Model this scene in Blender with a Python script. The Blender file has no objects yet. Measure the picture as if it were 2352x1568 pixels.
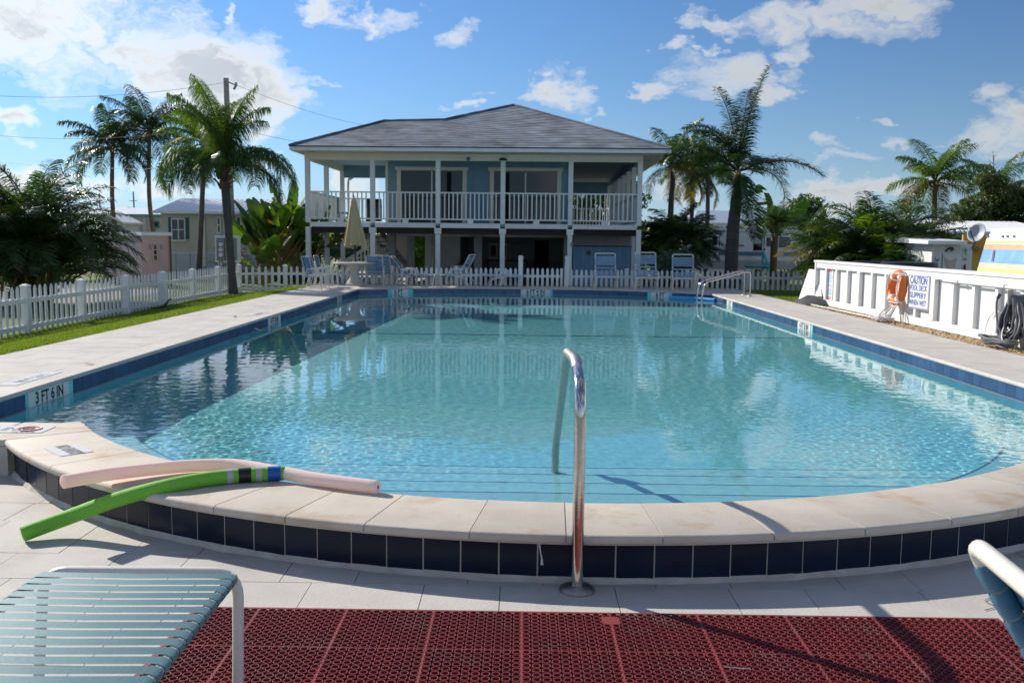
import bpy, bmesh, math, random
import numpy as np
from mathutils import Vector, Matrix

random.seed(7)
S = bpy.context.scene
COL = S.collection
R = math.radians

# ------------------------------------------------------------------ camera
PITCH, YAW, ROLL = R(6.244), R(0.567), R(0.63)
EYE = Vector((0, 0, 1.57))
FPX, CX, CY = 2150.0, 1176.0, 784.0            # survey picture 2352 x 1568
cam = bpy.data.cameras.new('camera')
cam_o = bpy.data.objects.new('camera', cam)
COL.objects.link(cam_o)
S.camera = cam_o
HF = Vector((-math.sin(YAW), math.cos(YAW), 0))
HR = Vector((math.cos(YAW), math.sin(YAW), 0))
FW = HF * math.cos(PITCH) + Vector((0, 0, -math.sin(PITCH)))
DN = -(HF * math.sin(PITCH) + Vector((0, 0, math.cos(PITCH))))
IX = HR * math.cos(ROLL) - DN * math.sin(ROLL)      # picture right
IY = HR * math.sin(ROLL) + DN * math.cos(ROLL)      # picture down
cam_o.matrix_world = Matrix(((IX.x, -IY.x, -FW.x, EYE.x), (IX.y, -IY.y, -FW.y, EYE.y), (IX.z, -IY.z, -FW.z, EYE.z), (0, 0, 0, 1)))
cam.sensor_width = 36
cam.lens = FPX / 2352 * 36
cam.clip_end = 2000
cam.clip_start = 0.05
cam.dof.use_dof = True
cam.dof.focus_distance = 5.6
cam.dof.aperture_fstop = 7.0

# ------------------------------------------------------------------ light
SUN_EL = R(30)
SUN_H = Vector((-0.767, 0.642, 0)).normalized()
SUN_D = SUN_H * math.cos(SUN_EL) + Vector((0, 0, math.sin(SUN_EL)))
sun = bpy.data.lights.new('sun', 'SUN')
sun.energy = 4.75
sun.angle = R(0.53)
sun.color = (1.0, 0.93, 0.82)
sun.cycles.is_caustics_light = True
sun_o = bpy.data.objects.new('sun', sun)
COL.objects.link(sun_o)
sun_o.rotation_euler = (-SUN_D).to_track_quat('-Z', 'Y').to_euler()

W = bpy.data.worlds.new('World')
S.world = W
W.use_nodes = True
EXPO = 0.32
S.view_settings.view_transform = 'Standard'
S.view_settings.look = 'None'
S.view_settings.exposure = EXPO
S.view_settings.gamma = 1
S.cycles.use_denoising = True
S.cycles.caustics_refractive = True
S.cycles.caustics_reflective = False
S.cycles.max_bounces = 10
S.cycles.transmission_bounces = 8
S.cycles.transparent_max_bounces = 12
S.cycles.sample_clamp_indirect = 6


def survey_dir(px, py):
    return FW * FPX + IX * (px - CX) + IY * (py - CY)


def at(px, py, Y):
    """point at distance Y (metres along the pool axis) seen at survey pixel"""
    d = survey_dir(px, py)
    return EYE + d * (Y / d.y)


def atz(px, py, z=0.0):
    d = survey_dir(px, py)
    return EYE + d * ((z - EYE.z) / d.z)


# ------------------------------------------------------------------ sky
def build_sky():
    nt = W.node_tree
    N, L = nt.nodes, nt.links
    N.clear()
    out = N.new('ShaderNodeOutputWorld')
    bg = N.new('ShaderNodeBackground')
    L.new(bg.outputs[0], out.inputs[0])
    sky = N.new('ShaderNodeTexSky')
    sky.sky_type = 'NISHITA'
    sky.sun_disc = False
    sky.sun_elevation = SUN_EL
    sky.sun_rotation = math.atan2(SUN_H.x, SUN_H.y)
    sky.air_density = 1.0
    sky.dust_density = 0.0
    sky.ozone_density = 3.0
    bg.inputs[1].default_value = 0.08
    tc = N.new('ShaderNodeTexCoord')

    def math_n(op, a, b=None, c=None, clamp=False):
        n = N.new('ShaderNodeMath')
        n.operation = op
        n.use_clamp = clamp
        for i, v in enumerate((a, b, c)):
            if v is None:
                continue
            if isinstance(v, (int, float)):
                n.inputs[i].default_value = v
            else:
                L.new(v, n.inputs[i])
        return n.outputs[0]
    sep = N.new('ShaderNodeSeparateXYZ')
    L.new(tc.outputs['Generated'], sep.inputs[0])
    x, y, z = sep.outputs
    az0 = math_n('ARCTAN2', x, y)
    el0 = math_n('ARCSINE', z)
    wc = N.new('ShaderNodeCombineXYZ')
    L.new(az0, wc.inputs[0])
    L.new(math_n('MULTIPLY', el0, 1.7), wc.inputs[1])
    wn = N.new('ShaderNodeTexNoise')
    wn.inputs['Scale'].default_value = 11
    wn.inputs['Detail'].default_value = 6
    wn.inputs['Roughness'].default_value = .62
    L.new(wc.outputs[0], wn.inputs['Vector'])
    ws_ = N.new('ShaderNodeSeparateXYZ')
    L.new(wn.outputs['Color'], ws_.inputs[0])
    az = math_n('ADD', az0, math_n('MULTIPLY', math_n('SUBTRACT', ws_.outputs[0], .5), .17))
    el = math_n('ADD', el0, math_n('MULTIPLY', math_n('SUBTRACT', ws_.outputs[1], .5), .085))
    # domain-warped noise gives the ragged edges
    comb = N.new('ShaderNodeCombineXYZ')
    L.new(az, comb.inputs[0])
    L.new(math_n('MULTIPLY', el, 1.5), comb.inputs[1])

    def noise(scale, det, rough, off=0.0, dist=0.0):
        mp = N.new('ShaderNodeMapping')
        mp.inputs['Location'].default_value = (off, off * 0.7, off * 1.3)
        L.new(comb.outputs[0], mp.inputs[0])
        n = N.new('ShaderNodeTexNoise')
        n.inputs['Scale'].default_value = scale
        n.inputs['Detail'].default_value = det
        n.inputs['Roughness'].default_value = rough
        n.inputs['Distortion'].default_value = dist
        L.new(mp.outputs[0], n.inputs['Vector'])
        return n.outputs['Fac']
    n_big = noise(9, 3, .5, 3.1)
    n_mid = noise(13, 11, .70, 0.4, .6)
    n_gen = noise(3.2, 8, .6, 11.7, .2)
    # the clouds in the photograph, as directions (azimuth, elevation) with half sizes
    blobs = [(95, 40, 330, 130, 1.15), (480, 165, 170, 100, 1.2), (330, 110, 200, 60, 1.0), (600, 210, 120, 70, 1.0), (600, 290, 90, 50, .75), (745, 165, 70, 14, .75),
             (60, 120, 120, 40, .8), (300, 60, 90, 60, .9),
             (30, 262, 70, 26, .95), (75, 300, 40, 18, .5), (170, 420, 200, 38, .75), (20, 405, 90, 40, .75), (430, 430, 160, 40, .75), (740, 30, 75, 40, .8), (790, 45, 60, 42, .9),
             (870, 40, 90, 36, .85), (1050, 75, 75, 28, .8), (950, 8, 60, 18, .7), (510, 30, 28, 40, .7),
             (1260, 210, 100, 45, 1.05), (1085, 235, 42, 18, .75), (1180, 190, 26, 14, .65), (1120, 200, 16, 14, .6), (1365, 262, 36, 14, .6),
             (790, 425, 90, 40, .9), (620, 380, 60, 26, .7), (1010, 268, 30, 12, .7),
             (1780, 35, 130, 48, 1.0), (2000, 40, 150, 60, 1.05), (1640, 40, 60, 30, .75), (1570, 100, 40, 20, .75), (1690, 165, 130, 62, .95), (1520, 190, 60, 26, .8), (1770, 225, 60, 38, .9), (1800, 110, 60, 40, .7),
             (2300, 310, 110, 60, 1.0), (2352, 260, 70, 50, .9), (2015, 275, 45, 12, .65), (1890, 335, 60, 22, .7), (2080, 320, 60, 16, .55),
             (1930, 450, 130, 36, .95), (2050, 440, 110, 30, .85), (2200, 420, 130, 26, .6), (1540, 440, 100, 40, .8), (1950, 370, 160, 20, .55)]
    field = None
    for (bx, by, rx, ry, amp) in blobs:
        d = survey_dir(bx, by).normalized()
        a0, e0 = math.atan2(d.x, d.y), math.asin(d.z)
        da = math_n('MULTIPLY', math_n('SUBTRACT', az, a0), FPX / rx)
        de = math_n('MULTIPLY', math_n('SUBTRACT', el, e0), FPX / ry)
        q = math_n('ADD', math_n('MULTIPLY', da, da), math_n('MULTIPLY', de, de))
        v = math_n('MULTIPLY', math_n('POWER', 2.718, math_n('MULTIPLY', q, -1.0)), amp)
        field = v if field is None else math_n('MAXIMUM', field, v)
    # everywhere else the same broken cloud goes on at random
    away = math_n('MULTIPLY', math_n('SUBTRACT', math_n('ABSOLUTE', az), .62), 6.0, clamp=True)
    high = math_n('MULTIPLY', math_n('SUBTRACT', el, .33), 8.0, clamp=True)
    away = math_n('MAXIMUM', away, high)
    gen = math_n('MULTIPLY', math_n('SUBTRACT', n_gen, .42), 5.0, clamp=True)
    gen = math_n('MULTIPLY', math_n('MULTIPLY', gen, away), .95)
    field = math_n('MAXIMUM', field, gen)
    rag = math_n('ADD', math_n('MULTIPLY', math_n('SUBTRACT', n_mid, .5), 2.3), math_n('MULTIPLY', math_n('SUBTRACT', n_big, .5), .8))
    dens = math_n('ADD', math_n('SUBTRACT', math_n('MULTIPLY', field, 1.1), .45), math_n('MULTIPLY', rag, math_n('ADD', math_n('MULTIPLY', field, 1.0), .22)))
    mask = math_n("MULTIPLY", dens, 1.6, clamp=True)
    mask = math_n('POWER', mask, .8)
    # thick parts turn grey underneath
    thick = math_n('MULTIPLY', math_n('SUBTRACT', dens, .36), 1.9, clamp=True)
    shade = math_n('MULTIPLY', thick, math_n('ADD', math_n('MULTIPLY', n_big, .9), .25), clamp=True)
    cc = N.new('ShaderNodeMix')
    cc.data_type = 'RGBA'
    cc.inputs[6].default_value = (11.0, 11.2, 11.3, 1)
    cc.inputs[7].default_value = (5.6, 6.2, 7.0, 1)
    L.new(shade, cc.inputs[0])
    # clouds nearer the sun are brighter; unseen ones opposite raised too, as fill light
    dotn = N.new('ShaderNodeVectorMath')
    dotn.operation = 'DOT_PRODUCT'
    L.new(tc.outputs['Generated'], dotn.inputs[0])
    dotn.inputs[1].default_value = SUN_D
    lit = math_n('ADD', math_n('MULTIPLY', math_n('POWER', math_n('MAXIMUM', dotn.outputs['Value'], 0.0), 3.0), .55), .62)
    lit = math_n('ADD', lit, math_n('MULTIPLY', math_n('MAXIMUM', math_n('MULTIPLY', dotn.outputs['Value'], -1.0), 0.0), .75))
    cl = N.new('ShaderNodeVectorMath')
    cl.operation = 'SCALE'
    L.new(cc.outputs[2], cl.inputs[0])
    L.new(lit, cl.inputs['Scale'])
    mx = N.new('ShaderNodeMix')
    mx.data_type = 'RGBA'
    L.new(math_n('MULTIPLY', mask, .96), mx.inputs[0])
    wb = N.new('ShaderNodeVectorMath')
    wb.operation = 'MULTIPLY'
    wb.inputs[1].default_value = (.55, .79, 1.06)
    L.new(sky.outputs[0], wb.inputs[0])
    hz = N.new('ShaderNodeMix')
    hz.data_type = 'RGBA'
    L.new(math_n('MULTIPLY', math_n('POWER', 2.718, math_n('MULTIPLY', math_n('MAXIMUM', el0, 0.0), -13.0)), .95), hz.inputs[0])
    aur = math_n('ADD', math_n('MULTIPLY', math_n('POWER', math_n('MAXIMUM', dotn.outputs['Value'], 0.0), 2.0), .62), .80)
    sk2 = N.new('ShaderNodeVectorMath')
    sk2.operation = 'SCALE'
    L.new(wb.outputs[0], sk2.inputs[0])
    L.new(aur, sk2.inputs['Scale'])
    L.new(sk2.outputs[0], hz.inputs[6])
    hc_ = N.new('ShaderNodeVectorMath')
    hc_.operation = 'SCALE'
    hc_.inputs[0].default_value = (6.0, 8.2, 10.4)
    L.new(math_n('ADD', math_n('MULTIPLY', lit, .75), .25), hc_.inputs['Scale'])
    L.new(hc_.outputs[0], hz.inputs[7])
    L.new(hz.outputs[2], mx.inputs[6])
    L.new(cl.outputs[0], mx.inputs[7])
    L.new(mx.outputs[2], bg.inputs[0])


build_sky()
W.cycles.sampling_method = 'MANUAL'
W.cycles.sample_map_resolution = 1024


# ------------------------------------------------------------------ materials
MATS = {}


def mat(name, col, rough=.6, col2=None, vs=3.0, bump=0.0, bs=40.0, metal=0.0, spec=.5, rnd=0.0, trans=0.0, det=5, stretch=(1, 1, 1), coat=0.0, stain=None, stain_s=2.0, stain_a=.5):
    """principled surface: world-position noise between two colours, fine bump, per-object shade, optional light through leaves"""
    m = bpy.data.materials.new(name)
    m.use_nodes = True
    nt = m.node_tree
    N, L = nt.nodes, nt.links
    b = N['Principled BSDF']
    b.inputs['Base Color'].default_value = (*col, 1)
    b.inputs['Roughness'].default_value = rough
    b.inputs['Metallic'].default_value = metal
    b.inputs['Specular IOR Level'].default_value = spec
    b.inputs['Coat Weight'].default_value = coat
    g = N.new('ShaderNodeNewGeometry')
    mp = N.new('ShaderNodeMapping')
    mp.inputs['Scale'].default_value = stretch
    L.new(g.outputs['Position'], mp.inputs[0])
    last = None
    if col2 is not None:
        n = N.new('ShaderNodeTexNoise')
        n.inputs['Scale'].default_value = vs
        n.inputs['Detail'].default_value = det
        n.inputs['Roughness'].default_value = .6
        L.new(mp.outputs[0], n.inputs['Vector'])
        rp = N.new('ShaderNodeMapRange')
        rp.inputs[1].default_value = .32
        rp.inputs[2].default_value = .68
        L.new(n.outputs['Fac'], rp.inputs[0])
        mx = N.new('ShaderNodeMix')
        mx.data_type = 'RGBA'
        mx.inputs[6].default_value = (*col, 1)
        mx.inputs[7].default_value = (*col2, 1)
        L.new(rp.outputs[0], mx.inputs[0])
        last = mx.outputs[2]
    if stain is not None:
        n = N.new('ShaderNodeTexNoise')
        n.inputs['Scale'].default_value = stain_s
        n.inputs['Detail'].default_value = 7
        n.inputs['Roughness'].default_value = .65
        L.new(g.outputs['Position'], n.inputs['Vector'])
        rp = N.new('ShaderNodeMapRange')
        rp.inputs[1].default_value = .54
        rp.inputs[2].default_value = .72
        rp.inputs[4].default_value = stain_a
        L.new(n.outputs['Fac'], rp.inputs[0])
        mx = N.new('ShaderNodeMix')
        mx.data_type = 'RGBA'
        if last is None:
            mx.inputs[6].default_value = (*col, 1)
        else:
            L.new(last, mx.inputs[6])
        mx.inputs[7].default_value = (*stain, 1)
        L.new(rp.outputs[0], mx.inputs[0])
        last = mx.outputs[2]
    if rnd > 0:
        oi = N.new('ShaderNodeObjectInfo')
        rp = N.new('ShaderNodeMapRange')
        rp.inputs[3].default_value = 1 - rnd
        rp.inputs[4].default_value = 1 + rnd
        L.new(oi.outputs['Random'], rp.inputs[0])
        hv = N.new('ShaderNodeHueSaturation')
        L.new(rp.outputs[0], hv.inputs['Value'])
        if last is None:
            hv.inputs['Color'].default_value = (*col, 1)
        else:
            L.new(last, hv.inputs['Color'])
        last = hv.outputs[0]
    if last is not None:
        L.new(last, b.inputs['Base Color'])
    if bump > 0:
        n = N.new('ShaderNodeTexNoise')
        n.inputs['Scale'].default_value = bs
        n.inputs['Detail'].default_value = 4
        L.new(mp.outputs[0], n.inputs['Vector'])
        bp = N.new('ShaderNodeBump')
        bp.inputs['Strength'].default_value = bump
        bp.inputs['Distance'].default_value = .01
        L.new(n.outputs['Fac'], bp.inputs['Height'])
        L.new(bp.outputs[0], b.inputs['Normal'])
    if trans > 0:
        tr = N.new('ShaderNodeBsdfTranslucent')
        if last is not None:
            hv = N.new('ShaderNodeHueSaturation')
            hv.inputs['Hue'].default_value = .485
            hv.inputs['Saturation'].default_value = 1.1
            hv.inputs['Value'].default_value = 1.7
            L.new(last, hv.inputs['Color'])
            L.new(hv.outputs[0], tr.inputs[0])
        else:
            tr.inputs[0].default_value = (col[0] * 1.7, col[1] * 1.5, col[2] * .8, 1)
        ms = N.new('ShaderNodeMixShader')
        ms.inputs[0].default_value = trans
        L.new(b.outputs[0], ms.inputs[1])
        L.new(tr.outputs[0], ms.inputs[2])
        L.new(ms.outputs[0], N['Material Output'].inputs[0])
    MATS[name] = m
    return m


mat('stone', (.56, .53, .485), .8, (.46, .435, .40), 2.2, .22, 60, rnd=.035, stain=(.36, .335, .305), stain_s=1.3, stain_a=.7)
mat('coping', (.63, .56, .465), .75, (.54, .48, .40), 3.0, .18, 50, rnd=.05, stain=(.46, .29, .15), stain_s=2.2, stain_a=.8)
mat('coping_side', (.58, .545, .495), .75, (.49, .46, .42), 2.0, .2, 50, rnd=.04, stain=(.40, .36, .31), stain_s=1.6, stain_a=.6)
mat('grout', (.58, .55, .49), .9, (.44, .40, .34), 8, .4, 80)
mat('joint', (.30, .285, .26), .95, (.20, .19, .17), 12)
mat('tile_navy', (.006, .013, .030), .24, (.009, .018, .040), 6, .02, 9, spec=.20, rnd=.2)
mat('tile_blue', (.030, .070, .165), .25, (.040, .088, .195), 6, .03, 9, rnd=.2)
mat('plaster', (.30, .755, .815), .8, (.155, .60, .69), 55, .25, 90)
mat('plaster_pale', (.34, .75, .81), .8, (.29, .68, .75), 30, .2, 90)
mat('nosing', (.09, .19, .30), .3)
mat('white_tile', (.72, .72, .70), .35)
mat('ink', (.012, .012, .014), .5)
mat('ink_grey', (.16, .16, .17), .6)
mat('ink_blue', (.03, .09, .42), .5)
mat('ink_cyan', (.25, .52, .75), .5)
mat('ink_red', (.60, .06, .08), .5)
mat('rubber_red', (.275, .050, .054), .7, (.175, .030, .034), 5, .3, 120, stain=(.36, .17, .15), stain_s=5, stain_a=.5, spec=.3)
mat('mat_hole_shade', (.035, .006, .008), .8)
mat('white_paint', (.80, .80, .79), .5, (.73, .74, .74), 4, .15, 30, rnd=.06, stain=(.50, .49, .45), stain_s=3.1, stain_a=.35)
mat('white_wood', (.78, .78, .76), .5, (.70, .70, .68), 5, .2, 30, stain=(.5, .48, .44), stain_s=3, stain_a=.25)
mat('wall_white', (.80, .80, .79), .45, (.74, .74, .73), 3, .12, 20, stain=(.58, .56, .52), stain_s=2.0, stain_a=.22)
mat('beige_paint', (.78, .74, .62), .6, (.70, .66, .56), 3, .1, 20)
mat('house_blue', (.195, .335, .42), .65, (.165, .29, .37), 3, .15, 40, rnd=.05)
mat('store_blue', (.17, .34, .50), .6, (.14, .28, .42), 4, .15, 30, rnd=.06)
mat('ceiling_blue', (.30, .47, .55), .6)
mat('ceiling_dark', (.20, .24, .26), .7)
mat('dark_wood', (.035, .024, .018), .8, (.02, .014, .011), 6)
mat('dark_void', (.012, .012, .012), .9)
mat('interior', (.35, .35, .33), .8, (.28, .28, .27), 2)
mat('pier', (.40, .40, .39), .8, (.32, .32, .32), 5, .3, 40)
mat('shingle', (.060, .078, .100), .9, (.235, .275, .33), 1.0, .7, 60, rnd=.08, stretch=(1.2, .4, 5.0), det=11)
mat('metal', (.62, .60, .57), .14, (.50, .48, .45), 25, .05, 90, metal=1.0)
mat('metal_worn', (.36, .34, .32), .38, (.50, .47, .43), 30, .5, 120, metal=1.0)
mat('cream_tube', (.72, .70, .62), .35, (.66, .64, .56), 6, .05, 40)
mat('strap_teal', (.135, .255, .280), .62, (.115, .225, .250), 9, .12, 60, rnd=.05, spec=.25)
mat('strap_blue', (.075, .20, .32), .35, (.06, .165, .27), 9, .12, 60, rnd=.05)
mat('strap_pale', (.42, .56, .66), .45, (.36, .50, .60), 7, .1, 40)
mat('strap_soft', (.25, .37, .52), .5, (.21, .32, .46), 7, .1, 40)
mat('strap_mid', (.10, .24, .40), .45, (.08, .20, .34), 7, .1, 40)
mat('foam_green', (.20, .55, .055), .75, (.17, .50, .045), 30, .5, 160)
mat('foam_pink', (.86, .70, .67), .8, (.84, .72, .64), 3, .5, 160, trans=.25)
mat('foam_blue', (.06, .36, .66), .7, (.05, .30, .60), 12, .4, 120)
mat('tape_silver', (.45, .48, .47), .35)
mat('tape_black', (.012, .012, .014), .35)
mat('tape_blue', (.015, .10, .42), .35)
mat('canvas', (.52, .42, .24), .85, (.45, .36, .20), 5, .3, 90)
mat('concrete', (.52, .50, .48), .85, (.42, .41, .39), 5, .5, 50)
mat('orange', (.80, .20, .035), .4, (.72, .17, .03), 6, .1, 30)
mat('rope', (.70, .68, .66), .85, (.58, .56, .54), 60)
mat('hose', (.085, .088, .098), .4, (.12, .122, .13), 9)
mat('black_plastic', (.010, .011, .016), .35, (.02, .02, .024), 5)
mat('glass_dark', (.010, .012, .015), .04, spec=.5)
mat('pink_wall', (.66, .47, .43), .7, (.58, .42, .39), 3, .2, 30)
mat('mauve_shaded_pink', (.36, .29, .31), .7, (.32, .26, .28), 3, .2, 30)  # pink darkened for the shed's shaded left face; also the louvre tone
mat('beige_siding', (.62, .58, .47), .6, (.56, .52, .42), 3, .1, 30)
mat('skirt', (.55, .58, .64), .6, (.50, .53, .59), 3)
mat('roof_white', (.84, .85, .86), .4, (.76, .78, .80), 2)
mat('teal_trim', (.05, .30, .28), .5)
mat('teal_paint', (.03, .42, .45), .5)
mat('shutter', (.03, .10, .09), .6)
mat('grey_box', (.20, .22, .24), .5)
mat('pole_wood', (.36, .34, .32), .85, (.26, .245, .23), 9, .4, 30)
mat('wire', (.03, .03, .03), .6)
mat('rv_white', (.74, .77, .80), .35, (.68, .71, .75), 2, .05, 20)
mat('rv_stripe', (.10, .20, .30), .4)
mat('rv_grey', (.42, .44, .48), .5)
mat('roof_blue', (.36, .42, .52), .45, (.30, .36, .46), 3)
mat('lime', (.42, .62, .10), .5, (.50, .68, .16), 4)
mat('hull_orange', (.80, .26, .10), .5, (.70, .34, .16), 3, stain=(.7, .6, .45), stain_s=4, stain_a=.4)
mat('hull_blue', (.07, .26, .72), .5, (.12, .34, .80), 3, stain=(.30, .50, .80), stain_s=3, stain_a=.5)
mat('hull_sand', (.56, .50, .38), .6, (.48, .43, .34), 5)
mat('hull_cream', (.72, .70, .48), .5, (.66, .66, .42), 4)
mat('mural', (.70, .50, .06), .7, (.55, .22, .05), 1.6)
mat('trunk_grey', (.17, .145, .125), .9, (.085, .072, .064), 4, 1.0, 30, stretch=(1, 1, 7))
mat('trunk_smooth', (.095, .088, .082), .85, (.055, .052, .05), 3, .6, 20, stretch=(.6, .6, 6))
mat('trunk_ash', (.30, .28, .25), .85, (.20, .19, .17), 3, .6, 20, stretch=(.6, .6, 6))
mat('boot', (.20, .12, .06), .9, (.09, .055, .035), 12, .8, 40)
mat('crownshaft', (.20, .20, .06), .6, (.30, .16, .03), 5)
mat('frond', (.030, .075, .014), .42, (.050, .105, .020), 3, trans=.35, rnd=.25)
mat('frond_lime', (.060, .125, .016), .42, (.090, .160, .022), 3, trans=.45, rnd=.22)
mat('frond_dark', (.020, .052, .012), .38, (.035, .075, .015), 3, trans=.28, rnd=.25)
mat('frond_yellow', (.17, .15, .03), .5, (.10, .12, .025), 3, trans=.4, rnd=.2)
mat('frond_dead', (.10, .066, .04), .8, (.07, .048, .03), 4, rnd=.2)
mat('paddle', (.075, .165, .022), .32, (.11, .20, .03), 3, trans=.38, rnd=.25)
mat('leaf', (.035, .085, .016), .45, (.070, .120, .022), 1.2, trans=.32)
mat('leaf_silver', (.10, .14, .10), .55, (.06, .095, .06), 2.5, trans=.2)
mat('leaf_olive', (.075, .105, .022), .5, (.040, .075, .016), 1.5, trans=.32)
mat('leaf_bright', (.080, .17, .020), .5, (.055, .13, .018), 2, trans=.4)
mat('twig', (.14, .10, .085), .9)
mat('lawn_soil', (.13, .17, .035), .95, (.085, .125, .026), 1.5, .6, 30)
mat('grass', (.125, .215, .026), .6, (.20, .265, .045), 2.2, trans=.35)
mat('gravel', (.50, .33, .16), .85, (.62, .48, .30), 40, rnd=.2)
mat('dirt', (.24, .17, .09), .95, (.16, .11, .06), 8)
mat('earth', (.20, .20, .15), .95, (.13, .15, .07), .35, .4, 5)
mat('asphalt', (.30, .27, .25), .9, (.24, .215, .20), 2.5, .4, 40)
mat('iguana_skin', (.030, .045, .014), .6, (.05, .06, .02), 30, .6, 90)
mat('tarp', (.055, .055, .06), .7, (.03, .03, .034), 6)
mat('flower_orange', (.75, .22, .03), .6, (.7, .5, .05), 6)
mat('stucco', (.66, .66, .66), .8, (.58, .58, .59), 3, .2, 30)


# ------------------------------------------------------------------ mesh helpers
class MB:
    def __init__(s):
        s.V = []
        s.F = []
        s.I = []
        s.mi = 0

    def add(s, V, F):
        k = len(s.V)
        s.V += [tuple(v) for v in V]
        s.F += [tuple(i + k for i in f) for f in F]
        s.I += [s.mi] * len(F)
        return s

    def box(s, x0, x1, y0, y1, z0, z1):
        return s.add([(x0, y0, z0), (x1, y0, z0), (x1, y1, z0), (x0, y1, z0), (x0, y0, z1), (x1, y0, z1), (x1, y1, z1), (x0, y1, z1)],
                     [(3, 2, 1, 0), (4, 5, 6, 7), (0, 1, 5, 4), (1, 2, 6, 5), (2, 3, 7, 6), (3, 0, 4, 7)])

    def beam(s, p, q, w, h, up=(0, 0, 1)):
        p, q, up = Vector(p), Vector(q), Vector(up)
        d = (q - p).normalized()
        sx = d.cross(up)
        if sx.length < 1e-4:
            sx = d.cross(Vector((1, 0, 0)))
        sx.normalize()
        sy = sx.cross(d).normalized()
        V = []
        for c in (p, q):
            for a, b in ((-1, -1), (1, -1), (1, 1), (-1, 1)):
                V.append(c + sx * (a * w / 2) + sy * (b * h / 2))
        return s.add(V, [(0, 1, 2, 3), (7, 6, 5, 4), (0, 4, 5, 1), (1, 5, 6, 2), (2, 6, 7, 3), (3, 7, 4, 0)])

    def prism(s, poly, z0, z1):
        n = len(poly)
        V = [(x, y, z0) for x, y in poly] + [(x, y, z1) for x, y in poly]
        return s.add(V, [tuple(range(n - 1, -1, -1)), tuple(range(n, 2 * n))] + [(i, (i + 1) % n, n + (i + 1) % n, n + i) for i in range(n)])

    def tube(s, pts, r, n=8, closed=False, caps=True):
        pts = [Vector(p) for p in pts]
        m = len(pts)
        rr = r if isinstance(r, (list, tuple)) else [r] * m
        V = []
        prev = None
        for i in range(m):
            if closed:
                d = pts[(i + 1) % m] - pts[i - 1]
            else:
                d = pts[min(i + 1, m - 1)] - pts[max(i - 1, 0)]
            d.normalize()
            if prev is None:
                a = d.cross(Vector((0, 0, 1)))
                if a.length < .05:
                    a = d.cross(Vector((1, 0, 0)))
            else:
                a = prev - d * prev.dot(d)
            a.normalize()
            prev = a
            b = d.cross(a)
            for k in range(n):
                t = 2 * math.pi * k / n
                V.append(pts[i] + (a * math.cos(t) + b * math.sin(t)) * rr[i])
        F = []
        for i in range(m if closed else m - 1):
            j = (i + 1) % m
            for k in range(n):
                F.append((i * n + k, i * n + (k + 1) % n, j * n + (k + 1) % n, j * n + k))
        if caps and not closed:
            F.append(tuple(range(n - 1, -1, -1)))
            F.append(tuple(range((m - 1) * n, m * n)))
        return s.add(V, F)

    def lathe(s, prof, c=(0, 0, 0), n=24):
        V = []
        for r, z in prof:
            for k in range(n):
                t = 2 * math.pi * k / n
                V.append((c[0] + r * math.cos(t), c[1] + r * math.sin(t), c[2] + z))
        F = []
        m = len(prof)
        for i in range(m - 1):
            for k in range(n):
                F.append((i * n + k, i * n + (k + 1) % n, (i + 1) * n + (k + 1) % n, (i + 1) * n + k))
        F.append(tuple(range(n - 1, -1, -1)))
        F.append(tuple(range((m - 1) * n, m * n)))
        return s.add(V, F)

    def quad(s, a, b, c, d):
        return s.add([a, b, c, d], [(0, 1, 2, 3)])

    def poly(s, pts):
        return s.add(pts, [tuple(range(len(pts)))])

    def mesh(s, name, mats, org=(0, 0, 0), smooth=False):
        me = bpy.data.meshes.new(name)
        me.from_pydata([(v[0] - org[0], v[1] - org[1], v[2] - org[2]) for v in s.V], [], s.F)
        if not isinstance(mats, (list, tuple)):
            mats = [mats]
        for m in mats:
            me.materials.append(MATS[m])
        if len(mats) > 1:
            me.polygons.foreach_set('material_index', s.I)
        if smooth:
            me.polygons.foreach_set('use_smooth', [True] * len(me.polygons))
        me.update()
        return me

    def build(s, name, mats, parent=None, smooth=False, bevel=0.0):
        org = ORG.get(parent.name, (0, 0, 0)) if parent else (0, 0, 0)
        me = s.mesh(name, mats, org, smooth)
        o = bpy.data.objects.new(name, me)
        COL.objects.link(o)
        if parent:
            o.parent = parent
            ORG[o.name] = org
        if smooth:
            smooth_by_angle(me)
        if bevel > 0:
            md = o.modifiers.new('bevel', 'BEVEL')
            md.width = bevel
            md.segments = 2
            md.limit_method = 'ANGLE'
        return o


def smooth_by_angle(me, ang=.7):
    bm = bmesh.new()
    bm.from_mesh(me)
    for e in bm.edges:
        if len(e.link_faces) == 2 and e.calc_face_angle(0) > ang:
            e.smooth = False
    bm.to_mesh(me)
    bm.free()


ORG = {}


def root(name, loc, label, cat, group=None, rz=0.0):
    o = bpy.data.objects.new(name, None)
    o.empty_display_size = .1
    COL.objects.link(o)
    o.location = loc
    o.rotation_euler = (0, 0, rz)
    o['label'] = label
    o['category'] = cat
    if group:
        o['group'] = group
    ORG[o.name] = tuple(loc)
    return o


def tag(o, label=None, cat=None, group=None, kind=None):
    if label:
        o['label'] = label
    if cat:
        o['category'] = cat
    if group:
        o['group'] = group
    if kind:
        o['kind'] = kind
    return o


def inst(name, me, parent, loc, rot=(0, 0, 0), scale=None):
    """one more piece sharing mesh data; loc in world metres"""
    o = bpy.data.objects.new(name, me)
    COL.objects.link(o)
    org = ORG.get(parent.name, (0, 0, 0)) if parent else (0, 0, 0)
    o.parent = parent
    o.location = (loc[0] - org[0], loc[1] - org[1], loc[2] - org[2])
    o.rotation_euler = rot
    if scale:
        o.scale = scale
    return o


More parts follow.
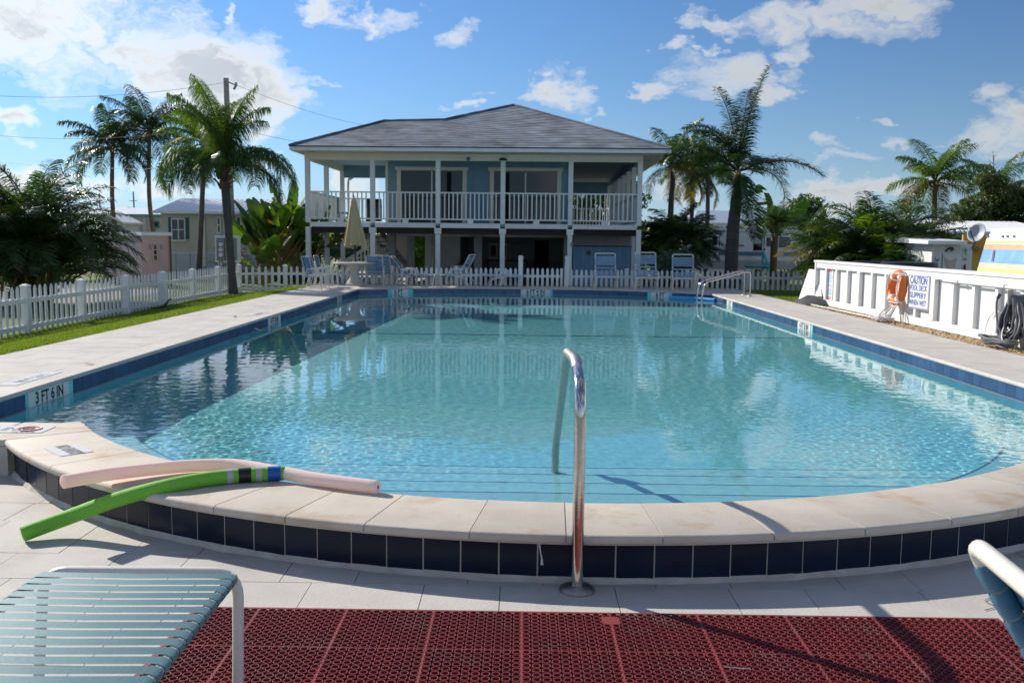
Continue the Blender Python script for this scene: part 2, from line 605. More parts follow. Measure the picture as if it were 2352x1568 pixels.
def text_mesh(txt, size, m, sx=1.0, depth=.0008, bold=0.0):
    cu = bpy.data.curves.new('lettering', 'FONT')
    cu.body = txt
    cu.size = size
    cu.align_x = 'CENTER'
    cu.align_y = 'CENTER'
    cu.extrude = depth
    cu.offset = bold
    cu.space_line = 1.0
    o = bpy.data.objects.new('lettering', cu)
    COL.objects.link(o)
    bpy.context.view_layer.update()
    me = bpy.data.meshes.new_from_object(o.evaluated_get(bpy.context.evaluated_depsgraph_get()))
    bpy.data.objects.remove(o)
    me.materials.clear()
    me.materials.append(MATS[m])
    if sx != 1.0:
        for v in me.vertices:
            v.co.x *= sx
    return me


def bez(pts, n=24):
    """Catmull-Rom through points"""
    P = [Vector(p) for p in pts]
    P = [P[0] * 2 - P[1]] + P + [P[-1] * 2 - P[-2]]
    out = []
    seg = len(P) - 3
    for i in range(seg):
        a, b, c, d = P[i:i + 4]
        k = max(2, n // seg)
        for j in range(k):
            t = j / k
            out.append(.5 * ((2 * b) + (c - a) * t + (2 * a - 5 * b + 4 * c - d) * t * t + (3 * b - a - 3 * c + d) * t ** 3))
    out.append(P[-2])
    return out


def fillet(pts, r, n=5):
    """round the corners of a polyline"""
    P = [Vector(p) for p in pts]
    out = [P[0]]
    for i in range(1, len(P) - 1):
        a = (P[i - 1] - P[i])
        b = (P[i + 1] - P[i])
        k = min(r, a.length * .48, b.length * .48)
        s, e = P[i] + a.normalized() * k, P[i] + b.normalized() * k
        for j in range(n + 1):
            t = j / n
            out.append(s * (1 - t) ** 2 + P[i] * 2 * t * (1 - t) + e * t * t)
    out.append(P[-1])
    return out


# ================================================================== THE POOL
PX0, PX1 = -5.03, 5.72           # inner edges of the side coping
PC = Vector((.42, 10.4))         # centre of the rounded near end
RI, RO, RW = 4.90, 5.54, 5.475   # coping inside, coping outside, tiled wall face
YN = 7.66                        # shoulder where the round end starts
DECK = -.28                      # lower terrace in front
ZW = -.18                        # water level
FA = [(-5.03, 28.75), (-3.9, 29.55), (-1.7, 30.25), (.4, 30.4), (2.7, 30.15), (4.7, 29.2), (5.72, 28.2)]
FAR = [(p.x, p.y) for p in bez([(x, y, 0) for x, y in FA], 36)]


def arc(r, a):
    return (PC.x + r * math.sin(a), PC.y - r * math.cos(a))


A_IN = math.acos((PC.y - YN) / RI)       # half angle of the inner arc
A_OUT = R(52)


def xlim(y, grow=0.0):
    """left and right inside wall at distance y"""
    if y < YN:
        h = (RI + grow) ** 2 - (PC.y - y) ** 2
        if h <= 0:
            return None
        h = math.sqrt(h)
        return PC.x - h, PC.x + h
    return PX0 - grow, PX1 + grow


pool = root('swimming_pool', (.4, 17, 0), 'long swimming pool with rounded near end and navy tile band', 'pool')
pool['kind'] = 'structure'
del pool['category']


def receiver(o):
    o.cycles.is_caustics_receiver = True
    return o


def floor_z(y):
    if y < 10:
        return -1.25
    if y < 18.5:
        return -1.25 - .35 * (y - 10) / 8.5
    return -1.60 - .50 * (y - 18.5) / 11.5


# inside walls
inner = [(PX0, YN)] + [arc(RI, -A_IN + 2 * A_IN * i / 60) for i in range(61)] + [(PX1, YN)] + [(PX1, y) for y in (12, 16, 20, 24)] + list(reversed(FAR)) + [(PX0, y) for y in (24, 20, 16, 12)]
m = MB()
n = len(inner)
for i in range(n):
    a, b = inner[i], inner[(i + 1) % n]
    m.quad((*a, -.03), (*b, -.03), (*b, -2.3), (*a, -2.3))
receiver(m.build('pool_wall', 'plaster', pool, True))
# floor
m = MB()
ys = [8.01, 9, 10, 11.5, 13, 15, 17, 18.5, 20, 22, 24, 26, 28, 30.6]
for y0, y1 in zip(ys, ys[1:]):
    m.quad((PX0 - .05, y0, floor_z(y0)), (PX1 + .05, y0, floor_z(y0)), (PX1 + .05, y1, floor_z(y1)), (PX0 - .05, y1, floor_z(y1)))
m.quad((PX0 - .05, 7.5, -1.25), (PX1 + .05, 7.5, -1.25), (PX1 + .05, 8.01, -1.25), (PX0 - .05, 8.01, -1.25))
receiver(m.build('pool_floor', 'plaster', pool))
# steps across the rounded end, with a dark tile strip along each nosing
STEPS = [(5.46, 6.485, -.30), (6.485, 7.02, -.55), (7.02, 7.53, -.80), (7.53, 8.01, -1.05)]
for (y0, y1, z) in STEPS:
    m = MB()
    k = 10
    for i in range(k):
        a, b = y0 + (y1 - y0) * i / k, y0 + (y1 - y0) * (i + 1) / k
        la, lb = xlim(max(a, 5.503), .03), xlim(max(b, 5.503), .03)
        m.quad((la[0], a, z), (la[1], a, z), (lb[1], b, z), (lb[0], b, z))
    l = xlim(y1, .03)
    m.quad((l[0], y1, z), (l[1], y1, z), (l[1], y1, z - .25), (l[0], y1, z - .25))
    st = receiver(m.build('step', 'plaster_pale', pool))
    m = MB()
    m.box(l[0] + .06, l[1] - .06, y1 - .010, y1 + .004, z - .012, z + .004)
    receiver(m.build('nosing_strip', 'nosing', st))
# curved seat ledge either side of the steps
for sgn in (-1, 1):
    a0, a1 = sgn * R(27), sgn * R(59.5)
    m = MB()
    for i in range(24):
        t0, t1 = a0 + (a1 - a0) * i / 24, a0 + (a1 - a0) * (i + 1) / 24
        ri0 = RI - .45 * min(1, i / 7)
        ri1 = RI - .45 * min(1, (i + 1) / 7)
        p, q, r_, s_ = arc(ri0, t0), arc(ri1, t1), arc(RI + .03, t1), arc(RI + .03, t0)
        m.quad((*p, -.285), (*q, -.285), (*r_, -.285), (*s_, -.285))
        m.quad((*p, -.285), (*q, -.285), (*q, -1.3), (*p, -1.3))
    p, q = arc(RI - .45, a1), arc(RI + .03, a1)
    m.quad((*p, -.285), (*q, -.285), (*q, -1.3), (*p, -1.3))
    lg = receiver(m.build('ledge', 'plaster_pale', pool))
    m = MB()
    for i in range(24):
        t0, t1 = a0 + (a1 - a0) * i / 24, a0 + (a1 - a0) * (i + 1) / 24
        ra, rb = RI - .45 * min(1, i / 7), RI - .45 * min(1, (i + 1) / 7)
        p, q, r_, s_ = arc(ra - .004, t0), arc(rb - .004, t1), arc(rb + .012, t1), arc(ra + .012, t0)
        m.quad((*p, -.279), (*q, -.279), (*r_, -.279), (*s_, -.279))
        m.quad((*p, -.279), (*q, -.279), (*q, -.31), (*p, -.31))
    receiver(m.build('nosing_strip', 'nosing', lg))
# dark tile line where the floor starts to fall away, carried up the side walls
m = MB()
zl = floor_z(18.65) + .006
m.box(PX0, PX1, 18.60, 18.70, zl - .01, zl)
m.box(PX0 - .01, PX0 + .008, 18.60, 18.70, zl, -.30)
m.box(PX1 - .008, PX1 + .01, 18.60, 18.70, zl, -.30)
receiver(m.build('depth_line', 'tile_blue', pool))

# waterline tiles, one by one
tm = MB().box(-.1005, .1005, -.006, .006, -.315, -.045).mesh('tile', 'tile_blue')
MARK = []   # stretches taken by the depth markers: (wall, centre, half width)


def tile_line(a, b, skip):
    """tiles on the straight or curved inside edge from a to b (walk with the water on the right)"""
    ax, ay = a
    bx, by = b
    L_ = math.hypot(bx - ax, by - ay)
    n_ = int(L_ / .205)
    ang = math.atan2(by - ay, bx - ax)
    for i in range(n_):
        t = (i + .5) / n_
        x, y = ax + (bx - ax) * t, ay + (by - ay) * t
        if any(abs(x - sx) < hw and abs(y - sy) < hw for sx, sy, hw in skip):
            continue
        receiver(inst('tile', tm, pool, (x + .006 * math.sin(ang), y - .006 * math.cos(ang), 0), (0, 0, ang)))


marks = {'L': [(9.80, .43, '3 FT 6 IN'), (18.9, .43, '4 FT 8 IN'), (25.7, .3, '5 FT')], 'R': [(18.9, .43, '4 FT 8 IN'), (25.7, .3, '5 FT')]}
skipL = [(PX0, y, h + .06) for y, h, t in marks['L']]
skipR = [(PX1, y, h + .06) for y, h, t in marks['R']]
tile_line((PX0, YN), (PX0, 28.75), skipL)
tile_line((PX1, 28.2), (PX1, YN), skipR)
far_marks = [(-3.9, .36, '6 FT'), (.45, .52, '6 FT 4 IN'), (4.35, .36, '6 FT')]
cum = [0]
for p, q in zip(FAR, FAR[1:]):
    cum.append(cum[-1] + math.hypot(q[0] - p[0], q[1] - p[1]))


def far_at(s):
    for i in range(len(FAR) - 1):
        if s <= cum[i + 1] or i == len(FAR) - 2:
            t = (s - cum[i]) / (cum[i + 1] - cum[i])
            p, q = FAR[i], FAR[i + 1]
            return p[0] + (q[0] - p[0]) * t, p[1] + (q[1] - p[1]) * t, math.atan2(q[1] - p[1], q[0] - p[0])


k = int(cum[-1] / .205)
for i in range(k):
    x, y, a = far_at((i + .5) * cum[-1] / k)
    if any(abs(x - mx) < hw for mx, hw, t in far_marks):
        continue
    receiver(inst('tile', tm, pool, (x + .006 * math.sin(a), y - .006 * math.cos(a), 0), (0, 0, a)))


def depth_marker(x, y, ang, half, txt, z0=-.30, z1=-.047):
    mk = receiver(MB().box(-half, half, -.007, .007, z0, z1).build('depth_marker', 'white_tile'))
    mk.parent = pool
    o = ORG[pool.name]
    mk.location = (x - o[0], y - o[1], -o[2])
    mk.rotation_euler = (0, 0, ang)
    lt = bpy.data.objects.new('lettering', text_mesh(txt, .165, 'ink', .92, bold=.0035))
    COL.objects.link(lt)
    lt.parent = mk
    lt.location = (0, -.009, -.125)
    lt.rotation_euler = (R(90), 0, 0)


for y, h, t in marks['L']:
    depth_marker(PX0 + .006, y, R(90), h, t)
for y, h, t in marks['R']:
    depth_marker(PX1 - .006, y, R(-90), h, t)
for x, h, t in far_marks:
    best = min((abs(far_at(s / 100)[0] - x), s) for s in range(0, int(cum[-1] * 100)))
    xx, yy, a = far_at(best[1] / 100)
    depth_marker(xx + .006 * math.sin(a), yy - .008, a, h - .05, t)

# pale rounded bead under the tile band
m = MB()
bead = [(x_, y_) for x_, y_ in inner]
cxm, cym = .35, 18.0
for i in range(len(inner)):
    a, b = Vector(inner[i]), Vector(inner[(i + 1) % len(inner)])
    if min(a.y, b.y) < YN - .01:
        continue
    d = (b - a)
    if d.length < 1e-4:
        continue
    nn = Vector((-d.y, d.x)).normalized()
    if nn.dot(Vector((cxm, cym)) - a) < 0:
        nn = -nn
    o1, o2 = nn * .055, nn * .0
    m.quad((a.x + o2.x, a.y + o2.y, -.318), (b.x + o2.x, b.y + o2.y, -.318), (b.x + o1.x, b.y + o1.y, -.325), (a.x + o1.x, a.y + o1.y, -.325))
    m.quad((a.x + o1.x, a.y + o1.y, -.325), (b.x + o1.x, b.y + o1.y, -.325), (b.x, b.y, -.40), (a.x, a.y, -.40))
receiver(m.build('bead', 'white_tile', pool))
# ---- coping stones
PROF_T = .052


def stone_arc(a0, a1, ri, ro, z=0.0, n=7):
    """one curved coping stone with rounded nosings"""
    prof = [(ri + .014, z), (ri + .004, z - .012), (ri, z - .026), (ri + .004, z - .042), (ri + .02, z - PROF_T), (ro - .02, z - PROF_T), (ro - .004, z - .042), (ro, z - .026), (ro - .006, z - .010), (ro - .022, z)]
    mb = MB()
    V = []
    for i in range(n + 1):
        t = a0 + (a1 - a0) * i / n
        for r_, zz in prof:
            V.append((*arc(r_, t), zz))
    k_ = len(prof)
    F = []
    for i in range(n):
        for j in range(k_):
            F.append((i * k_ + j, i * k_ + (j + 1) % k_, (i + 1) * k_ + (j + 1) % k_, (i + 1) * k_ + j))
    F.append(tuple(range(k_)))
    F.append(tuple(range(n * k_ + k_ - 1, n * k_ - 1, -1)))
    return mb.add(V, F)


gap = .0035
a = -A_OUT
edges = [a]
rng = random.Random(3)
while a < A_OUT - .06:
    a += rng.uniform(.088, .112)
    edges.append(min(a, A_OUT))
for a0, a1 in zip(edges, edges[1:]):
    stone_arc(a0 + gap / RO, a1 - gap / RO, RI, RO, rng.uniform(-.0015, .0015)).build('coping_stone', 'coping', pool, True)
# mortar bed under the stones, tiled outer wall, rough base fillet
m = MB()
for i in range(60):
    t0, t1 = -A_OUT - .1 + (2 * A_OUT + .2) * i / 60, -A_OUT - .1 + (2 * A_OUT + .2) * (i + 1) / 60
    for (r0, z0), (r1, z1) in zip([(RI + .012, -.06), (RI + .012, -.006), (RO - .012, -.006), (RO - .012, -.055), (RW + .0025, -.055), (RW + .0025, -.32)], [(RI + .012, -.006), (RO - .012, -.006), (RO - .012, -.055), (RW + .0025, -.055), (RW + .0025, -.32)]):
        m.quad((*arc(r0, t0), z0), (*arc(r0, t1), z0), (*arc(r1, t1), z1), (*arc(r1, t0), z1))
m.build('end_wall', 'grout', pool, True)
om = MB().box(-.1015, .1015, -.005, .005, -.2545, -.053).mesh('tile', 'tile_navy')
k = int(2 * A_OUT * RW / .2075)
for i in range(k):
    t = -A_OUT + (i + .5) * 2 * A_OUT / k
    x, y = arc(RW, t)
    inst('tile', om, pool, (x, y, 0), (R(rng.uniform(-.4, .4)), 0, t + R(rng.uniform(-.5, .5))))
m = MB()
for i in range(90):
    t0, t1 = -A_OUT + 2 * A_OUT * i / 90, -A_OUT + 2 * A_OUT * (i + 1) / 90
    w0, w1 = .022 + .012 * math.sin(i * 1.7) * math.sin(i * .43), .022 + .012 * math.sin((i + 1) * 1.7) * math.sin((i + 1) * .43)
    m.quad((*arc(RW + .004, t0), -.249), (*arc(RW + .004, t1), -.249), (*arc(RW + .008 + w1, t1), DECK - .003), (*arc(RW + .008 + w0, t0), DECK - .003))
m.build('base_fillet', 'grout', pool, True)
# splash of white grout on one tile
m = MB()
wx, wy = arc(RW + .0065, R(-3.1))
m.tube([(wx - .012, wy, -.07), (wx - .006, wy, -.11), (wx + .002, wy, -.15), (wx + .004, wy, -.185)], [.007, .0035, .0045, .009], 6)
m.build('grout_drip', 'white_tile', pool, True)


def side_stone(x0, x1, y0, y1, face, matn='coping_side', thick=.052, z=0.0):
    """straight coping stone; face = which side has the nosing"""
    c = .012
    if face == 'x+':
        poly = [(x0, z), (x1 - c, z), (x1 - .002, z - c), (x1, z - .026), (x1 - .004, z - .042), (x1 - .02, z - thick), (x0, z - thick)]
    else:
        poly = [(x1, z - thick), (x0 + .02, z - thick), (x0 + .004, z - .042), (x0, z - .026), (x0 + .002, z - c), (x0 + c, z), (x1, z)]
    k_ = len(poly)
    V = [(x, y0, zz) for x, zz in poly] + [(x, y1, zz) for x, zz in poly]
    F = [(i, (i + 1) % k_, k_ + (i + 1) % k_, k_ + i) for i in range(k_)] + [tuple(range(k_ - 1, -1, -1)), tuple(range(k_, 2 * k_))]
    return MB().add(V, F)


for side in (-1, 1):
    y = YN + .001
    yend = 28.7 if side < 0 else 28.15
    while y < yend:
        y1 = min(y + rng.uniform(.56, .64), yend)
        if side < 0:
            mb = side_stone(PX0 - .34, PX0 + .025, y + .002, y1 - .002, 'x+')
        else:
            mb = side_stone(PX1 - .025, PX1 + .34, y + .002, y1 - .002, 'x-')
        mb.build('coping_stone', 'coping_side', pool, True)
        y = y1
# shoulder stones beside the round end
for sgn in (-1, 1):
    x_in = PC.x + sgn * RI * math.sin(A_IN)
    x_w = PX0 if sgn < 0 else PX1
    pts = [(x_w - sgn * .0, YN), (x_in, YN)]
    # polygon between the pool shoulder and the front face, following the arc
    y_f = arc(RO, A_OUT)[1]
    poly = []
    for i in range(9):
        t = A_OUT + (A_IN - A_OUT) * i / 8
        q = arc(RI, sgn * t)
        poly.append(q)
    poly = poly[::-1]
    q0 = arc(RI, sgn * A_OUT)
    q1 = arc(RO, sgn * A_OUT)
    cut = x_in + sgn * .52
    P1 = [(x_in, YN + .02)] + [p for p in poly[1:]] + [arc(RI + (RO - RI) * i / 4, sgn * (A_OUT + .0008)) for i in range(1, 5)] + [(cut, q1[1] + .05), (cut, YN + .02)]
    if sgn > 0:
        P1 = P1[::-1]
    mb = MB().prism(P1, -.052, .0005)
    mb.build('coping_stone', 'coping', pool, False, .012)
    P2x0, P2x1 = sorted((cut + sgn * .004, x_w - sgn * (-.34)))
    MB().box(P2x0, P2x1, q1[1] + .05, YN + .02, -.052, 0).build('coping_stone', 'coping', pool, False, .012)

# far coping
s = 0.0
while s < cum[-1] - .05:
    s1 = min(s + .6, cum[-1])
    top0, top1, bot0, bot1 = [], [], [], []
    k = 4
    pts_in, pts_out = [], []
    for i in range(k + 1):
        x, y, a = far_at(s + .002 + (s1 - s - .004) * i / k)
        nx_, ny_ = -math.sin(a), math.cos(a)
        pts_in.append((x - nx_ * .025, y - ny_ * .025))
        pts_out.append((x + nx_ * .34, y + ny_ * .34))
    MB().prism(pts_in + pts_out[::-1], -.052, 0).build('coping_stone', 'coping_side', pool, False, .01)
    s = s1

# ------------------------------------------------------------------ water
def build_water():
    def wave(X, Y):
        g = np.random.default_rng(5)
        Z = np.zeros_like(X)
        for i in range(46):
            lam = math.exp(g.uniform(math.log(.085), math.log(.46)))
            th = g.normal(1.1, 1.1)
            kk = 2 * math.pi / lam
            Z += .00026 * (lam if lam < .22 else .22 * (lam / .22) ** .5) * np.sin(kk * (X * math.cos(th) + Y * math.sin(th)) + g.uniform(0, 6.28))
        fine = np.zeros_like(X)
        for i in range(44):
            lam = math.exp(g.uniform(math.log(.055), math.log(.12)))
            th = g.uniform(0, 6.283)
            kk = 2 * math.pi / lam
            fine += .00042 * lam * np.sin(kk * (X * math.cos(th) + Y * math.sin(th)) + g.uniform(0, 6.28))
        Z += fine * (1 - np.clip((Y - 9.5) / 5, 0, 1)) * (.75 + .4 * np.sin(X * .9 + Y * .5))
        # calmer and busier patches
        amp = .8 + .45 * np.sin(X * .55 + 1.2 + .4 * np.sin(Y * .3)) * np.sin(Y * .42 + .5 + .5 * np.sin(X * .6))
        return Z * amp * (1.08 - .5 * np.clip((Y - 9) / 12, 0, 1))
    rows = []
    y = 5.44
    while y < 30.5:
        rows.append(y)
        y += .017 if y < 11.5 else (.028 if y < 17 else .050)
    xs = np.arange(PX0 - .03, PX1 + .031, .0185)
    X, Y = np.meshgrid(xs, np.array(rows))
    Z = wave(X, Y) + ZW
    keep = np.zeros((len(rows), len(xs)), bool)
    fx = np.array([p[0] for p in FAR])
    fy = np.array([p[1] for p in FAR])
    fmax = np.interp(xs, fx, fy) + .05
    for j, yy in enumerate(rows):
        l = xlim(yy, .05)
        if l is None:
            continue
        keep[j] = (xs >= l[0] - .001) & (xs <= l[1] + .001) & (yy < fmax)
    idx = -np.ones(X.shape, int)
    idx[keep] = np.arange(keep.sum())
    V = np.stack([X[keep], Y[keep], Z[keep]], 1)
    q = keep[:-1, :-1] & keep[1:, :-1] & keep[:-1, 1:] & keep[1:, 1:]
    F = np.stack([idx[:-1, :-1][q], idx[:-1, 1:][q], idx[1:, 1:][q], idx[1:, :-1][q]], 1)
    me = bpy.data.meshes.new('water')
    me.vertices.add(len(V))
    me.vertices.foreach_set('co', V.ravel())
    me.loops.add(len(F) * 4)
    me.loops.foreach_set('vertex_index', F.ravel())
    me.polygons.add(len(F))
    me.polygons.foreach_set('loop_start', np.arange(len(F)) * 4)
    me.polygons.foreach_set('use_smooth', np.ones(len(F), bool))
    me.update()
    me.validate()
    wm = bpy.data.materials.new('water')
    wm.use_nodes = True
    nt = wm.node_tree
    N, L = nt.nodes, nt.links
    N.clear()
    out = N.new('ShaderNodeOutputMaterial')
    rf = N.new('ShaderNodeBsdfGlass')
    rf.inputs['Color'].default_value = (.96, .995, 1.0, 1)
    rf.inputs['Roughness'].default_value = 0
    rf.inputs['IOR'].default_value = 1.333
    L.new(rf.outputs[0], out.inputs[0])
    me.materials.append(wm)
    o = bpy.data.objects.new('water', me)
    COL.objects.link(o)
    o['kind'] = 'structure'
    o['label'] = 'clear aqua pool water with small ripples'
    o.cycles.is_caustics_caster = True
    return o


build_water()


# ================================================================== GROUND AND PAVING
def sheet(name, rects, z, matn, label=None):
    m_ = MB()
    for (x0, x1, y0, y1) in rects:
        m_.quad((x0, y0, z), (x1, y0, z), (x1, y1, z), (x0, y1, z))
    o = m_.build(name, matn)
    o['kind'] = 'structure'
    if label:
        o['label'] = label
    return o


XL, XR = -6.75, 7.12         # outer edges of the side walks
sheet('ground', [(-400, -5.6, -60, 900), (6.2, 400, -60, 900), (-5.6, 6.2, 30.9, 900), (-5.6, 6.2, -60, 3.0)], -.345, 'earth', 'flat ground running back between the trailers')
# side walks and far walk: a base slab with single paving stones on it
deck = root('pool_deck', (0, 18, 0), 'pale stone pool deck around three sides', 'deck')
del deck['category']
deck['kind'] = 'structure'
m = MB()
m.box(XL + .004, PX0 - .3, 7.03, 31.35, -.4, -.005)
m.box(PX1 + .3, XR - .004, 7.03, 31.35, -.4, -.005)
m.box(PX0 - .3, PX1 + .3, 30.72, 31.35, -.4, -.005)
m.build('bed', 'joint', deck)
# corner fill beside the far arc
m = MB()
m.prism([(PX0 - .3, 28.6)] + [(x, y + .03) for x, y in FAR] + [(PX1 + .3, 28.0), (PX1 + .3, 30.72), (PX0 - .3, 30.72)], -.4, -.006)
m.build('bed', 'joint', deck)
rng = random.Random(11)


def slab_rows(x0, x1, y0, y1, dx):
    y = y0
    row = 0
    while y < y1 - .02:
        yb = min(y + rng.choice((.406, .61, .61)), y1)
        x = x0
        first = True
        while x < x1 - .02:
            w = dx * (.5 if (first and row % 2) else 1)
            first = False
            xb = min(x + w, x1)
            if x1 - xb < .12:
                xb = x1
            g = .0022
            zt = rng.uniform(-.0006, .0012)
            MB().box(x + g, xb - g, y + g, yb - g, -.03, zt).build('paving_slab', 'stone', deck)
            x = xb
        y = yb
        row += 1


slab_rows(XL, PX0 - .342, 7.03, 31.35, .69)
slab_rows(PX1 + .342, XR, 7.03, 31.35, .53)
# far strip cut to the curve
foutx = []
for i in range(101):
    x, y, a = far_at(cum[-1] * i / 100)
    foutx.append((x - math.sin(a) * .345, y + math.cos(a) * .345))
foutx.sort()
FX = [p[0] for p in foutx]
FY = [p[1] for p in foutx]


def far_out(x):
    return float(np.interp(x, FX, FY))


x = PX0 - .342
while x < PX1 + .34:
    xb = min(x + .61, PX1 + .342)
    for (ya, yb) in ((28.5, 29.6), (29.6, 30.5), (30.5, 31.35)):
        xsr = [x + .0022 + (xb - x - .0044) * i / 4 for i in range(5)]
        low = [(u, max(ya + .0022, far_out(u))) for u in xsr]
        if all(v >= yb - .02 for u, v in low):
            continue
        low = [(u, min(v, yb - .004)) for u, v in low]
        MB().prism(low + [(xb - .0022, yb - .0022), (x + .0022, yb - .0022)], -.03, rng.uniform(-.0006, .001)).build('paving_slab', 'stone', deck)
    x = xb

# lower terrace in front of the rounded end
terrace = root('terrace', (0, 4, DECK), 'pale stone terrace a step below the pool rim', 'terrace')
del terrace['category']
terrace['kind'] = 'structure'


def ycap(x):
    h = (RW - .003) ** 2 - (x - PC.x) ** 2
    return PC.y - math.sqrt(h) if h > 0 else 99


m = MB()
for i in range(60):
    u0, u1 = -9 + i * 19 / 60, -9 + (i + 1) * 19 / 60
    m.quad((u0, -3, DECK - .006), (u1, -3, DECK - .006), (u1, min(7.02, ycap(u1) + .03), DECK - .006), (u0, min(7.02, ycap(u0) + .03), DECK - .006))
m.build('bed', 'joint', terrace)
y = 1.2
row = 0
widths = [(.61, .61, .406), (.406, .61), (.61, .406, .406)]
while y < 7.0:
    yb = y + (.61, .406, .61, .406)[row % 4]
    x = -6.6 + (row % 3) * .23
    j = 0
    while x < 6.6:
        w = widths[row % 3][j % len(widths[row % 3])]
        j += 1
        xb = x + w
        g = .0024
        xsr = [x + g + (w - 2 * g) * i / 6 for i in range(7)]
        ytop = min(yb - g, 7.015)
        top = [(u, min(ytop, ycap(u))) for u in xsr if ycap(u) > y + g + .002]
        if len(top) >= 2:
            MB().prism([(top[0][0], y + g), (top[-1][0], y + g)] + top[::-1], DECK - .03, DECK + rng.uniform(-.0008, .0012)).build('paving_slab', 'stone', terrace)
        x = xb
    y = yb
    row += 1

# low retaining walls either side of the round end, with screen-block vents
for sgn, xa, xb in ((-1, -9.0, -3.93), (1, 4.77, 9.0)):
    wl = root('retaining_wall', ((xa + xb) / 2, 7.0, DECK), 'low rendered step wall at the ' + ('left' if sgn < 0 else 'right') + ' of the rounded pool end', 'wall')
    m = MB()
    hx0, hx1 = (-4.29, -4.0) if sgn < 0 else (4.84, 5.13)
    m.box(xa, hx0, 7.0, 7.5, -.33, -.053)
    m.box(hx1, xb, 7.0, 7.5, -.33, -.053)
    m.box(hx0, hx1, 7.0, 7.5, -.33, -.262)
    m.box(hx0, hx1, 7.0, 7.5, -.072, -.053)
    m.box(hx0, hx1, 7.16, 7.5, -.262, -.072)
    m.build('wall', 'grout', wl)
    # decorative pierced block
    m = MB()
    c = Vector(((hx0 + hx1) / 2, 7.03, -.167))
    for (cx_, cz_) in ((-.07, .045), (.07, .045), (-.07, -.045), (.07, -.045)):
        p0 = c + Vector((cx_, 0, cz_))
        for kk in range(8):
            aa = kk * math.pi / 4
            m.beam(p0, p0 + Vector((math.cos(aa) * .068, 0, math.sin(aa) * .043)), .02, .010, (0, 1, 0))
        m.tube([p0 + Vector((.03 * math.cos(t * .785), 0, .025 * math.sin(t * .785))) for t in range(8)], .006, 5, True)
    m.box(hx0, hx1, 7.02, 7.04, -.172, -.162)
    m.box(c.x - .006, c.x + .006, 7.02, 7.04, -.262, -.072)
    m.build('screen_block', 'grout', wl)
    m = MB()
    m.box(hx0 + .001, hx1 - .001, 7.13, 7.155, -.261, -.073)
    m.build('vent_back', 'dark_void', wl)
    if sgn < 0:
        MB().box(-9, XL - .004, 7.0, 7.2, -.052, -.002).build('cap', 'coping', wl)


# inlaid sign tiles
def deck_sign(name, x, y, ang, hw, hh, z, label):
    r_ = root(name, (x, y, z), label, 'sign', rz=ang)
    o = MB().box(x - hw, x + hw, y - hh, y + hh, z, z + .004).build('panel', 'white_tile', r_)
    return r_


def put_text(par, txt, size, matn, off=(0, 0, .0052), rot=(0, 0, 0), sx=1.0, bold=.0):
    o = bpy.data.objects.new('lettering', text_mesh(txt, size, matn, sx, .0006, bold))
    COL.objects.link(o)
    o.parent = par
    o.location = off
    o.rotation_euler = rot
    return o


t = R(-45.0)
ne = deck_sign('no_entry_tile', *arc(5.26, t), t, .17, .115, .001, 'white tile lettered NO ENTRY set in the coping beside the pink noodle')
put_text(ne, 'NO ENTRY', .125, 'ink_grey', sx=.56, bold=.004)
nd = deck_sign('no_diving_tile', -4.2, 7.375, 0, .40, .125, .001, 'white depth tile with red no diving circle at the left shoulder of the pool')
put_text(nd, '3 FT 6 IN', .17, 'ink_grey', (-.09, 0, .0052), sx=.75, bold=.003)
m = MB()
cx_, cy_ = -4.2 + .25, 7.375 + .01
m.tube([(cx_ + .085 * math.cos(i * math.pi / 12), cy_ + .085 * math.sin(i * math.pi / 12), .0055) for i in range(24)], .0075, 5, True)
m.beam((cx_ - .06, cy_ + .06, .0055), (cx_ + .06, cy_ - .06, .0055), .014, .004)
m.build('prohibition_ring', 'ink_red', nd)
m = MB()
m.tube([(cx_ - .05, cy_ - .02, .0056), (cx_ + .03, cy_ + .02, .0056)], .008, 5)
m.build('diver_figure', 'ink_grey', nd)
put_text(nd, 'NO DIVING', .035, 'ink_grey', (.25, -.1, .0052))
dm = deck_sign('depth_plate', -5.36 + .02, 10.05, R(90), .5, .10, .001, 'worn white depth plate lettered upside down on the near left deck')
put_text(dm, '3 FT 6 IN', .16, 'ink_grey', rot=(0, 0, math.pi), sx=.95)
dm2 = deck_sign('depth_plate', -5.36 + .02, 18.9, R(90), .45, .09, .001, 'smaller faded white plate far along the left deck edge, level with a wall marker')
put_text(dm2, '4 FT 8 IN', .14, 'ink_grey', rot=(0, 0, math.pi), sx=.95)

# ------------------------------------------------------------------ lawns
def lawn_z(x, y):
    t_ = min(1, max(0, (XL - x) / 2.35))
    return -.012 - .29 * (t_ * t_ * (3 - 2 * t_)) + .012 * math.sin(x * 2.1) * math.sin(y * .9)


m = MB()
gx = [XL + .004 - i * .3 for i in range(18)]
gy = [7.2 + i * .6 for i in range(45)]
V = [(x, y, lawn_z(x, y)) for y in gy for x in gx]
k = len(gx)
m.add(V, [(j * k + i, (j + 1) * k + i, (j + 1) * k + i + 1, j * k + i + 1) for j in range(len(gy) - 1) for i in range(k - 1)])
lw = m.build('lawn', 'lawn_soil', None, True)
tag(lw, 'strip of lawn sloping down from the left deck', kind='structure')
sheet('lawn', [(XR + .003, 12.0, 24.6, 36.0)], -.06, 'lawn_soil', 'patch of lawn beyond the far right corner of the pool')
sheet('lawn', [(-9.0, 7.1, 31.36, 33.6)], -.09, 'lawn_soil', 'strip of lawn under the far picket fence')


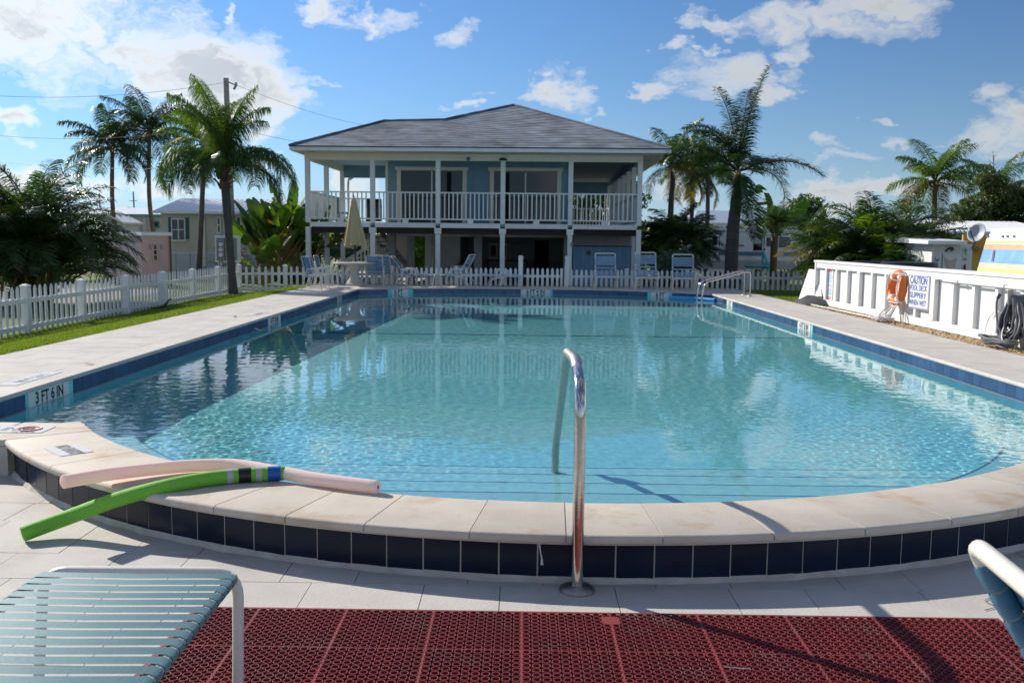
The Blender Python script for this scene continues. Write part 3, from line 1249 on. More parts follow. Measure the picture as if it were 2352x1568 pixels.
def blades(n_, fn, hmin, hmax, seed, w=.006):
    g = np.random.default_rng(seed)
    V_, F_ = [], []
    for i in range(n_):
        x, y, z = fn(g)
        a = g.uniform(0, 6.28)
        h = g.uniform(hmin, hmax)
        dx, dy = math.cos(a) * w, math.sin(a) * w
        lx, ly = g.normal(0, .35) * h, g.normal(0, .35) * h
        k_ = len(V_)
        V_ += [(x - dx, y - dy, z - .004), (x + dx, y + dy, z - .004), (x + lx, y + ly, z + h)]
        F_.append((k_, k_ + 1, k_ + 2))
    me = bpy.data.meshes.new('grass')
    me.from_pydata(V_, [], F_)
    me.materials.append(MATS['grass'])
    o = bpy.data.objects.new('grass', me)
    COL.objects.link(o)
    return o


def f1(g):
    x = XL - .01 - 2.7 * g.random() ** 1.1
    y = 8 + 22.6 * g.random() ** 1.4
    return x, y, lawn_z(x, y)


tag(blades(95000, f1, .018, .05, 1, .0085), 'short mown grass between the left deck and the fence', kind='stuff')
tag(blades(14000, lambda g: (XR + .02 + 2.8 * g.random(), 24.7 + 7 * g.random(), -.06), .02, .05, 2, .01), 'short grass beyond the right deck', kind='stuff')
tag(blades(16000, lambda g: (-6.7 + 13.7 * g.random(), 31.37 + .8 * g.random(), -.09), .05, .13, 3, .01), 'grass along the far picket fence', kind='stuff')
sheet('road', [(-40, -9.9, 8, 33.0), (-9.9, -3, 33.7, 40)], -.338, 'asphalt', 'pale paved lane beyond the picket fences')
sheet('lawn', [(-60, -9.9, 35, 70)], -.335, 'lawn_soil', 'grass around the trailers on the left')
sheet('lawn', [(7.3, 60, 33.6, 80)], -.335, 'lawn_soil', 'grass around the trailers on the right')
sheet('paved_yard', [(-9, 7.2, 33.62, 60)], -.335, 'concrete', 'concrete floor under the raised house')

# gravel border along the white screen
sheet('border', [(XR + .002, 7.82, 7.0, 24.6)], -.05, 'dirt', 'bare earth under the gravel border')
g = np.random.default_rng(8)
V, F = [], []
base = [(math.sqrt(8 / 9), 0, -1 / 3), (-math.sqrt(2 / 9), math.sqrt(2 / 3), -1 / 3), (-math.sqrt(2 / 9), -math.sqrt(2 / 3), -1 / 3), (0, 0, 1)]
bm = bmesh.new()
bmesh.ops.create_icosphere(bm, subdivisions=1, radius=1)
iv = [v.co.copy() for v in bm.verts]
ifc = [[v.index for v in f.verts] for f in bm.faces]
bm.free()
for i in range(4200):
    y = 10.5 + 14.0 * g.random() ** 1.25
    x = XR + .02 + .58 * g.random()
    if g.random() < .08:
        x = XR - .03 * g.random()
    s_ = g.uniform(.014, .034)
    k = len(V)
    a = g.uniform(0, 6.28)
    sx_, sy_, sz_ = s_ * g.uniform(.7, 1.3), s_ * g.uniform(.7, 1.3), s_ * g.uniform(.5, .8)
    for v in iv:
        px_, py_ = v.x * sx_, v.y * sy_
        V.append((x + px_ * math.cos(a) - py_ * math.sin(a), y + px_ * math.sin(a) + py_ * math.cos(a), -.045 + .5 * sz_ + v.z * sz_))
    F += [tuple(j + k for j in f) for f in ifc]
m = MB()
m.add(V, F)
o = m.build('gravel', 'gravel')
tag(o, 'orange brown gravel border along the foot of the white screen', kind='stuff')


# ================================================================== THINGS ON THE NEAR TERRACE
# ---- red rubber drainage mat
def build_mat():
    x0, x1, y0, y1 = -1.62, 2.39, 3.05, 4.485
    z0 = DECK + .002
    mt = root('rubber_mat', ((x0 + x1) / 2, (y0 + y1) / 2, DECK), 'dark red rubber drainage mat with round holes on the terrace', 'mat')
    p = .0432
    ring, hole, n_ = .0195, .0158, 12
    hw, hr = .013, .019          # web height, ring height
    V, F = [], []
    nx_ = int((x1 - x0 - .06) / p)
    ny_ = int((y1 - y0 - .05) / p)
    ox = x0 + (x1 - x0 - nx_ * p) / 2
    oy = y1 - .03 - ny_ * p
    cs = [(math.cos(2 * math.pi * (k_ + .5) / n_), math.sin(2 * math.pi * (k_ + .5) / n_)) for k_ in range(n_)]
    sq = []
    for c, s_ in cs:
        q = max(abs(c), abs(s_))
        sq.append((c / q * p / 2, s_ / q * p / 2))
    solid = []
    for i in range(nx_):
        for j in range(ny_):
            cx_, cy_ = ox + (i + .5) * p, oy + (j + .5) * p
            gi = (i + 3) % 10 == 0
            if (i, j) in ((46, ny_ - 2), (46, ny_ - 3), (47, ny_ - 2), (47, ny_ - 3)):
                b = len(V)
                V += [(cx_ - p / 2, cy_ - p / 2, z0 + hw), (cx_ + p / 2, cy_ - p / 2, z0 + hw), (cx_ + p / 2, cy_ + p / 2, z0 + hw), (cx_ - p / 2, cy_ + p / 2, z0 + hw)]
                F.append((b, b + 1, b + 2, b + 3))
                continue
            st = .5 * p if False else 0
            b = len(V)
            dz = .0012 * math.sin(cx_ * 9) * math.sin(cy_ * 11)
            for r_, z_ in ((hole, .001), (hole, hr), (ring, hr), (ring, hw)):
                V += [(cx_ + c * r_, cy_ + s_ * r_, z0 + z_ + (dz if z_ > .002 else 0)) for c, s_ in cs]
            V += [(cx_ + a_, cy_ + b_, z0 + hw + dz) for a_, b_ in sq]
            for l in range(4):
                for k_ in range(n_):
                    if l == 3 and k_ not in (11, 2, 5, 8):
                        continue
                    k2 = (k_ + 1) % n_
                    F.append((b + l * n_ + k_, b + l * n_ + k2, b + (l + 1) * n_ + k2, b + (l + 1) * n_ + k_))
    m_ = MB()
    m_.add(V, F)
    m_.build('perforated_sheet', 'rubber_red', mt)
    # solid border with a sloped rim, and the raised ribs between the squares
    m_ = MB()
    bx0, bx1, by0, by1 = ox, ox + nx_ * p, oy, oy + ny_ * p
    zt = z0 + .016
    for (a, b_, c, d) in (((x0, y1), (x1, y1), (bx1, by1), (bx0, by1)), ((x1, y1), (x1, y0), (bx1, by0), (bx1, by1)), ((x0, y0), (x0, y1), (bx0, by1), (bx0, by0))):
        mid = lambda u, v: ((u[0] + v[0]) / 2, (u[1] + v[1]) / 2)
        ma, mb_ = mid(a, d), mid(b_, c)
        m_.quad((*a, z0), (*b_, z0), (*mb_, zt), (*ma, zt))
        m_.quad((*ma, zt), (*mb_, zt), (*c, zt), (*d, zt))
    m_.build('border', 'rubber_red', mt)
    for i in range(nx_):
        if (i + 3) % 10 == 0 and i > 0:
            u = ox + i * p
            MB().box(u - .0045, u + .0045, by0, by1, z0 + .008, z0 + .0178).build('rib', 'rubber_red', mt)
    for j in (ny_ - 10, ny_ - 20):
        v_ = oy + j * p
        MB().box(bx0, bx1, v_ - .003, v_ + .003, z0 + .008, z0 + .0170).build('rib', 'rubber_red', mt)
    MB().box(x0 + .02, x1 - .02, y0, y1 - .02, DECK + .0015, DECK + .003).build('hole_shade_sheet', 'mat_hole_shade', mt)  # added dark sheet: the shade in the holes put in as colour
    MB().box(ox + 46 * p, ox + 48 * p, oy + (ny_ - 3) * p, oy + (ny_ - 1) * p, z0 + .010, z0 + .0175).build('label_pad', 'rubber_red', mt)


build_mat()


# ---- strap furniture
def chaise(name, loc, rz, label, group, strap, width=.66, length=1.75, seat_h=.38, back=0.0, back_len=.75, arms=True, tube_r=.0135, fine=False, frame='cream_tube'):
    """strap chaise: +y is the foot end, the back rises from the head end"""
    r_ = root(name, loc, label, 'lounger', group, rz)
    ORG[r_.name] = (0, 0, 0)
    w = width / 2
    L_ = length
    hinge = back_len
    sl = L_ - hinge
    bh, bl = math.sin(back) * back_len, math.cos(back) * back_len
    # side rails (wrapped by the straps)
    for s_ in (-1, 1):
        MB().tube([(s_ * w, hinge, seat_h), (s_ * w, L_ - .03, seat_h)], tube_r, 8).build('seat_rail', frame, r_, True)
    # foot frame: a hoop of tube with two legs
    m_ = MB()
    lw_ = w + .015
    m_.tube(fillet([(-lw_ - .01, L_ - .08, 0), (-lw_, L_ - .01, seat_h + .012), (lw_, L_ - .01, seat_h + .012), (lw_ + .01, L_ - .08, 0)], .10, 6), tube_r * 1.1, 10)
    m_.build('foot_frame', frame, r_, True)
    m_ = MB()
    m_.tube(fillet([(-lw_ - .01, hinge + .02, 0), (-lw_, hinge + .10, seat_h - .02), (lw_, hinge + .10, seat_h - .02), (lw_ + .01, hinge + .02, 0)], .06, 5), tube_r, 8)
    m_.build('middle_frame', frame, r_, True)
    # rear legs from the hinge
    for s_ in (-1, 1):
        m_ = MB()
        m_.tube(fillet([(s_ * lw_, hinge + .15, seat_h - .02), (s_ * lw_, hinge - .25, seat_h - .10), (s_ * (lw_ + .01), hinge - .34, 0)], .06, 4), tube_r, 8)
        m_.build('leg', frame, r_, True)
        if arms:
            m_ = MB()
            m_.tube(fillet([(s_ * (lw_ + .02), hinge + .36, seat_h - .03), (s_ * (lw_ + .03), hinge + .30, seat_h + .20), (s_ * (lw_ + .03), hinge - .05, seat_h + .22), (s_ * (lw_ + .02), hinge - .12, seat_h - .03)], .07, 4), tube_r, 8)
            m_.build('arm', frame, r_, True)
    # back frame
    m_ = MB()
    top = (hinge - bl, seat_h + bh)
    m_.tube(fillet([(-w, hinge, seat_h), (-w, *top), (w, *top), (w, hinge, seat_h)], .07, 5), tube_r, 8)
    m_.build('back_frame', frame, r_, True)
    # straps wrapped round the rails
    pitch, sw = (.0685, .0545) if fine else (.062, .046)
    th = .003

    def strap_mesh(c0, ux, n_up):
        m2 = MB()
        c0, ux, n_up = Vector(c0), Vector(ux), Vector(n_up)
        e = tube_r + .003
        prof = [(-w - e, -.004), (-w - e * .9, e * .55), (-w, e), (0, e - .004), (w, e), (w + e * .9, e * .55), (w + e, -.004), (w + e * .75, -e * .8), (w, -e - .001)]
        profL = [(-w, -e - .001), (-w - e * .75, -e * .8)] + prof
        a_ = [c0 + Vector((x_, 0, 0)) + n_up * z_ - ux * (sw / 2) for x_, z_ in profL]
        b_ = [c0 + Vector((x_, 0, 0)) + n_up * z_ + ux * (sw / 2) for x_, z_ in profL]
        k_ = len(profL)
        m2.add(a_ + b_, [(i, i + 1, k_ + i + 1, k_ + i) for i in range(k_ - 1)])
        return m2
    allm = MB()
    n_s = int((sl - .10) / pitch)
    for i in range(n_s):
        y_ = L_ - .075 - i * pitch
        sm = strap_mesh((0, y_, seat_h), (0, 1, 0), (0, 0, 1))
        if fine:
            sm.build('strap', strap, r_, True)
        else:
            allm.add(sm.V, sm.F)
    n_b = int((back_len - .09) / pitch)
    d = Vector((0, -math.cos(back), math.sin(back)))
    nn = Vector((0, math.sin(back), math.cos(back)))
    for i in range(n_b):
        if back > .3 and not fine and i in (n_b // 2, n_b // 2 - 2):
            continue
        c = Vector((0, hinge, seat_h)) + d * (.05 + i * pitch)
        sm = strap_mesh(c, d, nn)
        if fine:
            sm.build('strap', strap, r_, True)
        else:
            allm.add(sm.V, sm.F)
    if not fine:
        o = allm.build('strapping', strap, r_, True)
        o['kind'] = 'stuff'
    return r_


def dining_chair(name, loc, rz, label, group, strap):
    """strap armchair, faces +y"""
    r_ = root(name, loc, label, 'chair', group, rz)
    ORG[r_.name] = (0, 0, 0)
    w, t_ = .27, .013
    for s_ in (-1, 1):
        m_ = MB()
        m_.tube(fillet([(s_ * (w + .03), .30, 0), (s_ * (w + .03), .20, .62), (s_ * (w + .03), -.16, .62), (s_ * (w + .03), -.34, 0)], .07, 4), t_, 8)
        m_.build('arm_frame', 'cream_tube', r_, True)
        MB().tube([(s_ * (w + .03), .29, .05), (s_ * (w + .03), -.32, .05)], t_ * .9, 6).build('stretcher', 'cream_tube', r_, True)
    m_ = MB()
    m_.tube(fillet([(-w, .26, .41), (-w, -.2, .38), (-w, -.36, .98), (w, -.36, .98), (w, -.2, .38), (w, .26, .41), (-w, .26, .41)], .06, 4), t_, 8)
    m_.build('seat_and_back_frame', 'cream_tube', r_, True)
    m_ = MB()
    for i in range(7):
        y_ = .23 - i * .062
        m_.box(-w - .014, w + .014, y_ - .023, y_ + .023, .405 + (y_ - .23) * .06, .412 + (y_ - .23) * .06)
    o = m_.build('seat_straps', strap, r_)
    o['kind'] = 'stuff'
    m_ = MB()
    for i in range(8):
        z_ = .48 + i * .062
        yy = -.2 - (z_ - .38) * .267
        m_.beam((-w - .014, yy, z_), (w + .014, yy, z_), .008, .047, (0, -.25, 1))
    o = m_.build('back_straps', strap, r_)
    o['kind'] = 'stuff'
    return r_


# near left: foot end of a teal chaise standing on the terrace
chaise('chaise_lounge', (-1.505, 1.84, DECK), R(1.0), 'large teal strap chaise with white frame on the near terrace over the red mat', None, 'strap_teal', .76, 1.84, .475, R(10), .72, False, .0205, True)
# near right: corner of a reclined chair back
def near_chair():
    c = Vector((1.035, 2.13, .92))
    r_ = root('strap_chair', (1.55, 1.85, DECK), 'reclined blue strap chair with thick cream tube at the right edge of the terrace', 'chair')
    tr = .021
    c = at(2231, 1243, 2.10)
    dn = (at(2338, 1432, 2.06) - c).normalized()
    al = (at(2352, 1322, 1.82) - c)
    al.z *= .2
    al.normalize()
    lo = c + dn * 1.02
    m_ = MB()
    m_.tube(fillet([lo, c, c + al * .58, lo + al * .58], .075, 8), tr, 14)
    m_.build('back_frame', 'cream_tube', r_, True)
    nrm = dn.cross(al).normalized()
    if nrm.x < 0:
        nrm = -nrm
    for i in range(14):
        o_ = .088 + i * .0675
        m2 = MB()
        e = tr + .0045
        p0 = c + dn * o_
        ws = .0325
        for pc in (p0, p0 + al * .58):
            m2.tube([pc - dn * ws, pc - dn * ws * .6, pc, pc + dn * ws * .6, pc + dn * (ws - .001)], [e - .001, e + .0012, e + .0008, e, e - .0025], 16, caps=False)
        f_ = nrm * (e - .001)
        m2.quad(p0 - dn * ws + f_, p0 + dn * ws + f_, p0 + al * .58 + dn * ws + f_, p0 + al * .58 - dn * ws + f_)
        m2.build('strap', 'strap_blue', r_, True)
    # seat and legs, out to the right
    s0, s1 = lo, lo + al * .58
    m_ = MB()
    m_.tube(fillet([s0, s0 + Vector((.62, 0, .06)), s1 + Vector((.62, 0, .06)), s1], .06, 5), tr, 10)
    m_.build('seat_frame', 'cream_tube', r_, True)
    for i in range(9):
        x_ = lo.x + .05 + i * .066
        MB().box(x_ - .024, x_ + .024, s1.y - .02, s0.y + .02, lo.z + .02 + .006 * i, lo.z + .027 + .006 * i).build('strap', 'strap_blue', r_)
    for q in (s0, s1):
        MB().tube([q + Vector((.55, 0, .05)), Vector((q.x + .6, q.y, DECK))], tr, 8).build('leg', 'cream_tube', r_, True)
        MB().tube([q + Vector((.08, 0, 0)), Vector((q.x - .05, q.y, DECK))], tr, 8).build('leg', 'cream_tube', r_, True)


near_chair()

# ---- pool noodles
def noodle(name, pts, r_, matn, label, bands=()):
    P = bez(pts, 60)
    rt = root(name, P[0], label, 'pool noodle')
    rr = [r_] * len(P)
    m_ = MB()
    m_.tube([P[0] - (P[1] - P[0]).normalized() * r_ * .12] + P + [P[-1] + (P[-1] - P[-2]).normalized() * .006], [r_ * .80] + rr + [r_ * .93], 20)
    m_.build('foam_tube', matn, rt, True)
    tot = [0]
    for a_, b_ in zip(P, P[1:]):
        tot.append(tot[-1] + (b_ - a_).length)
    for (s0, s1, mt) in bands:      # metres from the far end
        seg = [p for p, q in zip(P, tot) if tot[-1] - s1 <= q <= tot[-1] - s0]

        def pt(q):
            for i in range(len(P) - 1):
                if tot[i + 1] >= q:
                    return P[i].lerp(P[i + 1], (q - tot[i]) / (tot[i + 1] - tot[i]))
            return P[-1]
        seg = [pt(tot[-1] - s1 + (s1 - s0) * k_ / 4) for k_ in range(5)]
        MB().tube(seg, r_ + .0012, 20, caps=False).build('tape_band', mt, rt, True)
    # hollow end
    e = P[-1] + (P[-1] - P[-2]).normalized() * .007
    MB().tube([e, e + (P[-1] - P[-2]).normalized() * .0015], .012, 10).build('hollow', 'ink_grey', rt, True)
    return rt


G = [atz(52, 1226, DECK + .05), atz(150, 1190, -.17), atz(265, 1148, -.05), atz(380, 1117, .032), atz(480, 1099, .047), atz(560, 1091, .047), atz(652, 1086, .047)]
noodle('pool_noodle', G, .0465, 'foam_green', 'lime green pool noodle leaning from the coping down to the terrace', [(.02, .10, 'tape_blue'), (.135, .175, 'tape_silver'), (.205, .285, 'tape_black'), (.32, .36, 'tape_silver')])
Pk = [atz(146, 1106, .075), atz(240, 1090, .062), atz(340, 1078, .052), atz(440, 1069, .047), atz(540, 1068, .046), atz(640, 1084, .046), atz(750, 1103, .044), atz(866, 1118, .040)]
noodle('pool_noodle', Pk, .042, 'foam_pink', 'pale pink pool noodle lying along the rounded coping behind the green one')
Bl = [atz(1537, 684, ZW + .02), atz(1575, 685, ZW + .03), atz(1608, 687, ZW + .03), atz(1643, 690, ZW + .02)]
noodle('pool_noodle', Bl, .062, 'foam_blue', 'bright blue pool noodle floating by the far right ladder')

# ---- stainless grab rail in front
rail = root('grab_rail', (.312, 4.80, DECK), 'stainless steel hand rail arching over the pool rim in the middle', 'hand rail')
pts = fillet([(.312, 4.80, DECK), (.312, 4.815, .80), (.308, 5.18, .905), (.305, 6.15, .835), (.303, 7.82, -.17), (.303, 7.86, -1.04)], .16, 8)
k = next(i for i, p in enumerate(pts) if p.y > 5.05)
MB().tube(pts[:k + 1], .0315, 20).build('post', 'metal', rail, True)
MB().tube(pts[k:], .0315, 20).build('top_bar', 'metal_worn', rail, True)
MB().lathe([(.095, 0), (.095, .012), (.085, .022), (.05, .03), (.034, .034)], (.312, 4.80, DECK), 28).build('escutcheon', 'metal_worn', rail, True)

# ---- ladder rails at the far right corner
lad = root('pool_ladder', (6.2, 27.4, 0), 'pair of stainless ladder rails at the far right pool corner', 'ladder')
for y in (27.05, 27.78):
    MB().tube(fillet([(6.58, y, 0), (6.57, y, .70), (6.42, y, .70), (5.28, y, .38), (5.20, y, .1), (5.20, y, -1.1)], .16, 6), .025, 10).build('rail', 'metal', lad, True)
    MB().lathe([(.075, 0), (.07, .015), (.035, .022)], (6.58, y, .001), 14).build('escutcheon', 'metal_worn', lad, True)
for z in (-.35, -.62, -.9):
    MB().box(5.12, 5.28, 27.05, 27.78, z - .02, z + .02).build('tread', 'white_paint', lad)
# ---- skimmer lid beside it
sk = MB().box(PX1 - .03, PX1 - .002, 26.3, 26.6, -.17, -.06).build('skimmer_mouth', 'dark_void')
sk.parent = pool
sk.location = tuple(-v for v in ORG[pool.name])

# ---- fallen leaves and bits
rng = random.Random(5)
for i, (px_, py_) in enumerate([(205, 837), (390, 797), (480, 770), (600, 760), (590, 757), (640, 748), (540, 728)]):
    p = atz(px_, py_, .004)
    m_ = MB()
    a = rng.uniform(0, 6.28)
    l, w = rng.uniform(.05, .085), rng.uniform(.018, .03)
    u = Vector((math.cos(a), math.sin(a), 0))
    v = Vector((-u.y, u.x, 0))
    m_.add([p - u * l, p - u * l * .3 - v * w + Vector((0, 0, .012)), p - u * l * .3 + v * w + Vector((0, 0, .008)), p + u * l * .4 - v * w * .8 + Vector((0, 0, .02)), p + u * l * .4 + v * w * .8 + Vector((0, 0, .014)), p + u * l + Vector((0, 0, .022))],
           [(0, 1, 2), (1, 3, 4, 2), (3, 5, 4)])
    o = m_.build('dry_leaf', 'frond_dead')
    tag(o, ['curled brown leaf nearest the camera on the left deck', 'curled brown leaf second from the camera on the left deck', 'lone brown leaf halfway along the left deck', 'large brown leaf of a pair far along the left deck', 'small brown leaf of a pair far along the left deck', 'brown leaf farthest along the left deck near the pool edge', 'brown leaf in the middle of the left walk near the grass'][i], 'leaf', 'fallen leaves on the left deck')
p = atz(1690, 1533, DECK + .024)
o = MB().tube([p + Vector((-.05, .01, 0)), p, p + Vector((.06, -.012, .002))], .0022, 5).build('straw', 'rope')
tag(o, 'thin pale straw lying on the red mat', 'straw')
o = MB().tube(bez([atz(2290, 1368, DECK + .005), atz(2262, 1378, DECK + .006), atz(2285, 1392, DECK + .006), atz(2262, 1400, DECK + .005)], 14), .0018, 5).build('twig', 'twig')
tag(o, 'curled brown twig on the terrace beside the red mat corner', 'twig')


# ================================================================== FENCES
def picket_mesh(h, w=.085, t=.022):
    m_ = MB()
    prof = [(-w / 2, 0), (w / 2, 0), (w / 2, h - .07), (w * .30, h - .035), (0, h), (-w * .30, h - .035), (-w / 2, h - .07)]
    k_ = len(prof)
    V_ = [(x_, -t / 2, z_) for x_, z_ in prof] + [(x_, t / 2, z_) for x_, z_ in prof]
    m_.add(V_, [tuple(range(k_)), tuple(range(2 * k_ - 1, k_ - 1, -1))] + [((i + 1) % k_, i, k_ + i, k_ + (i + 1) % k_) for i in range(k_)])
    return m_.mesh('picket', 'white_paint')


def post_mesh(h, w=.13):
    c = w / 2
    m_ = MB()
    m_.box(-c, c, -c, c, 0, h - .05)
    k_ = c + .012
    m_.add([(-k_, -k_, h - .05), (k_, -k_, h - .05), (k_, k_, h - .05), (-k_, k_, h - .05), (-k_, -k_, h - .025), (k_, -k_, h - .025), (k_, k_, h - .025), (-k_, k_, h - .025), (-c * .4, -c * .4, h + .005), (c * .4, -c * .4, h + .005), (c * .4, c * .4, h + .005), (-c * .4, c * .4, h + .005)],
           [(3, 2, 1, 0), (0, 1, 5, 4), (1, 2, 6, 5), (2, 3, 7, 6), (3, 0, 4, 7), (4, 5, 9, 8), (5, 6, 10, 9), (6, 7, 11, 10), (7, 4, 8, 11), (8, 9, 10, 11)])
    return m_.mesh('post', 'white_paint')


def fence(posts, zb, h, n_p, label, cat='fence', post_ends=(True, True), side=-1):
    """posts: list of (x, y); zb: ground height at each; pickets stand on the side given"""
    r_ = root('picket_fence', (posts[0][0], posts[0][1], zb[0]), label, cat)
    pm, qm = picket_mesh(h), post_mesh(h + .045)
    for i, (p, z_) in enumerate(zip(posts, zb)):
        if (i == 0 and not post_ends[0]) or (i == len(posts) - 1 and not post_ends[1]):
            continue
        d = Vector((posts[min(i + 1, len(posts) - 1)][0] - posts[max(i - 1, 0)][0], posts[min(i + 1, len(posts) - 1)][1] - posts[max(i - 1, 0)][1]))
        inst('post', qm, r_, (p[0], p[1], z_), (0, 0, math.atan2(d.y, d.x)))
    rg = random.Random(len(posts))
    for i in range(len(posts) - 1):
        a, b = Vector((*posts[i], zb[i])), Vector((*posts[i + 1], zb[i + 1]))
        d = b - a
        ang = math.atan2(d.y, d.x)
        nrm_ = Vector((-math.sin(ang), math.cos(ang), 0)) * (side * .033)
        for hh in (h * .70, h * .14):
            m_ = MB()
            m_.beam(a + Vector((0, 0, hh)), b + Vector((0, 0, hh)), .04, .085)
            m_.build('rail', 'white_paint', r_)
        for j in range(n_p):
            t_ = (j + 1) / (n_p + 1)
            c = a + d * t_ + nrm_
            inst('picket', pm, r_, (c.x, c.y, c.z + .01 + rg.uniform(-.004, .004)), (R(rg.uniform(-.5, .5)), R(rg.uniform(-.6, .6)), ang))
    return r_


# left fence along the lane
ZF = -.30
fy = [8.2 + 2.31 * i for i in range(11)]
fence([(-9.3 - .012 * (y - 17), y) for y in fy], [ZF] * len(fy), .885, 10, 'white picket fence running back along the left lawn', side=1)
yb = fy[-1]
xb = -9.3 - .012 * (yb - 17)
fence([(xb + .02, yb + .06), (-7.95, 31.42), (-6.55, 31.5)], [ZF, -.28, -.27], .865, 6, 'short stretch of white picket fence behind the left chairs and palm trunk', post_ends=(False, True))
GX0, GX1 = at(1196, 610, 31.6).x, at(1301, 610, 31.6).x
fl = [(-6.55 + i * (GX0 + 6.55) / 3, 31.55 + .02 * i) for i in range(4)]
fence(fl, [-.27, -.26, -.25, -.24], .845, 12, 'white picket fence between the umbrella table and the gate', post_ends=(False, False))
fr = [(GX1 + i * (9.6 - GX1) / 4, 31.6 - .02 * i) for i in range(5)]
fence(fr, [-.23, -.22, -.21, -.20, -.20], .80, 11, 'white picket fence right of the gate behind the loungers', post_ends=(False, True))
# gate with two tall posts
gt = root('garden_gate', ((GX0 + GX1) / 2, 31.6, -.25), 'low white picket gate between two taller posts', 'gate')
gm = post_mesh(1.27, .15)
inst('gate_post', gm, gt, (GX0, 31.5, -.25))
inst('gate_post', gm, gt, (GX1, 31.5, -.25), (0, R(1.2), R(4)))
gp = picket_mesh(.83, .085)
gxa, gxb = GX0 + .16, GX1 - .22
for j in range(7):
    inst('picket', gp, gt, (gxa + (gxb - gxa) * (j + .5) / 7, 31.57, -.21))
for hh in (.05, .44):
    MB().box(gxa - .06, gxb + .06, 31.59, 31.63, hh - .25 + .1, hh - .25 + .19).build('rail', 'white_paint', gt)
MB().box(gxb + .02, gxb + .10, 31.57, 31.65, -.22, .60).build('stile', 'white_paint', gt)
MB().tube([(gxb + .13, 31.56, .05), (gxb + .13, 31.56, .5)], .012, 6).build('hinge', 'pole_wood', gt)

# ================================================================== WHITE SCREEN ON THE RIGHT
def white_screen():
    X0 = 7.77
    yA, yB = 24.85, 8.5
    r_ = root('white_screen', (X0, 17, -.05), 'long white painted plank screen wall along the right side of the pool', 'screen wall')
    zt = 1.05
    MB().box(X0 - .06, X0 + .16, yB, yA + .06, zt, zt + .055).build('cap', 'wall_white', r_)
    MB().box(X0 - .035, X0 + .0, yB, yA, zt - .14, zt - .001).build('top_rail', 'wall_white', r_)
    MB().box(X0 - .035, X0 + .0, yB, yA, -.02, .13).build('bottom_rail', 'wall_white', r_)
    # panels and upright studs
    y = yA - .09
    i = 0
    MB().box(X0 - .05, X0 + .10, yA - .09, yA, -.045, zt - .001).build('end_post', 'wall_white', r_)
    st = MB().box(-.0349, .045, -.05, .05, .131, zt - .141).mesh('stud', 'wall_white')
    bp = MB().box(.046, .062, -.388, .388, .0, zt - .02).mesh('panel', 'wall_white')
    while y > yB + .8:
        y2 = y - .785
        inst('panel', bp, r_, (X0, (y + y2) / 2, 0))
        wide = i % 5 == 3
        inst('stud', st, r_, (X0 - (.012 if wide else 0), y2, 0), (0, 0, 0), (1.1, 1.7, 1) if wide else None)
        y = y2
        i += 1
    return X0


SX = white_screen()
# pipe along the near half
pp = root('water_pipe', (SX - .10, 14, .84), 'thin white pipe fixed along the top of the white screen near the hose', 'pipe')
MB().tube([(SX - .075, 17.2, .905), (SX - .075, 14.5, .895), (SX - .075, 9, .885)], .022, 8).build('pipe', 'white_paint', pp, True)
for y in (16.6, 15.0, 13.6):
    MB().box(SX - .10, SX - .036, y - .012, y + .012, .87, .93).build('clip', 'grey_box', pp)


def wall_point(px_, py_, x_):
    d = survey_dir(px_, py_)
    return EYE + d * (x_ / d.x)


# lifebuoy
lb_c = wall_point(2061, 661, SX - .13)
lb = root('lifebuoy', lb_c, 'orange ring lifebuoy with white bands hung on the white screen', 'lifebuoy')
Rb, rb = .285, .085
ring = [(lb_c.x + .02 * math.sin(a_), lb_c.y + Rb * math.cos(a_), lb_c.z + Rb * math.sin(a_)) for a_ in [2 * math.pi * k_ / 40 for k_ in range(40)]]
MB().tube(ring, rb, 16, True).build('ring', 'orange', lb, True)
for a_ in (R(50), R(130), R(230), R(310)):
    seg = [(lb_c.x + .02 * math.sin(a_ + R(q)), lb_c.y + Rb * math.cos(a_ + R(q)), lb_c.z + Rb * math.sin(a_ + R(q))) for q in (-7, -3, 0, 3, 7)]
    MB().tube(seg, rb + .006, 16, caps=False).build('band', 'white_paint', lb, True)
for q0 in (50, 130, 230, 310):
    q1 = q0 + (80 if q0 in (50, 230) else 100)
    pts = []
    for k_ in range(11):
        a_ = R(q0 + (q1 - q0) * k_ / 10)
        rr_ = Rb + rb + .015 - .10 * math.sin(math.pi * k_ / 10)
        pts.append((lb_c.x - .06 - .06 * math.sin(math.pi * k_ / 10), lb_c.y + rr_ * math.cos(a_), lb_c.z + rr_ * math.sin(a_)))
    MB().tube(pts, .012, 6).build('grab_line', 'rope', lb, True)
rp = root('throw_rope', (lb_c.x - .1, lb_c.y, 0), 'tangle of white throwing rope hanging under the lifebuoy', 'rope')
rg = random.Random(4)
for k_ in range(9):
    yo = rg.uniform(-.30, .26)
    top = Vector((lb_c.x - .06, lb_c.y + yo * .7, lb_c.z - .33 - .05 * math.cos(yo * 6)))
    bot = Vector((lb_c.x - .18 - rg.uniform(0, .12), lb_c.y + yo * .6 + rg.uniform(-.1, .1), -.01))
    md = top.lerp(bot, .5) + Vector((rg.uniform(-.08, .03), rg.uniform(-.12, .12), 0))
    MB().tube(bez([top, md, bot + Vector((0, 0, .08)), bot + Vector((-.05, rg.uniform(-.12, .12), .0))], 18), .014, 6).build('rope_strand', 'rope', rp, True)
pts = []
for k_ in range(70):
    pts.append((lb_c.x - .26 + .14 * math.sin(k_ * 1.1) + .04 * math.sin(k_ * 2.7), lb_c.y + .22 * math.cos(k_ * .9) + .10 * math.sin(k_ * .37), .0 + .002 * k_ * .5))
MB().tube(bez(pts, 140), .013, 5).build('rope_pile', 'rope', rp, True)

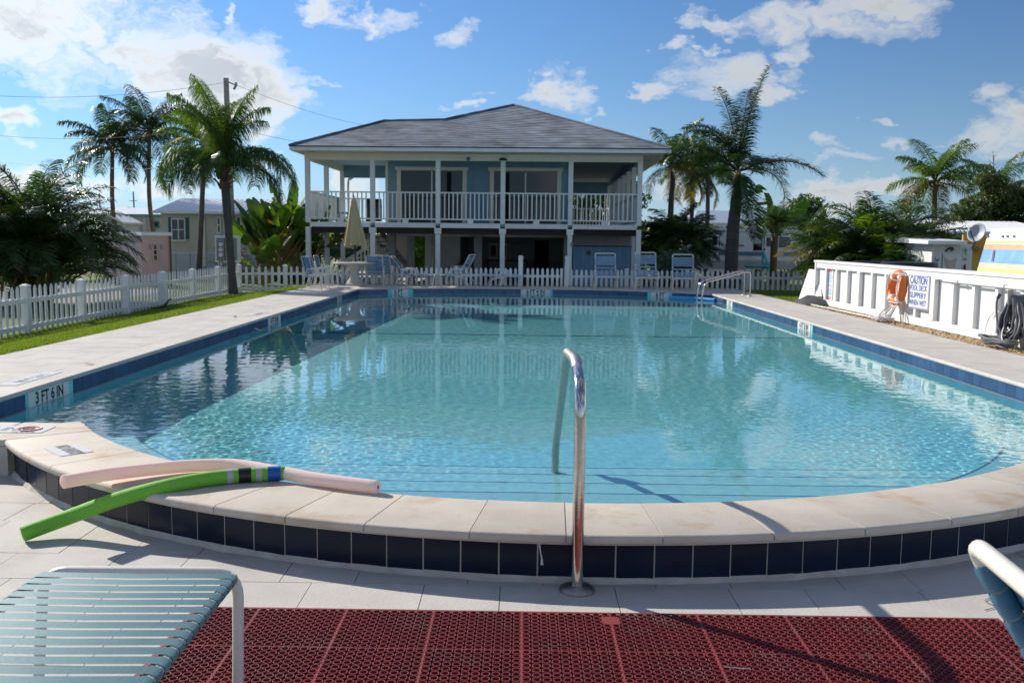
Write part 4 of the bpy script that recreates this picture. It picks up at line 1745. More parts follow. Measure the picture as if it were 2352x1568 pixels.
# caution sign
cA, cB = wall_point(2088, 633, SX - .05), wall_point(2132, 712, SX - .05)
cs_y0, cs_y1 = cB.y, cA.y
cs_z0, cs_z1 = at(2105, 709, (cs_y0 + cs_y1) / 2).z, at(2105, 632, (cs_y0 + cs_y1) / 2).z
sg = root('caution_sign', (SX - .05, (cs_y0 + cs_y1) / 2, (cs_z0 + cs_z1) / 2), 'white board with blue CAUTION pool deck slippery when wet lettering', 'sign')
sw_, sh_ = (cs_y1 - cs_y0) / 2, (cs_z1 - cs_z0) / 2
MB().box(SX - .056, SX - .040, cs_y0, cs_y1, cs_z0, cs_z1).build('board', 'white_wood', sg)
m = MB()
for (a, b, c, d) in ((cs_y0 + .01, cs_y1 - .01, cs_z1 - .022, cs_z1 - .008), (cs_y0 + .01, cs_y1 - .01, cs_z0 + .008, cs_z0 + .022)):
    m.box(SX - .058, SX - .055, a, b, c, d)
for (a, b) in ((cs_y0 + .008, cs_y0 + .020), (cs_y1 - .020, cs_y1 - .008)):
    m.box(SX - .0584, SX - .0552, a, b, cs_z0 + .008, cs_z1 - .008)
m.build('border', 'ink_blue', sg)
for i, (tx, sz, wd) in enumerate((('CAUTION', .205, .80), ('POOL DECK', .150, .80), ('SLIPPERY', .150, .76), ('WHEN WET', .150, .80))):
    me = text_mesh(tx, sz, 'ink_blue', bold=.004 if i == 0 else .002)
    wmax = max(v.co.x for v in me.vertices) - min(v.co.x for v in me.vertices)
    f_ = wd * 2 * sw_ / wmax
    for v in me.vertices:
        v.co.x *= f_
    o = bpy.data.objects.new('lettering', me)
    COL.objects.link(o)
    o.parent = sg
    o.location = (-.0085, 0, sh_ * (.66 - .44 * i))
    o.rotation_euler = (R(90), 0, R(-90))
# rules notice
nA, nB = wall_point(1896, 618, SX + .03), wall_point(1911, 692, SX + .03)
ny0, ny1 = nB.y, nA.y
nz0, nz1 = at(1903, 690, (ny0 + ny1) / 2).z, at(1903, 618, (ny0 + ny1) / 2).z
nt_ = root('rules_notice', (SX + .03, (ny0 + ny1) / 2, (nz0 + nz1) / 2), 'tall narrow notice with red and blue print at the far end of the white screen', 'sign')
MB().box(SX + .028, SX + .042, ny0, ny1, nz0, nz1).build('board', 'white_wood', nt_)
rg = random.Random(9)
hh = nz1 - nz0
for (f0, f1, mt, rows_) in ((.90, .98, 'ink_red', 2), (.58, .87, 'ink_cyan', 7), (.44, .54, 'ink_cyan', 2), (.18, .40, 'ink_cyan', 6), (.03, .14, 'ink_red', 2)):
    m = MB()
    for k_ in range(rows_):
        z_ = nz0 + hh * (f0 + (f1 - f0) * (k_ + .5) / rows_)
        t_ = hh * (f1 - f0) / rows_ * .28
        l_ = rg.uniform(.6, .92)
        m.box(SX + .0245, SX + .0275, (ny0 + ny1) / 2 - (ny1 - ny0) * l_ / 2, (ny0 + ny1) / 2 + (ny1 - ny0) * l_ / 2, z_ - t_, z_ + t_)
    o = m.build('print_block', mt, nt_)
    o['kind'] = 'stuff'

# coiled hose on a bracket
hy = 13.9
hs = root('garden_hose', (SX - .2, hy, 0), 'thick bundle of grey hose looped over a bracket on the white screen', 'hose')
hc = wall_point(2345, 690, SX - .10)
hy = hc.y
ht = hc.z
rg = random.Random(21)
MB().beam((SX - .02, hy, ht), (SX - .26, hy, ht + .03), .10, .05).build('bracket', 'pole_wood', hs)
MB().beam((SX - .25, hy, ht - .06), (SX - .27, hy, ht + .16), .09, .02, (0, 1, 0)).build('bracket_tip', 'pole_wood', hs)
for k_ in range(14):
    off = -.05 - .014 * k_
    wd = .10 + .22 * rg.random()
    low = .06 + .20 * rg.random() ** 1.5
    sk = rg.uniform(-.15, .12)
    pts = []
    for q in range(20):
        a_ = math.pi * 2 * q / 20
        u = math.cos(a_)
        v = math.sin(a_)
        yy = hy + sk * (1 - v) * .5 + u * (.09 + wd * (.5 - .5 * v))
        zz = low + (ht + .06 + .02 * rg.random() - low) * (.5 + .5 * v)
        bulge = .10 * (1 - v) * .5
        pts.append((SX + off - bulge * rg.uniform(.6, 1.2), yy, zz))
    MB().tube([p for p in bez(pts + [pts[0]], 60)][:-1], .021, 7, True).build('hose_loop', 'hose', hs, True)
for k_ in range(5):
    pts = []
    for q in range(14):
        a_ = math.pi * 2 * q / 14
        pts.append((SX - .42 + (.20 + .02 * k_) * math.cos(a_) * .6, hy - .05 + (.36 + .03 * k_) * math.sin(a_) + .05 * math.sin(k_ * 2), .025 + .022 * k_ + .03 * rg.random()))
    MB().tube(bez(pts + [pts[0]], 42)[:-1], .021, 7, True).build('hose_loop', 'hose', hs, True)
e0 = wall_point(2292, 685, SX - .10)
MB().tube(bez([wall_point(2298, 676, SX - .09), e0, wall_point(2289, 700, SX - .10), wall_point(2290, 735, SX - .12), wall_point(2296, 770, SX - .2), wall_point(2310, 780, SX - .3)], 24), .017, 7).build('hose_end', 'hose', hs, True)
MB().tube([wall_point(2292, 684, SX - .10), wall_point(2297, 677, SX - .10)], .026, 8).build('nozzle', 'black_plastic', hs, True)
cw = root('cord_loop', (SX - .3, hy + .6, 0), 'thin white cord loop hanging beside the grey hose', 'cord')
MB().tube(bez([wall_point(2306, 722, SX - .06), wall_point(2290, 715, SX - .06), wall_point(2272, 730, SX - .08), wall_point(2262, 765, SX - .12), wall_point(2266, 792, SX - .25), wall_point(2290, 803, SX - .4)], 40), .008, 6).build('cord', 'rope', cw, True)

# leaning white panel and tarp at the far end of the screen
lp = root('leaning_board', (7.4, 25.6, -.05), 'blank white board leaning against the far end of the white screen', 'board')
a, b, c, d = atz(1833, 690, -.02), at(1888, 697, 24.2), at(1884, 620, 24.9), at(1858, 618, 25.6)
m = MB()
th = Vector((.02, .05, 0))
m.add([a, b, c, d, a + th, b + th, c + th, d + th], [(3, 2, 1, 0), (4, 5, 6, 7), (0, 1, 5, 4), (1, 2, 6, 5), (2, 3, 7, 6), (3, 0, 4, 7)])
m.build('panel', 'wall_white', lp)
q0, q1 = a.lerp(d, .42), b.lerp(c, .40)
MB().beam(q0 + Vector((-.01, -.012, 0)), q1 + Vector((-.01, -.012, 0)), .008, .012).build('crease', 'skirt', lp)
MB().tube([q0.lerp(q1, .72) + Vector((-.03, -.03, -.05)), q0.lerp(q1, .78) + Vector((-.03, -.03, .10))], .008, 5).build('latch', 'grey_box', lp)
tc = root('folded_tarp', atz(1870, 697, 0), 'crumpled dark grey tarp on the deck at the end of the white screen', 'tarp')
c = atz(1868, 697, 0)
m = MB()
V, F = [], []
rg = random.Random(2)
for j in range(7):
    for i in range(9):
        u, v = i / 8, j / 6
        h = .16 * math.sin(math.pi * u) * math.sin(math.pi * v) * (.6 + .8 * rg.random()) + (.03 if 0 < i < 8 and 0 < j < 6 else 0)
        V.append((c.x - .35 + .75 * u, c.y - .55 + 1.3 * v, .002 + h))
m.add(V, [(j * 9 + i, j * 9 + i + 1, (j + 1) * 9 + i + 1, (j + 1) * 9 + i) for j in range(6) for i in range(8)])
m.build('cloth', 'tarp', tc, True)
o = MB().tube([(7.3, 24.4, .0), (7.45, 19.4, .0)], .03, 8).build('pole', 'metal_worn', None, True)
tag(o, 'long grey pole lying on the gravel under the white screen', 'pole')
# dark pool-cover reels behind the screen
for i, (xa, xb_, yy, lab) in enumerate(((1958, 2046, 24.0, 'black plastic tub behind the white screen, farther one'), (2024, 2152, 20.6, 'longer black plastic tub behind the white screen, nearer one'))):
    c0, c1 = at(xa, 604, yy), at(xb_, 608, yy)
    z1_ = at(xa, 599 + 2 * i, yy).z
    xm, rx = (c0.x + c1.x) / 2, (c1.x - c0.x) / 2
    tb = root('plastic_tub', (xm, yy, -.34), lab, 'tub')
    m_ = MB()
    prof = [(.92, 0), (.95, z1_ + .2), (1.0, z1_ + .22), (1.0, z1_ + .27), (.97, z1_ + .28), (.97, z1_ + .33), (.9, z1_ + .34)]
    V, F = [], []
    for (r2, z2) in prof:
        for k_ in range(28):
            a_ = 2 * math.pi * k_ / 28
            V.append((xm + rx * r2 * math.cos(a_), yy + .5 * r2 * math.sin(a_), -.34 + z2))
    for l in range(len(prof) - 1):
        for k_ in range(28):
            F.append((l * 28 + k_, l * 28 + (k_ + 1) % 28, (l + 1) * 28 + (k_ + 1) % 28, (l + 1) * 28 + k_))
    F.append(tuple(range((len(prof) - 1) * 28, len(prof) * 28)))
    m_.add(V, F)
    m_.build('shell', 'black_plastic', tb, True)

# ================================================================== FURNITURE AT THE FAR END
def foot(px_, py_, z=0.0):
    return atz(px_, py_, z)


grp = 'strap chairs round the umbrella table'
dining_chair('strap_chair', (-6.15, 27.95, 0), R(-100), 'blue strap armchair nearest the lawn, side on', grp, 'strap_mid')
dining_chair('strap_chair', (-6.25, 28.9, 0), R(-97), 'blue strap armchair second in the row of three', grp, 'strap_mid')
dining_chair('strap_chair', (-6.2, 29.75, 0), R(-92), 'blue strap armchair third in the row, next to the round table', grp, 'strap_mid')
c4 = at(866, 655, 30.85)
dining_chair('strap_chair', (c4.x - .07, 30.95, 0), R(4), 'blue strap armchair with its back to the pool right of the table', grp, 'strap_mid')
dining_chair('strap_chair', (c4.x + .22, 31.3, 0), R(-12), 'blue strap armchair half hidden behind another, right of the table', grp, 'strap_mid')
lg = 'strap loungers along the far pool deck'
lx = at(905, 650, 31.1).x
chaise('chaise_lounge', (lx - .35, 31.15, 0), R(-92), 'dark blue strap lounger side on beyond the umbrella table', lg, 'strap_mid', .62, 1.75, .34, R(52), .78, True, .02)
lx = at(1082, 655, 31.0).x
chaise('chaise_lounge', (lx + .42, 31.28, 0), R(75), 'pale blue lounger with raised back, left of the flat one', lg, 'strap_pale', .64, 1.45, .34, R(62), .78, True, .022)
lx = at(1150, 655, 31.0).x
chaise('chaise_lounge', (lx - .62, 31.15, 0), R(-84), 'pale lounger lying flat left of the gate', lg, 'strap_pale', .62, 1.3, .34, R(6), .55, True, .022)
for px_, hgt, lab, yy, rz in ((1387, 1.0, 'blue strap lounger facing the pool just right of the gate', 31.15, 182), (1480, 1.06, 'taller blue strap lounger in the middle of the right row', 30.85, 180), (1568, 1.0, 'blue strap lounger nearest the ladder', 30.6, 177)):
    lx = at(px_, 655, yy).x
    chaise('chaise_lounge', (lx, yy + .55 * 1, 0), R(rz), lab, lg, 'strap_soft', .66, 1.22, .36, R(74), .80 * hgt, True, .023)

# pedestal table and folded umbrella
tb = at(815, 655, 30.6)
tr = root('pedestal_table', (tb.x, 30.6, 0), 'round pale stone table on a fluted pedestal by the chairs', 'table')
MB().lathe([(.32, 0), (.32, .06), (.27, .09), (.25, .14), (.19, .20), (.155, .30), (.15, .42), (.17, .54), (.24, .64), (.29, .68)], (tb.x, 30.6, 0), 24).build('pedestal', 'concrete', tr, True)
MB().lathe([(.60, 0), (.66, .012), (.68, .035), (.68, .06), (.66, .078), (.60, .085)], (tb.x, 30.6, .68), 36).build('top', 'concrete', tr, True)
um = root('patio_umbrella', (tb.x - .02, 30.6, .765), 'folded beige patio umbrella standing in the round table', 'umbrella')
ux = tb.x - .03
zt = at(808, 447, 30.6).z
zs = at(812, 566, 30.6).z
MB().tube([(ux + .06, 30.6, .766), (ux + .01, 30.6, zt - .05)], .028, 10).build('pole', 'black_plastic', um, True)
V, F = [], []
K = 32
rows_ = [(0, .03), (.05, .07), (.10, .11), (.13, .10), (.25, .15), (.5, .23), (.75, .31), (.9, .36), (1.0, .385)]
for (t_, r2) in rows_:
    for k_ in range(K):
        a_ = 2 * math.pi * k_ / K
        fold = 1 + (.26 * t_) * math.cos(a_ * 8 + .6) + .10 * t_ * math.sin(a_ * 3)
        drop = .0 if t_ < .99 else -.16 * max(0, math.cos(a_ * 3 + .4)) + .12 * max(0, math.cos(a_ - 3.3))
        z_ = zt - .06 + (zs - zt) * t_ + drop + (.10 if t_ > .99 else 0)
        V.append((ux + .01 + .035 * t_ + r2 * fold * .92 * math.cos(a_), 30.6 + r2 * fold * math.sin(a_), z_))
for l in range(len(rows_) - 1):
    for k_ in range(K):
        F.append((l * K + k_, (l + 1) * K + k_, (l + 1) * K + (k_ + 1) % K, l * K + (k_ + 1) % K))
F.append(tuple(range(K)))
MB().add(V, F).build('canopy', 'canvas', um, True)
MB().lathe([(.012, 0), (.022, .03), (.008, .08)], (ux + .01, 30.6, zt - .07), 10).build('finial', 'black_plastic', um, True)

# iguana on the lawn
ig_p = Vector((-8.95, 20.3, 0))
ig_p = atz(374, 708, -.23)
ig = root('iguana', ig_p, 'dark iguana with raised head basking at the top of the left lawn', 'iguana')


def iguana():
    """one skinned body: tail, trunk, raised neck, head and four bent legs"""
    s_ = .26
    V_ = [(0, 0, .16), (-.35, 0, .10), (.28, .0, .34), (.44, .0, .62), (.52, .0, .80), (.72, .0, .86), (.86, .0, .83),
          (-.7, .03, .05), (-1.1, .1, .03), (-1.5, .2, .02),
          (.30, .13, .24), (.33, .24, .14), (.40, .24, 0), (.30, -.13, .24), (.33, -.24, .14), (.40, -.24, 0),
          (-.30, .14, .10), (-.20, .28, .15), (-.30, .32, 0), (-.30, -.14, .10), (-.20, -.28, .15), (-.30, -.32, 0),
          (.48, .25, -.005), (.48, -.25, -.005), (-.2, .36, -.005), (-.2, -.36, -.005)]
    Rr = [.15, .12, .15, .09, .075, .085, .045, .07, .04, .012, .06, .045, .03, .06, .045, .03, .06, .05, .03, .06, .05, .03, .02, .02, .02, .02]
    E_ = [(0, 1), (0, 2), (2, 3), (3, 4), (4, 5), (5, 6), (1, 7), (7, 8), (8, 9), (2, 10), (10, 11), (11, 12), (2, 13), (13, 14), (14, 15), (1, 16), (16, 17), (17, 18), (1, 19), (19, 20), (20, 21), (12, 22), (15, 23), (18, 24), (21, 25)]
    me = bpy.data.meshes.new('body')
    ang = R(24)
    V2 = []
    for x_, y_, z_ in V_:
        V2.append(((x_ * math.cos(ang) - y_ * math.sin(ang)) * s_, (x_ * math.sin(ang) + y_ * math.cos(ang)) * s_, z_ * s_))
    me.from_pydata(V2, E_, [])
    o = bpy.data.objects.new('body', me)
    COL.objects.link(o)
    md = o.modifiers.new('skin', 'SKIN')
    for i, sv in enumerate(me.skin_vertices[0].data):
        sv.radius = (Rr[i] * s_, Rr[i] * s_)
        sv.use_root = i == 0
    md.use_smooth_shade = True
    o.modifiers.new('sub', 'SUBSURF').levels = 2
    me.materials.append(MATS['iguana_skin'])
    bpy.context.view_layer.update()
    dg = bpy.context.evaluated_depsgraph_get()
    me2 = bpy.data.meshes.new_from_object(o.evaluated_get(dg))
    bpy.data.objects.remove(o)
    if not me2.materials:
        me2.materials.append(MATS['iguana_skin'])
    ob = bpy.data.objects.new('body', me2)
    COL.objects.link(ob)
    ob.parent = ig
    for sd in (-1, 1):
        e = MB().lathe([(.001, -.006), (.006, 0), (.001, .006)], (0, 0, 0), 8).build('eye', 'ink', None, True)
        e.parent = ig
        p = Vector((.70, sd * .07, .89)) * s_
        e.location = (p.x * math.cos(ang) - p.y * math.sin(ang), p.x * math.sin(ang) + p.y * math.cos(ang), p.z)
    # crest of spines along the neck and back
    m_ = MB()
    for k_ in range(16):
        t_ = k_ / 15
        a_, b_ = Vector((.46, 0, .78)) * s_, Vector((-.6, .02, .13)) * s_
        p = a_.lerp(b_, t_)
        p.z += (.5 * .42 - .26) * 0
        base = Vector((.44, 0, .70)).lerp(Vector((-.5, 0, .18)), t_) * s_
        base.z = ((.62 + .10) * (1 - t_) ** 2 + .20 * t_ + .0) * s_ + .01
        q = Vector((base.x * math.cos(ang), base.x * math.sin(ang), base.z))
        m_.add([q + Vector((-.005, 0, -.01)), q + Vector((.005, 0, -.01)), q + Vector((-.004, 0, .010))], [(0, 1, 2)])
    m_.V = [(v[0], v[1], v[2]) for v in m_.V]
    o2 = MB().add(m_.V, m_.F).build('crest', 'iguana_skin', None)
    o2.parent = ig


iguana()


# ================================================================== THE RAISED HOUSE
HY = 34.5
hs = root('stilt_house', (-1.8, HY, -.34), 'two storey blue house on white posts with grey hip roof behind the pool', 'house', rz=R(-1.2))
PXS = [-7.89, -5.50, -3.10, -.73, 1.73, 4.23]
ZFL, ZRAIL, ZPT = 2.12, 3.25, 4.36


def hp(m_, name, matn, smooth=False, par=None, bevel=0):
    return m_.build(name, matn, par or hs, smooth, bevel)


# veranda floor, joists and beams
hp(MB().box(-7.86, 4.2, HY + .05, 50.7, 2.0, ZFL), 'veranda_floor', 'pier')
for y in (HY + .5, HY + 1.0, HY + 1.5, HY + 2.0, HY + 2.6):
    hp(MB().box(-7.8, 4.15, y, y + .05, 1.76, 1.995), 'joist', 'dark_wood')
hp(MB().box(-7.8, 4.15, HY + .10, HY + .16, 1.72, 1.998), 'rim_joist', 'dark_wood')
hp(MB().box(-5.6, 2.0, HY + 2.9, 46, 1.80, 1.996), 'underfloor', 'dark_wood')
# front posts
pm_u = MB().box(-.085, .085, -.075, .075, 0, ZPT - ZFL + .03).mesh('post', 'white_paint')
pm_l = MB().box(-.085, .085, -.08, .08, 0, 1.94 + .34).mesh('post', 'white_paint')
cap_m = MB().add([(-.125, -.10, .0), (.125, -.10, 0), (.125, .10, 0), (-.125, .10, 0), (-.125, -.10, .20), (.125, -.10, .20), (.125, .10, .20), (-.125, .10, .20), (-.09, -.085, -.03), (.09, -.085, -.03), (.09, .085, -.03), (-.09, .085, -.03)],
                 [(4, 5, 6, 7), (0, 1, 5, 4), (1, 2, 6, 5), (2, 3, 7, 6), (3, 0, 4, 7), (8, 9, 1, 0), (9, 10, 2, 1), (10, 11, 3, 2), (11, 8, 0, 3), (11, 10, 9, 8)]).mesh('capital', 'white_paint')
for i, x in enumerate(PXS):
    inst('post', pm_u, hs, (x, HY, ZFL - .03))
    inst('post', pm_l, hs, (x, HY, -.34))
    if 0 < i < 5:
        inst('capital', cap_m, hs, (x, HY, 1.74))
# fascia of the floor
for i in range(5):
    hp(MB().box(PXS[i] + .086, PXS[i + 1] - .086, HY - .06, HY, 1.945, ZFL - .005), 'floor_fascia', 'white_paint')
# railings: rails and single balusters
bal = MB().box(-.0225, .0225, -.02, .02, 0, .93).mesh('baluster', 'white_paint')


def railing(a, b, n_, sub=None):
    a, b = Vector(a), Vector(b)
    d = b - a
    ang = math.atan2(d.y, d.x)
    hp(MB().beam(a + Vector((0, 0, ZRAIL - .035)), b + Vector((0, 0, ZRAIL - .035)), .09, .05), 'top_rail', 'white_paint')
    hp(MB().beam(a + Vector((0, 0, ZFL + .135)), b + Vector((0, 0, ZFL + .135)), .06, .05), 'bottom_rail', 'white_paint')
    for j in range(n_):
        p = a + d * ((j + 1) / (n_ + 1))
        inst('baluster', bal, hs, (p.x, p.y, ZFL + .16), (0, 0, ang))


for i in range(5):
    railing((PXS[i] + .085, HY, 0), (PXS[i + 1] - .085, HY, 0), 13)
    xm = (PXS[i] + PXS[i + 1]) / 2
    hp(MB().box(xm - .11, xm + .11, HY - .03, HY + .03, ZFL - .004, ZFL + .108), 'rail_foot', 'white_paint')
# left side: posts, railing
for y in (37.5, 40.5):
    inst('post', pm_u, hs, (-7.89, y, ZFL - .03))
    inst('post', pm_l, hs, (-7.89, y, -.34))
railing((-7.89, HY + .08, 0), (-7.89, 37.42, 0), 17)
railing((-7.89, 37.58, 0), (-7.89, 40.42, 0), 17)
railing((-7.80, 40.5, 0), (-6.7, 40.5, 0), 6)
# right side: posts and railing running back
for y in (36.8, 39.1, 41.4, 43.7, 46.0, 48.3, 50.6):
    inst('post', pm_u, hs, (4.23, y, ZFL - .03))
    inst('post', pm_l, hs, (4.23, y, -.34))
    railing((4.23, y - 2.22, 0), (4.23, y - .08, 0), 12)
railing((1.9, 50.6, 0), (4.1, 50.6, 0), 12)
# header beams and ceilings
hp(MB().box(-7.98, 4.32, HY - .09, HY + .09, ZPT, 4.60), 'header_beam', 'beige_paint')
hp(MB().box(-7.97, -7.81, HY + .09, 40.6, ZPT, 4.60), 'header_beam', 'beige_paint')
hp(MB().box(4.15, 4.31, HY + .09, 50.7, ZPT, 4.60), 'header_beam', 'house_blue')
hp(MB().box(-7.80, -5.42, 40.44, 40.58, 4.10, 4.60), 'header_beam', 'house_blue')
hp(MB().box(1.9, 4.14, 50.55, 50.65, 4.0, 4.60), 'header_beam', 'house_blue')
hp(MB().box(-8.15, 1.8, 33.5, 40.6, 4.606, 4.62), 'ceiling', 'ceiling_blue')
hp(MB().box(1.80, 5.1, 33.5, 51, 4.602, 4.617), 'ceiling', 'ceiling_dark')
hp(MB().box(-8.18, 5.14, 33.42, HY - .095, 4.597, 4.604), 'soffit', 'beige_paint')
hp(MB().box(4.325, 5.14, HY - .09, 51, 4.594, 4.600), 'soffit', 'beige_paint')
for (x, y) in ((4.72, 34.6), (4.72, 36.6), (-7.6, 33.9)):
    hp(MB().box(x - .16, x + .16, y - .07, y + .07, 4.585, 4.5935), 'soffit_vent', 'grey_box')
# core of the upper floor: vertical siding boards
WY = 36.5
WX0, WX1 = at(884, 430, WY).x, at(1303, 430, WY).x
doors = [(at(912, 430, WY).x, at(1066, 430, WY).x), (at(1126, 430, WY).x, at(1283, 430, WY).x)]
DZ = at(1000, 391, WY).z
x = WX0 + .08
k = 0
while x < WX1 - .02:
    xb_ = min(x + .30, WX1)
    ins = [d for d in doors if d[0] - .02 < (x + xb_) / 2 < d[1] + .02]
    z0_ = DZ + .04 if ins else ZFL
    if ZPT + .24 - z0_ > .05:
        hp(MB().box(x + .006, xb_ - .006, WY - .015 + .004 * (k % 2), WY, z0_, 4.604), 'siding_board', 'house_blue')
    x = xb_
    k += 1
hp(MB().box(WX0 + .02, WX1, WY + .001, WY + .02, DZ, 4.603), 'wall', 'house_blue')
for a, b in zip([WX0 + .02] + [d[1] - .1 for d in doors], [d[0] + .1 for d in doors] + [WX1]):
    hp(MB().box(a, b, WY + .002, WY + .02, ZFL, DZ), 'wall', 'house_blue')
hp(MB().box(WX0, WX0 + .02, WY + .02, 40.6, ZFL, 4.60), 'wall', 'house_blue')
hp(MB().box(WX1 - .02, WX1, WY + .021, 50.7, ZFL, 4.60), 'wall', 'house_blue')
hp(MB().box(WX0 - .03, WX0 + .08, WY - .03, WY + .0, ZFL, 4.50), 'corner_trim', 'beige_paint')
for di, (a, b) in enumerate(doors):
    dr = hp(MB().box(a - .06, a + .10, WY - .035, WY + .03, ZFL, DZ).box(b - .10, b + .06, WY - .035, WY + .03, ZFL, DZ).box(a - .12, b + .12, WY - .05, WY + .03, DZ, DZ + .12), 'door_surround', 'beige_paint')
    hp(MB().box(a + .10, b - .10, WY + .02, WY + .05, ZFL, ZFL + .06).box(a + .10, b - .10, WY + .02, WY + .05, DZ - .05, DZ - .001), 'door_frame', 'grey_box', par=dr)
    mid = (a + b) / 2
    hp(MB().box(mid - .025, mid + .025, WY + .01, WY + .045, ZFL + .06, DZ - .05), 'mullion', 'white_paint', par=dr)
    hp(MB().box(a + .10, mid - .025, WY + .03, WY + .036, ZFL + .06, DZ - .05), 'pane', 'glass_dark', par=dr)
    hp(MB().box(mid + .025, b - .10, WY + .024, WY + .030, ZFL + .06, DZ - .05), 'pane', 'glass_dark', par=dr)
# lamp, fan-like fixture, pendant on the header
c = at(1076, 366, HY - .1)
hp(MB().lathe([(.02, 0), (.05, .02), (.06, .08), (.045, .13)], (c.x, HY - .18, c.z - .06), 12), 'flood_lamp', 'hose', True)
c = at(1156, 367, HY - .1)
hp(MB().lathe([(.16, -.03), (.15, 0), (.09, .05), (.03, .07)], (c.x, HY - .12, c.z), 16), 'lamp_cap', 'black_plastic', True)
# gutter pipe at the left back post
hp(MB().tube(bez([(-7.2, 40.6, 4.35), (-7.3, 40.6, 4.25), (-7.55, 40.6, 4.05), (-7.66, 40.6, 3.9), (-7.66, 40.6, 2.2)], 16), .05, 8), 'downpipe', 'white_paint', True)
# things on the veranda: chair and grill
vc = root('veranda_chair', (-7.1, 37.6, ZFL), 'dark teal chair on the upstairs veranda behind the umbrella', 'chair')
MB().box(-7.40, -6.9, 37.4, 37.9, ZFL + .38, ZFL + .43).build('seat', 'teal_trim', vc)
for k in range(4):
    MB().box(-7.42, -7.38, 37.42 + k * .12, 37.52 + k * .12, ZFL + .43, ZFL + 1.0).build('back_slat', 'teal_trim', vc)
for (xx, yy) in ((-7.38, 37.42), (-6.94, 37.42), (-7.38, 37.86), (-6.94, 37.86)):
    MB().box(xx - .025, xx + .025, yy - .025, yy + .025, ZFL, ZFL + .38).build('leg', 'teal_trim', vc)
gr = root('barbecue_grill', (-6.05, 38.6, ZFL), 'black barbecue grill on the upstairs veranda by the stair', 'grill')
MB().box(-6.4, -5.8, 38.4, 38.9, ZFL + .1, ZFL + .75).build('cabinet', 'black_plastic', gr, False, .03)
MB().tube([(-6.4, 38.65, ZFL + .82), (-5.8, 38.65, ZFL + .82)], .20, 14).build('lid', 'black_plastic', gr, True)
# roof: shingle courses on the front, plain planes behind
EL, ER = Vector((-8.26, 33.38, 4.755)), Vector((5.20, 33.38, 4.755))
R1, R2, AP = at(880, 279, 37.3), at(1018, 276, 37.3), at(1180, 242, 40.8)


def unyaw(p):
    """survey point to house coordinates before the house's own turn"""
    q = Vector(p) - Vector((-1.8, HY, 0))
    c_, s_ = math.cos(R(1.2)), math.sin(R(1.2))
    return Vector((q.x * c_ - q.y * s_ - 1.8, q.x * s_ + q.y * c_ + HY, q.z))


R1, R2, AP = unyaw(R1), unyaw(R2), unyaw(AP)
EM = Vector((R2.x, EL.y, EL.z))
BL, BR = Vector((-8.26, 41.4, 4.755)), Vector((5.20, 51.2, 4.755))
BM = Vector((R2.x, 41.4, 4.755))
BML = Vector((-5.6, 51.2, 4.755))
roof = hp(MB().poly([EL, BL, R1]).quad(R1, BL, BM, R2).poly([R2, BM, BML, AP]).poly([AP, BML, BR]).poly([ER, AP, BR]), 'roof', 'shingle')
NC = 17
rg = random.Random(1)
for c_ in range(NC):
    t0, t1 = c_ / NC, (c_ + 1) / NC
    mb = MB()
    for (a, b, cc, dd) in ((EL, EM, R2, R1), (EM, ER, AP, R2)):
        nn = (b - a).cross(dd - a).normalized()
        if nn.z < 0:
            nn = -nn
        P = lambda u, t: (a.lerp(dd, t)).lerp(b.lerp(cc, t), u)
        for u0 in [i / 6 for i in range(6)]:
            u1 = u0 + 1 / 6
            lo0, lo1, hi0, hi1 = P(u0, t0) + nn * .012, P(u1, t0) + nn * .012, P(u0, t1) + nn * .004, P(u1, t1) + nn * .004
            mb.quad(lo0, lo1, hi1, hi0)
            mb.quad(P(u0, t0), P(u1, t0), lo1, lo0)
    mb.build('shingle_course', 'shingle', roof)
for a, b in ((EL, R1), (R1, R2), (R2, AP), (AP, ER), (AP, BR)):
    n_ = 16
    pts = [a.lerp(b, i / n_) + Vector((0, 0, .02 + .012 * rg.random())) for i in range(n_ + 1)]
    MB().tube(pts, .045, 5).build('ridge_cap', 'shingle', roof)
# fascia boards under the eaves
hp(MB().box(-8.25, 5.19, 33.385, 33.42, 4.60, 4.725), 'eave_fascia', 'white_wood')
hp(MB().box(-8.25, -8.215, 33.42, 41.4, 4.60, 4.725), 'eave_fascia', 'white_wood')
hp(MB().box(5.155, 5.19, 33.42, 51.2, 4.60, 4.725), 'eave_fascia', 'white_wood')
hp(MB().box(-8.27, 5.21, 33.36, 33.40, 4.728, 4.752), 'drip_edge', 'tape_black')

# ---- ground floor
GYB = 38.0
zb_ = at(1000, 543, GYB).z
hp(MB().box(WX0 - .1, 1.95, GYB - .12, GYB + .12, zb_, zb_ + .16), 'lower_beam', 'stucco')
for (pa, pb, yy, mt) in ((884, 903, 37.4, 'pier'), (930, 946, 38.6, 'pier'), (971, 986, 38.8, 'stucco'), (1085, 1103, 37.6, 'pier'), (1291, 1303, 37.4, 'stucco')):
    xa, xb_ = at(pa, 580, yy).x, at(pb, 580, yy).x
    hp(MB().box(xa, xb_, yy, yy + (xb_ - xa), -.34, 1.80), 'pier', mt)
hp(MB().box(at(987, 580, 40).x, at(1051, 580, 40).x, 40, 40.12, -.34, 1.80), 'lower_wall', 'stucco')
hp(MB().box(at(1051, 580, 40.1).x, at(1300, 580, 44).x + .6, 44, 44.12, -.34, 1.80), 'lower_wall', 'interior')
hp(MB().box(at(1051, 580, 40).x - .1, at(1051, 580, 40).x, 40.12, 44, -.34, 1.80), 'lower_wall', 'interior')
hp(MB().box(1.85, 1.97, 38, 44, -.34, 1.80), 'lower_wall', 'interior')
dx0, dx1 = at(1218, 580, 43.9).x, at(1250, 580, 43.9).x
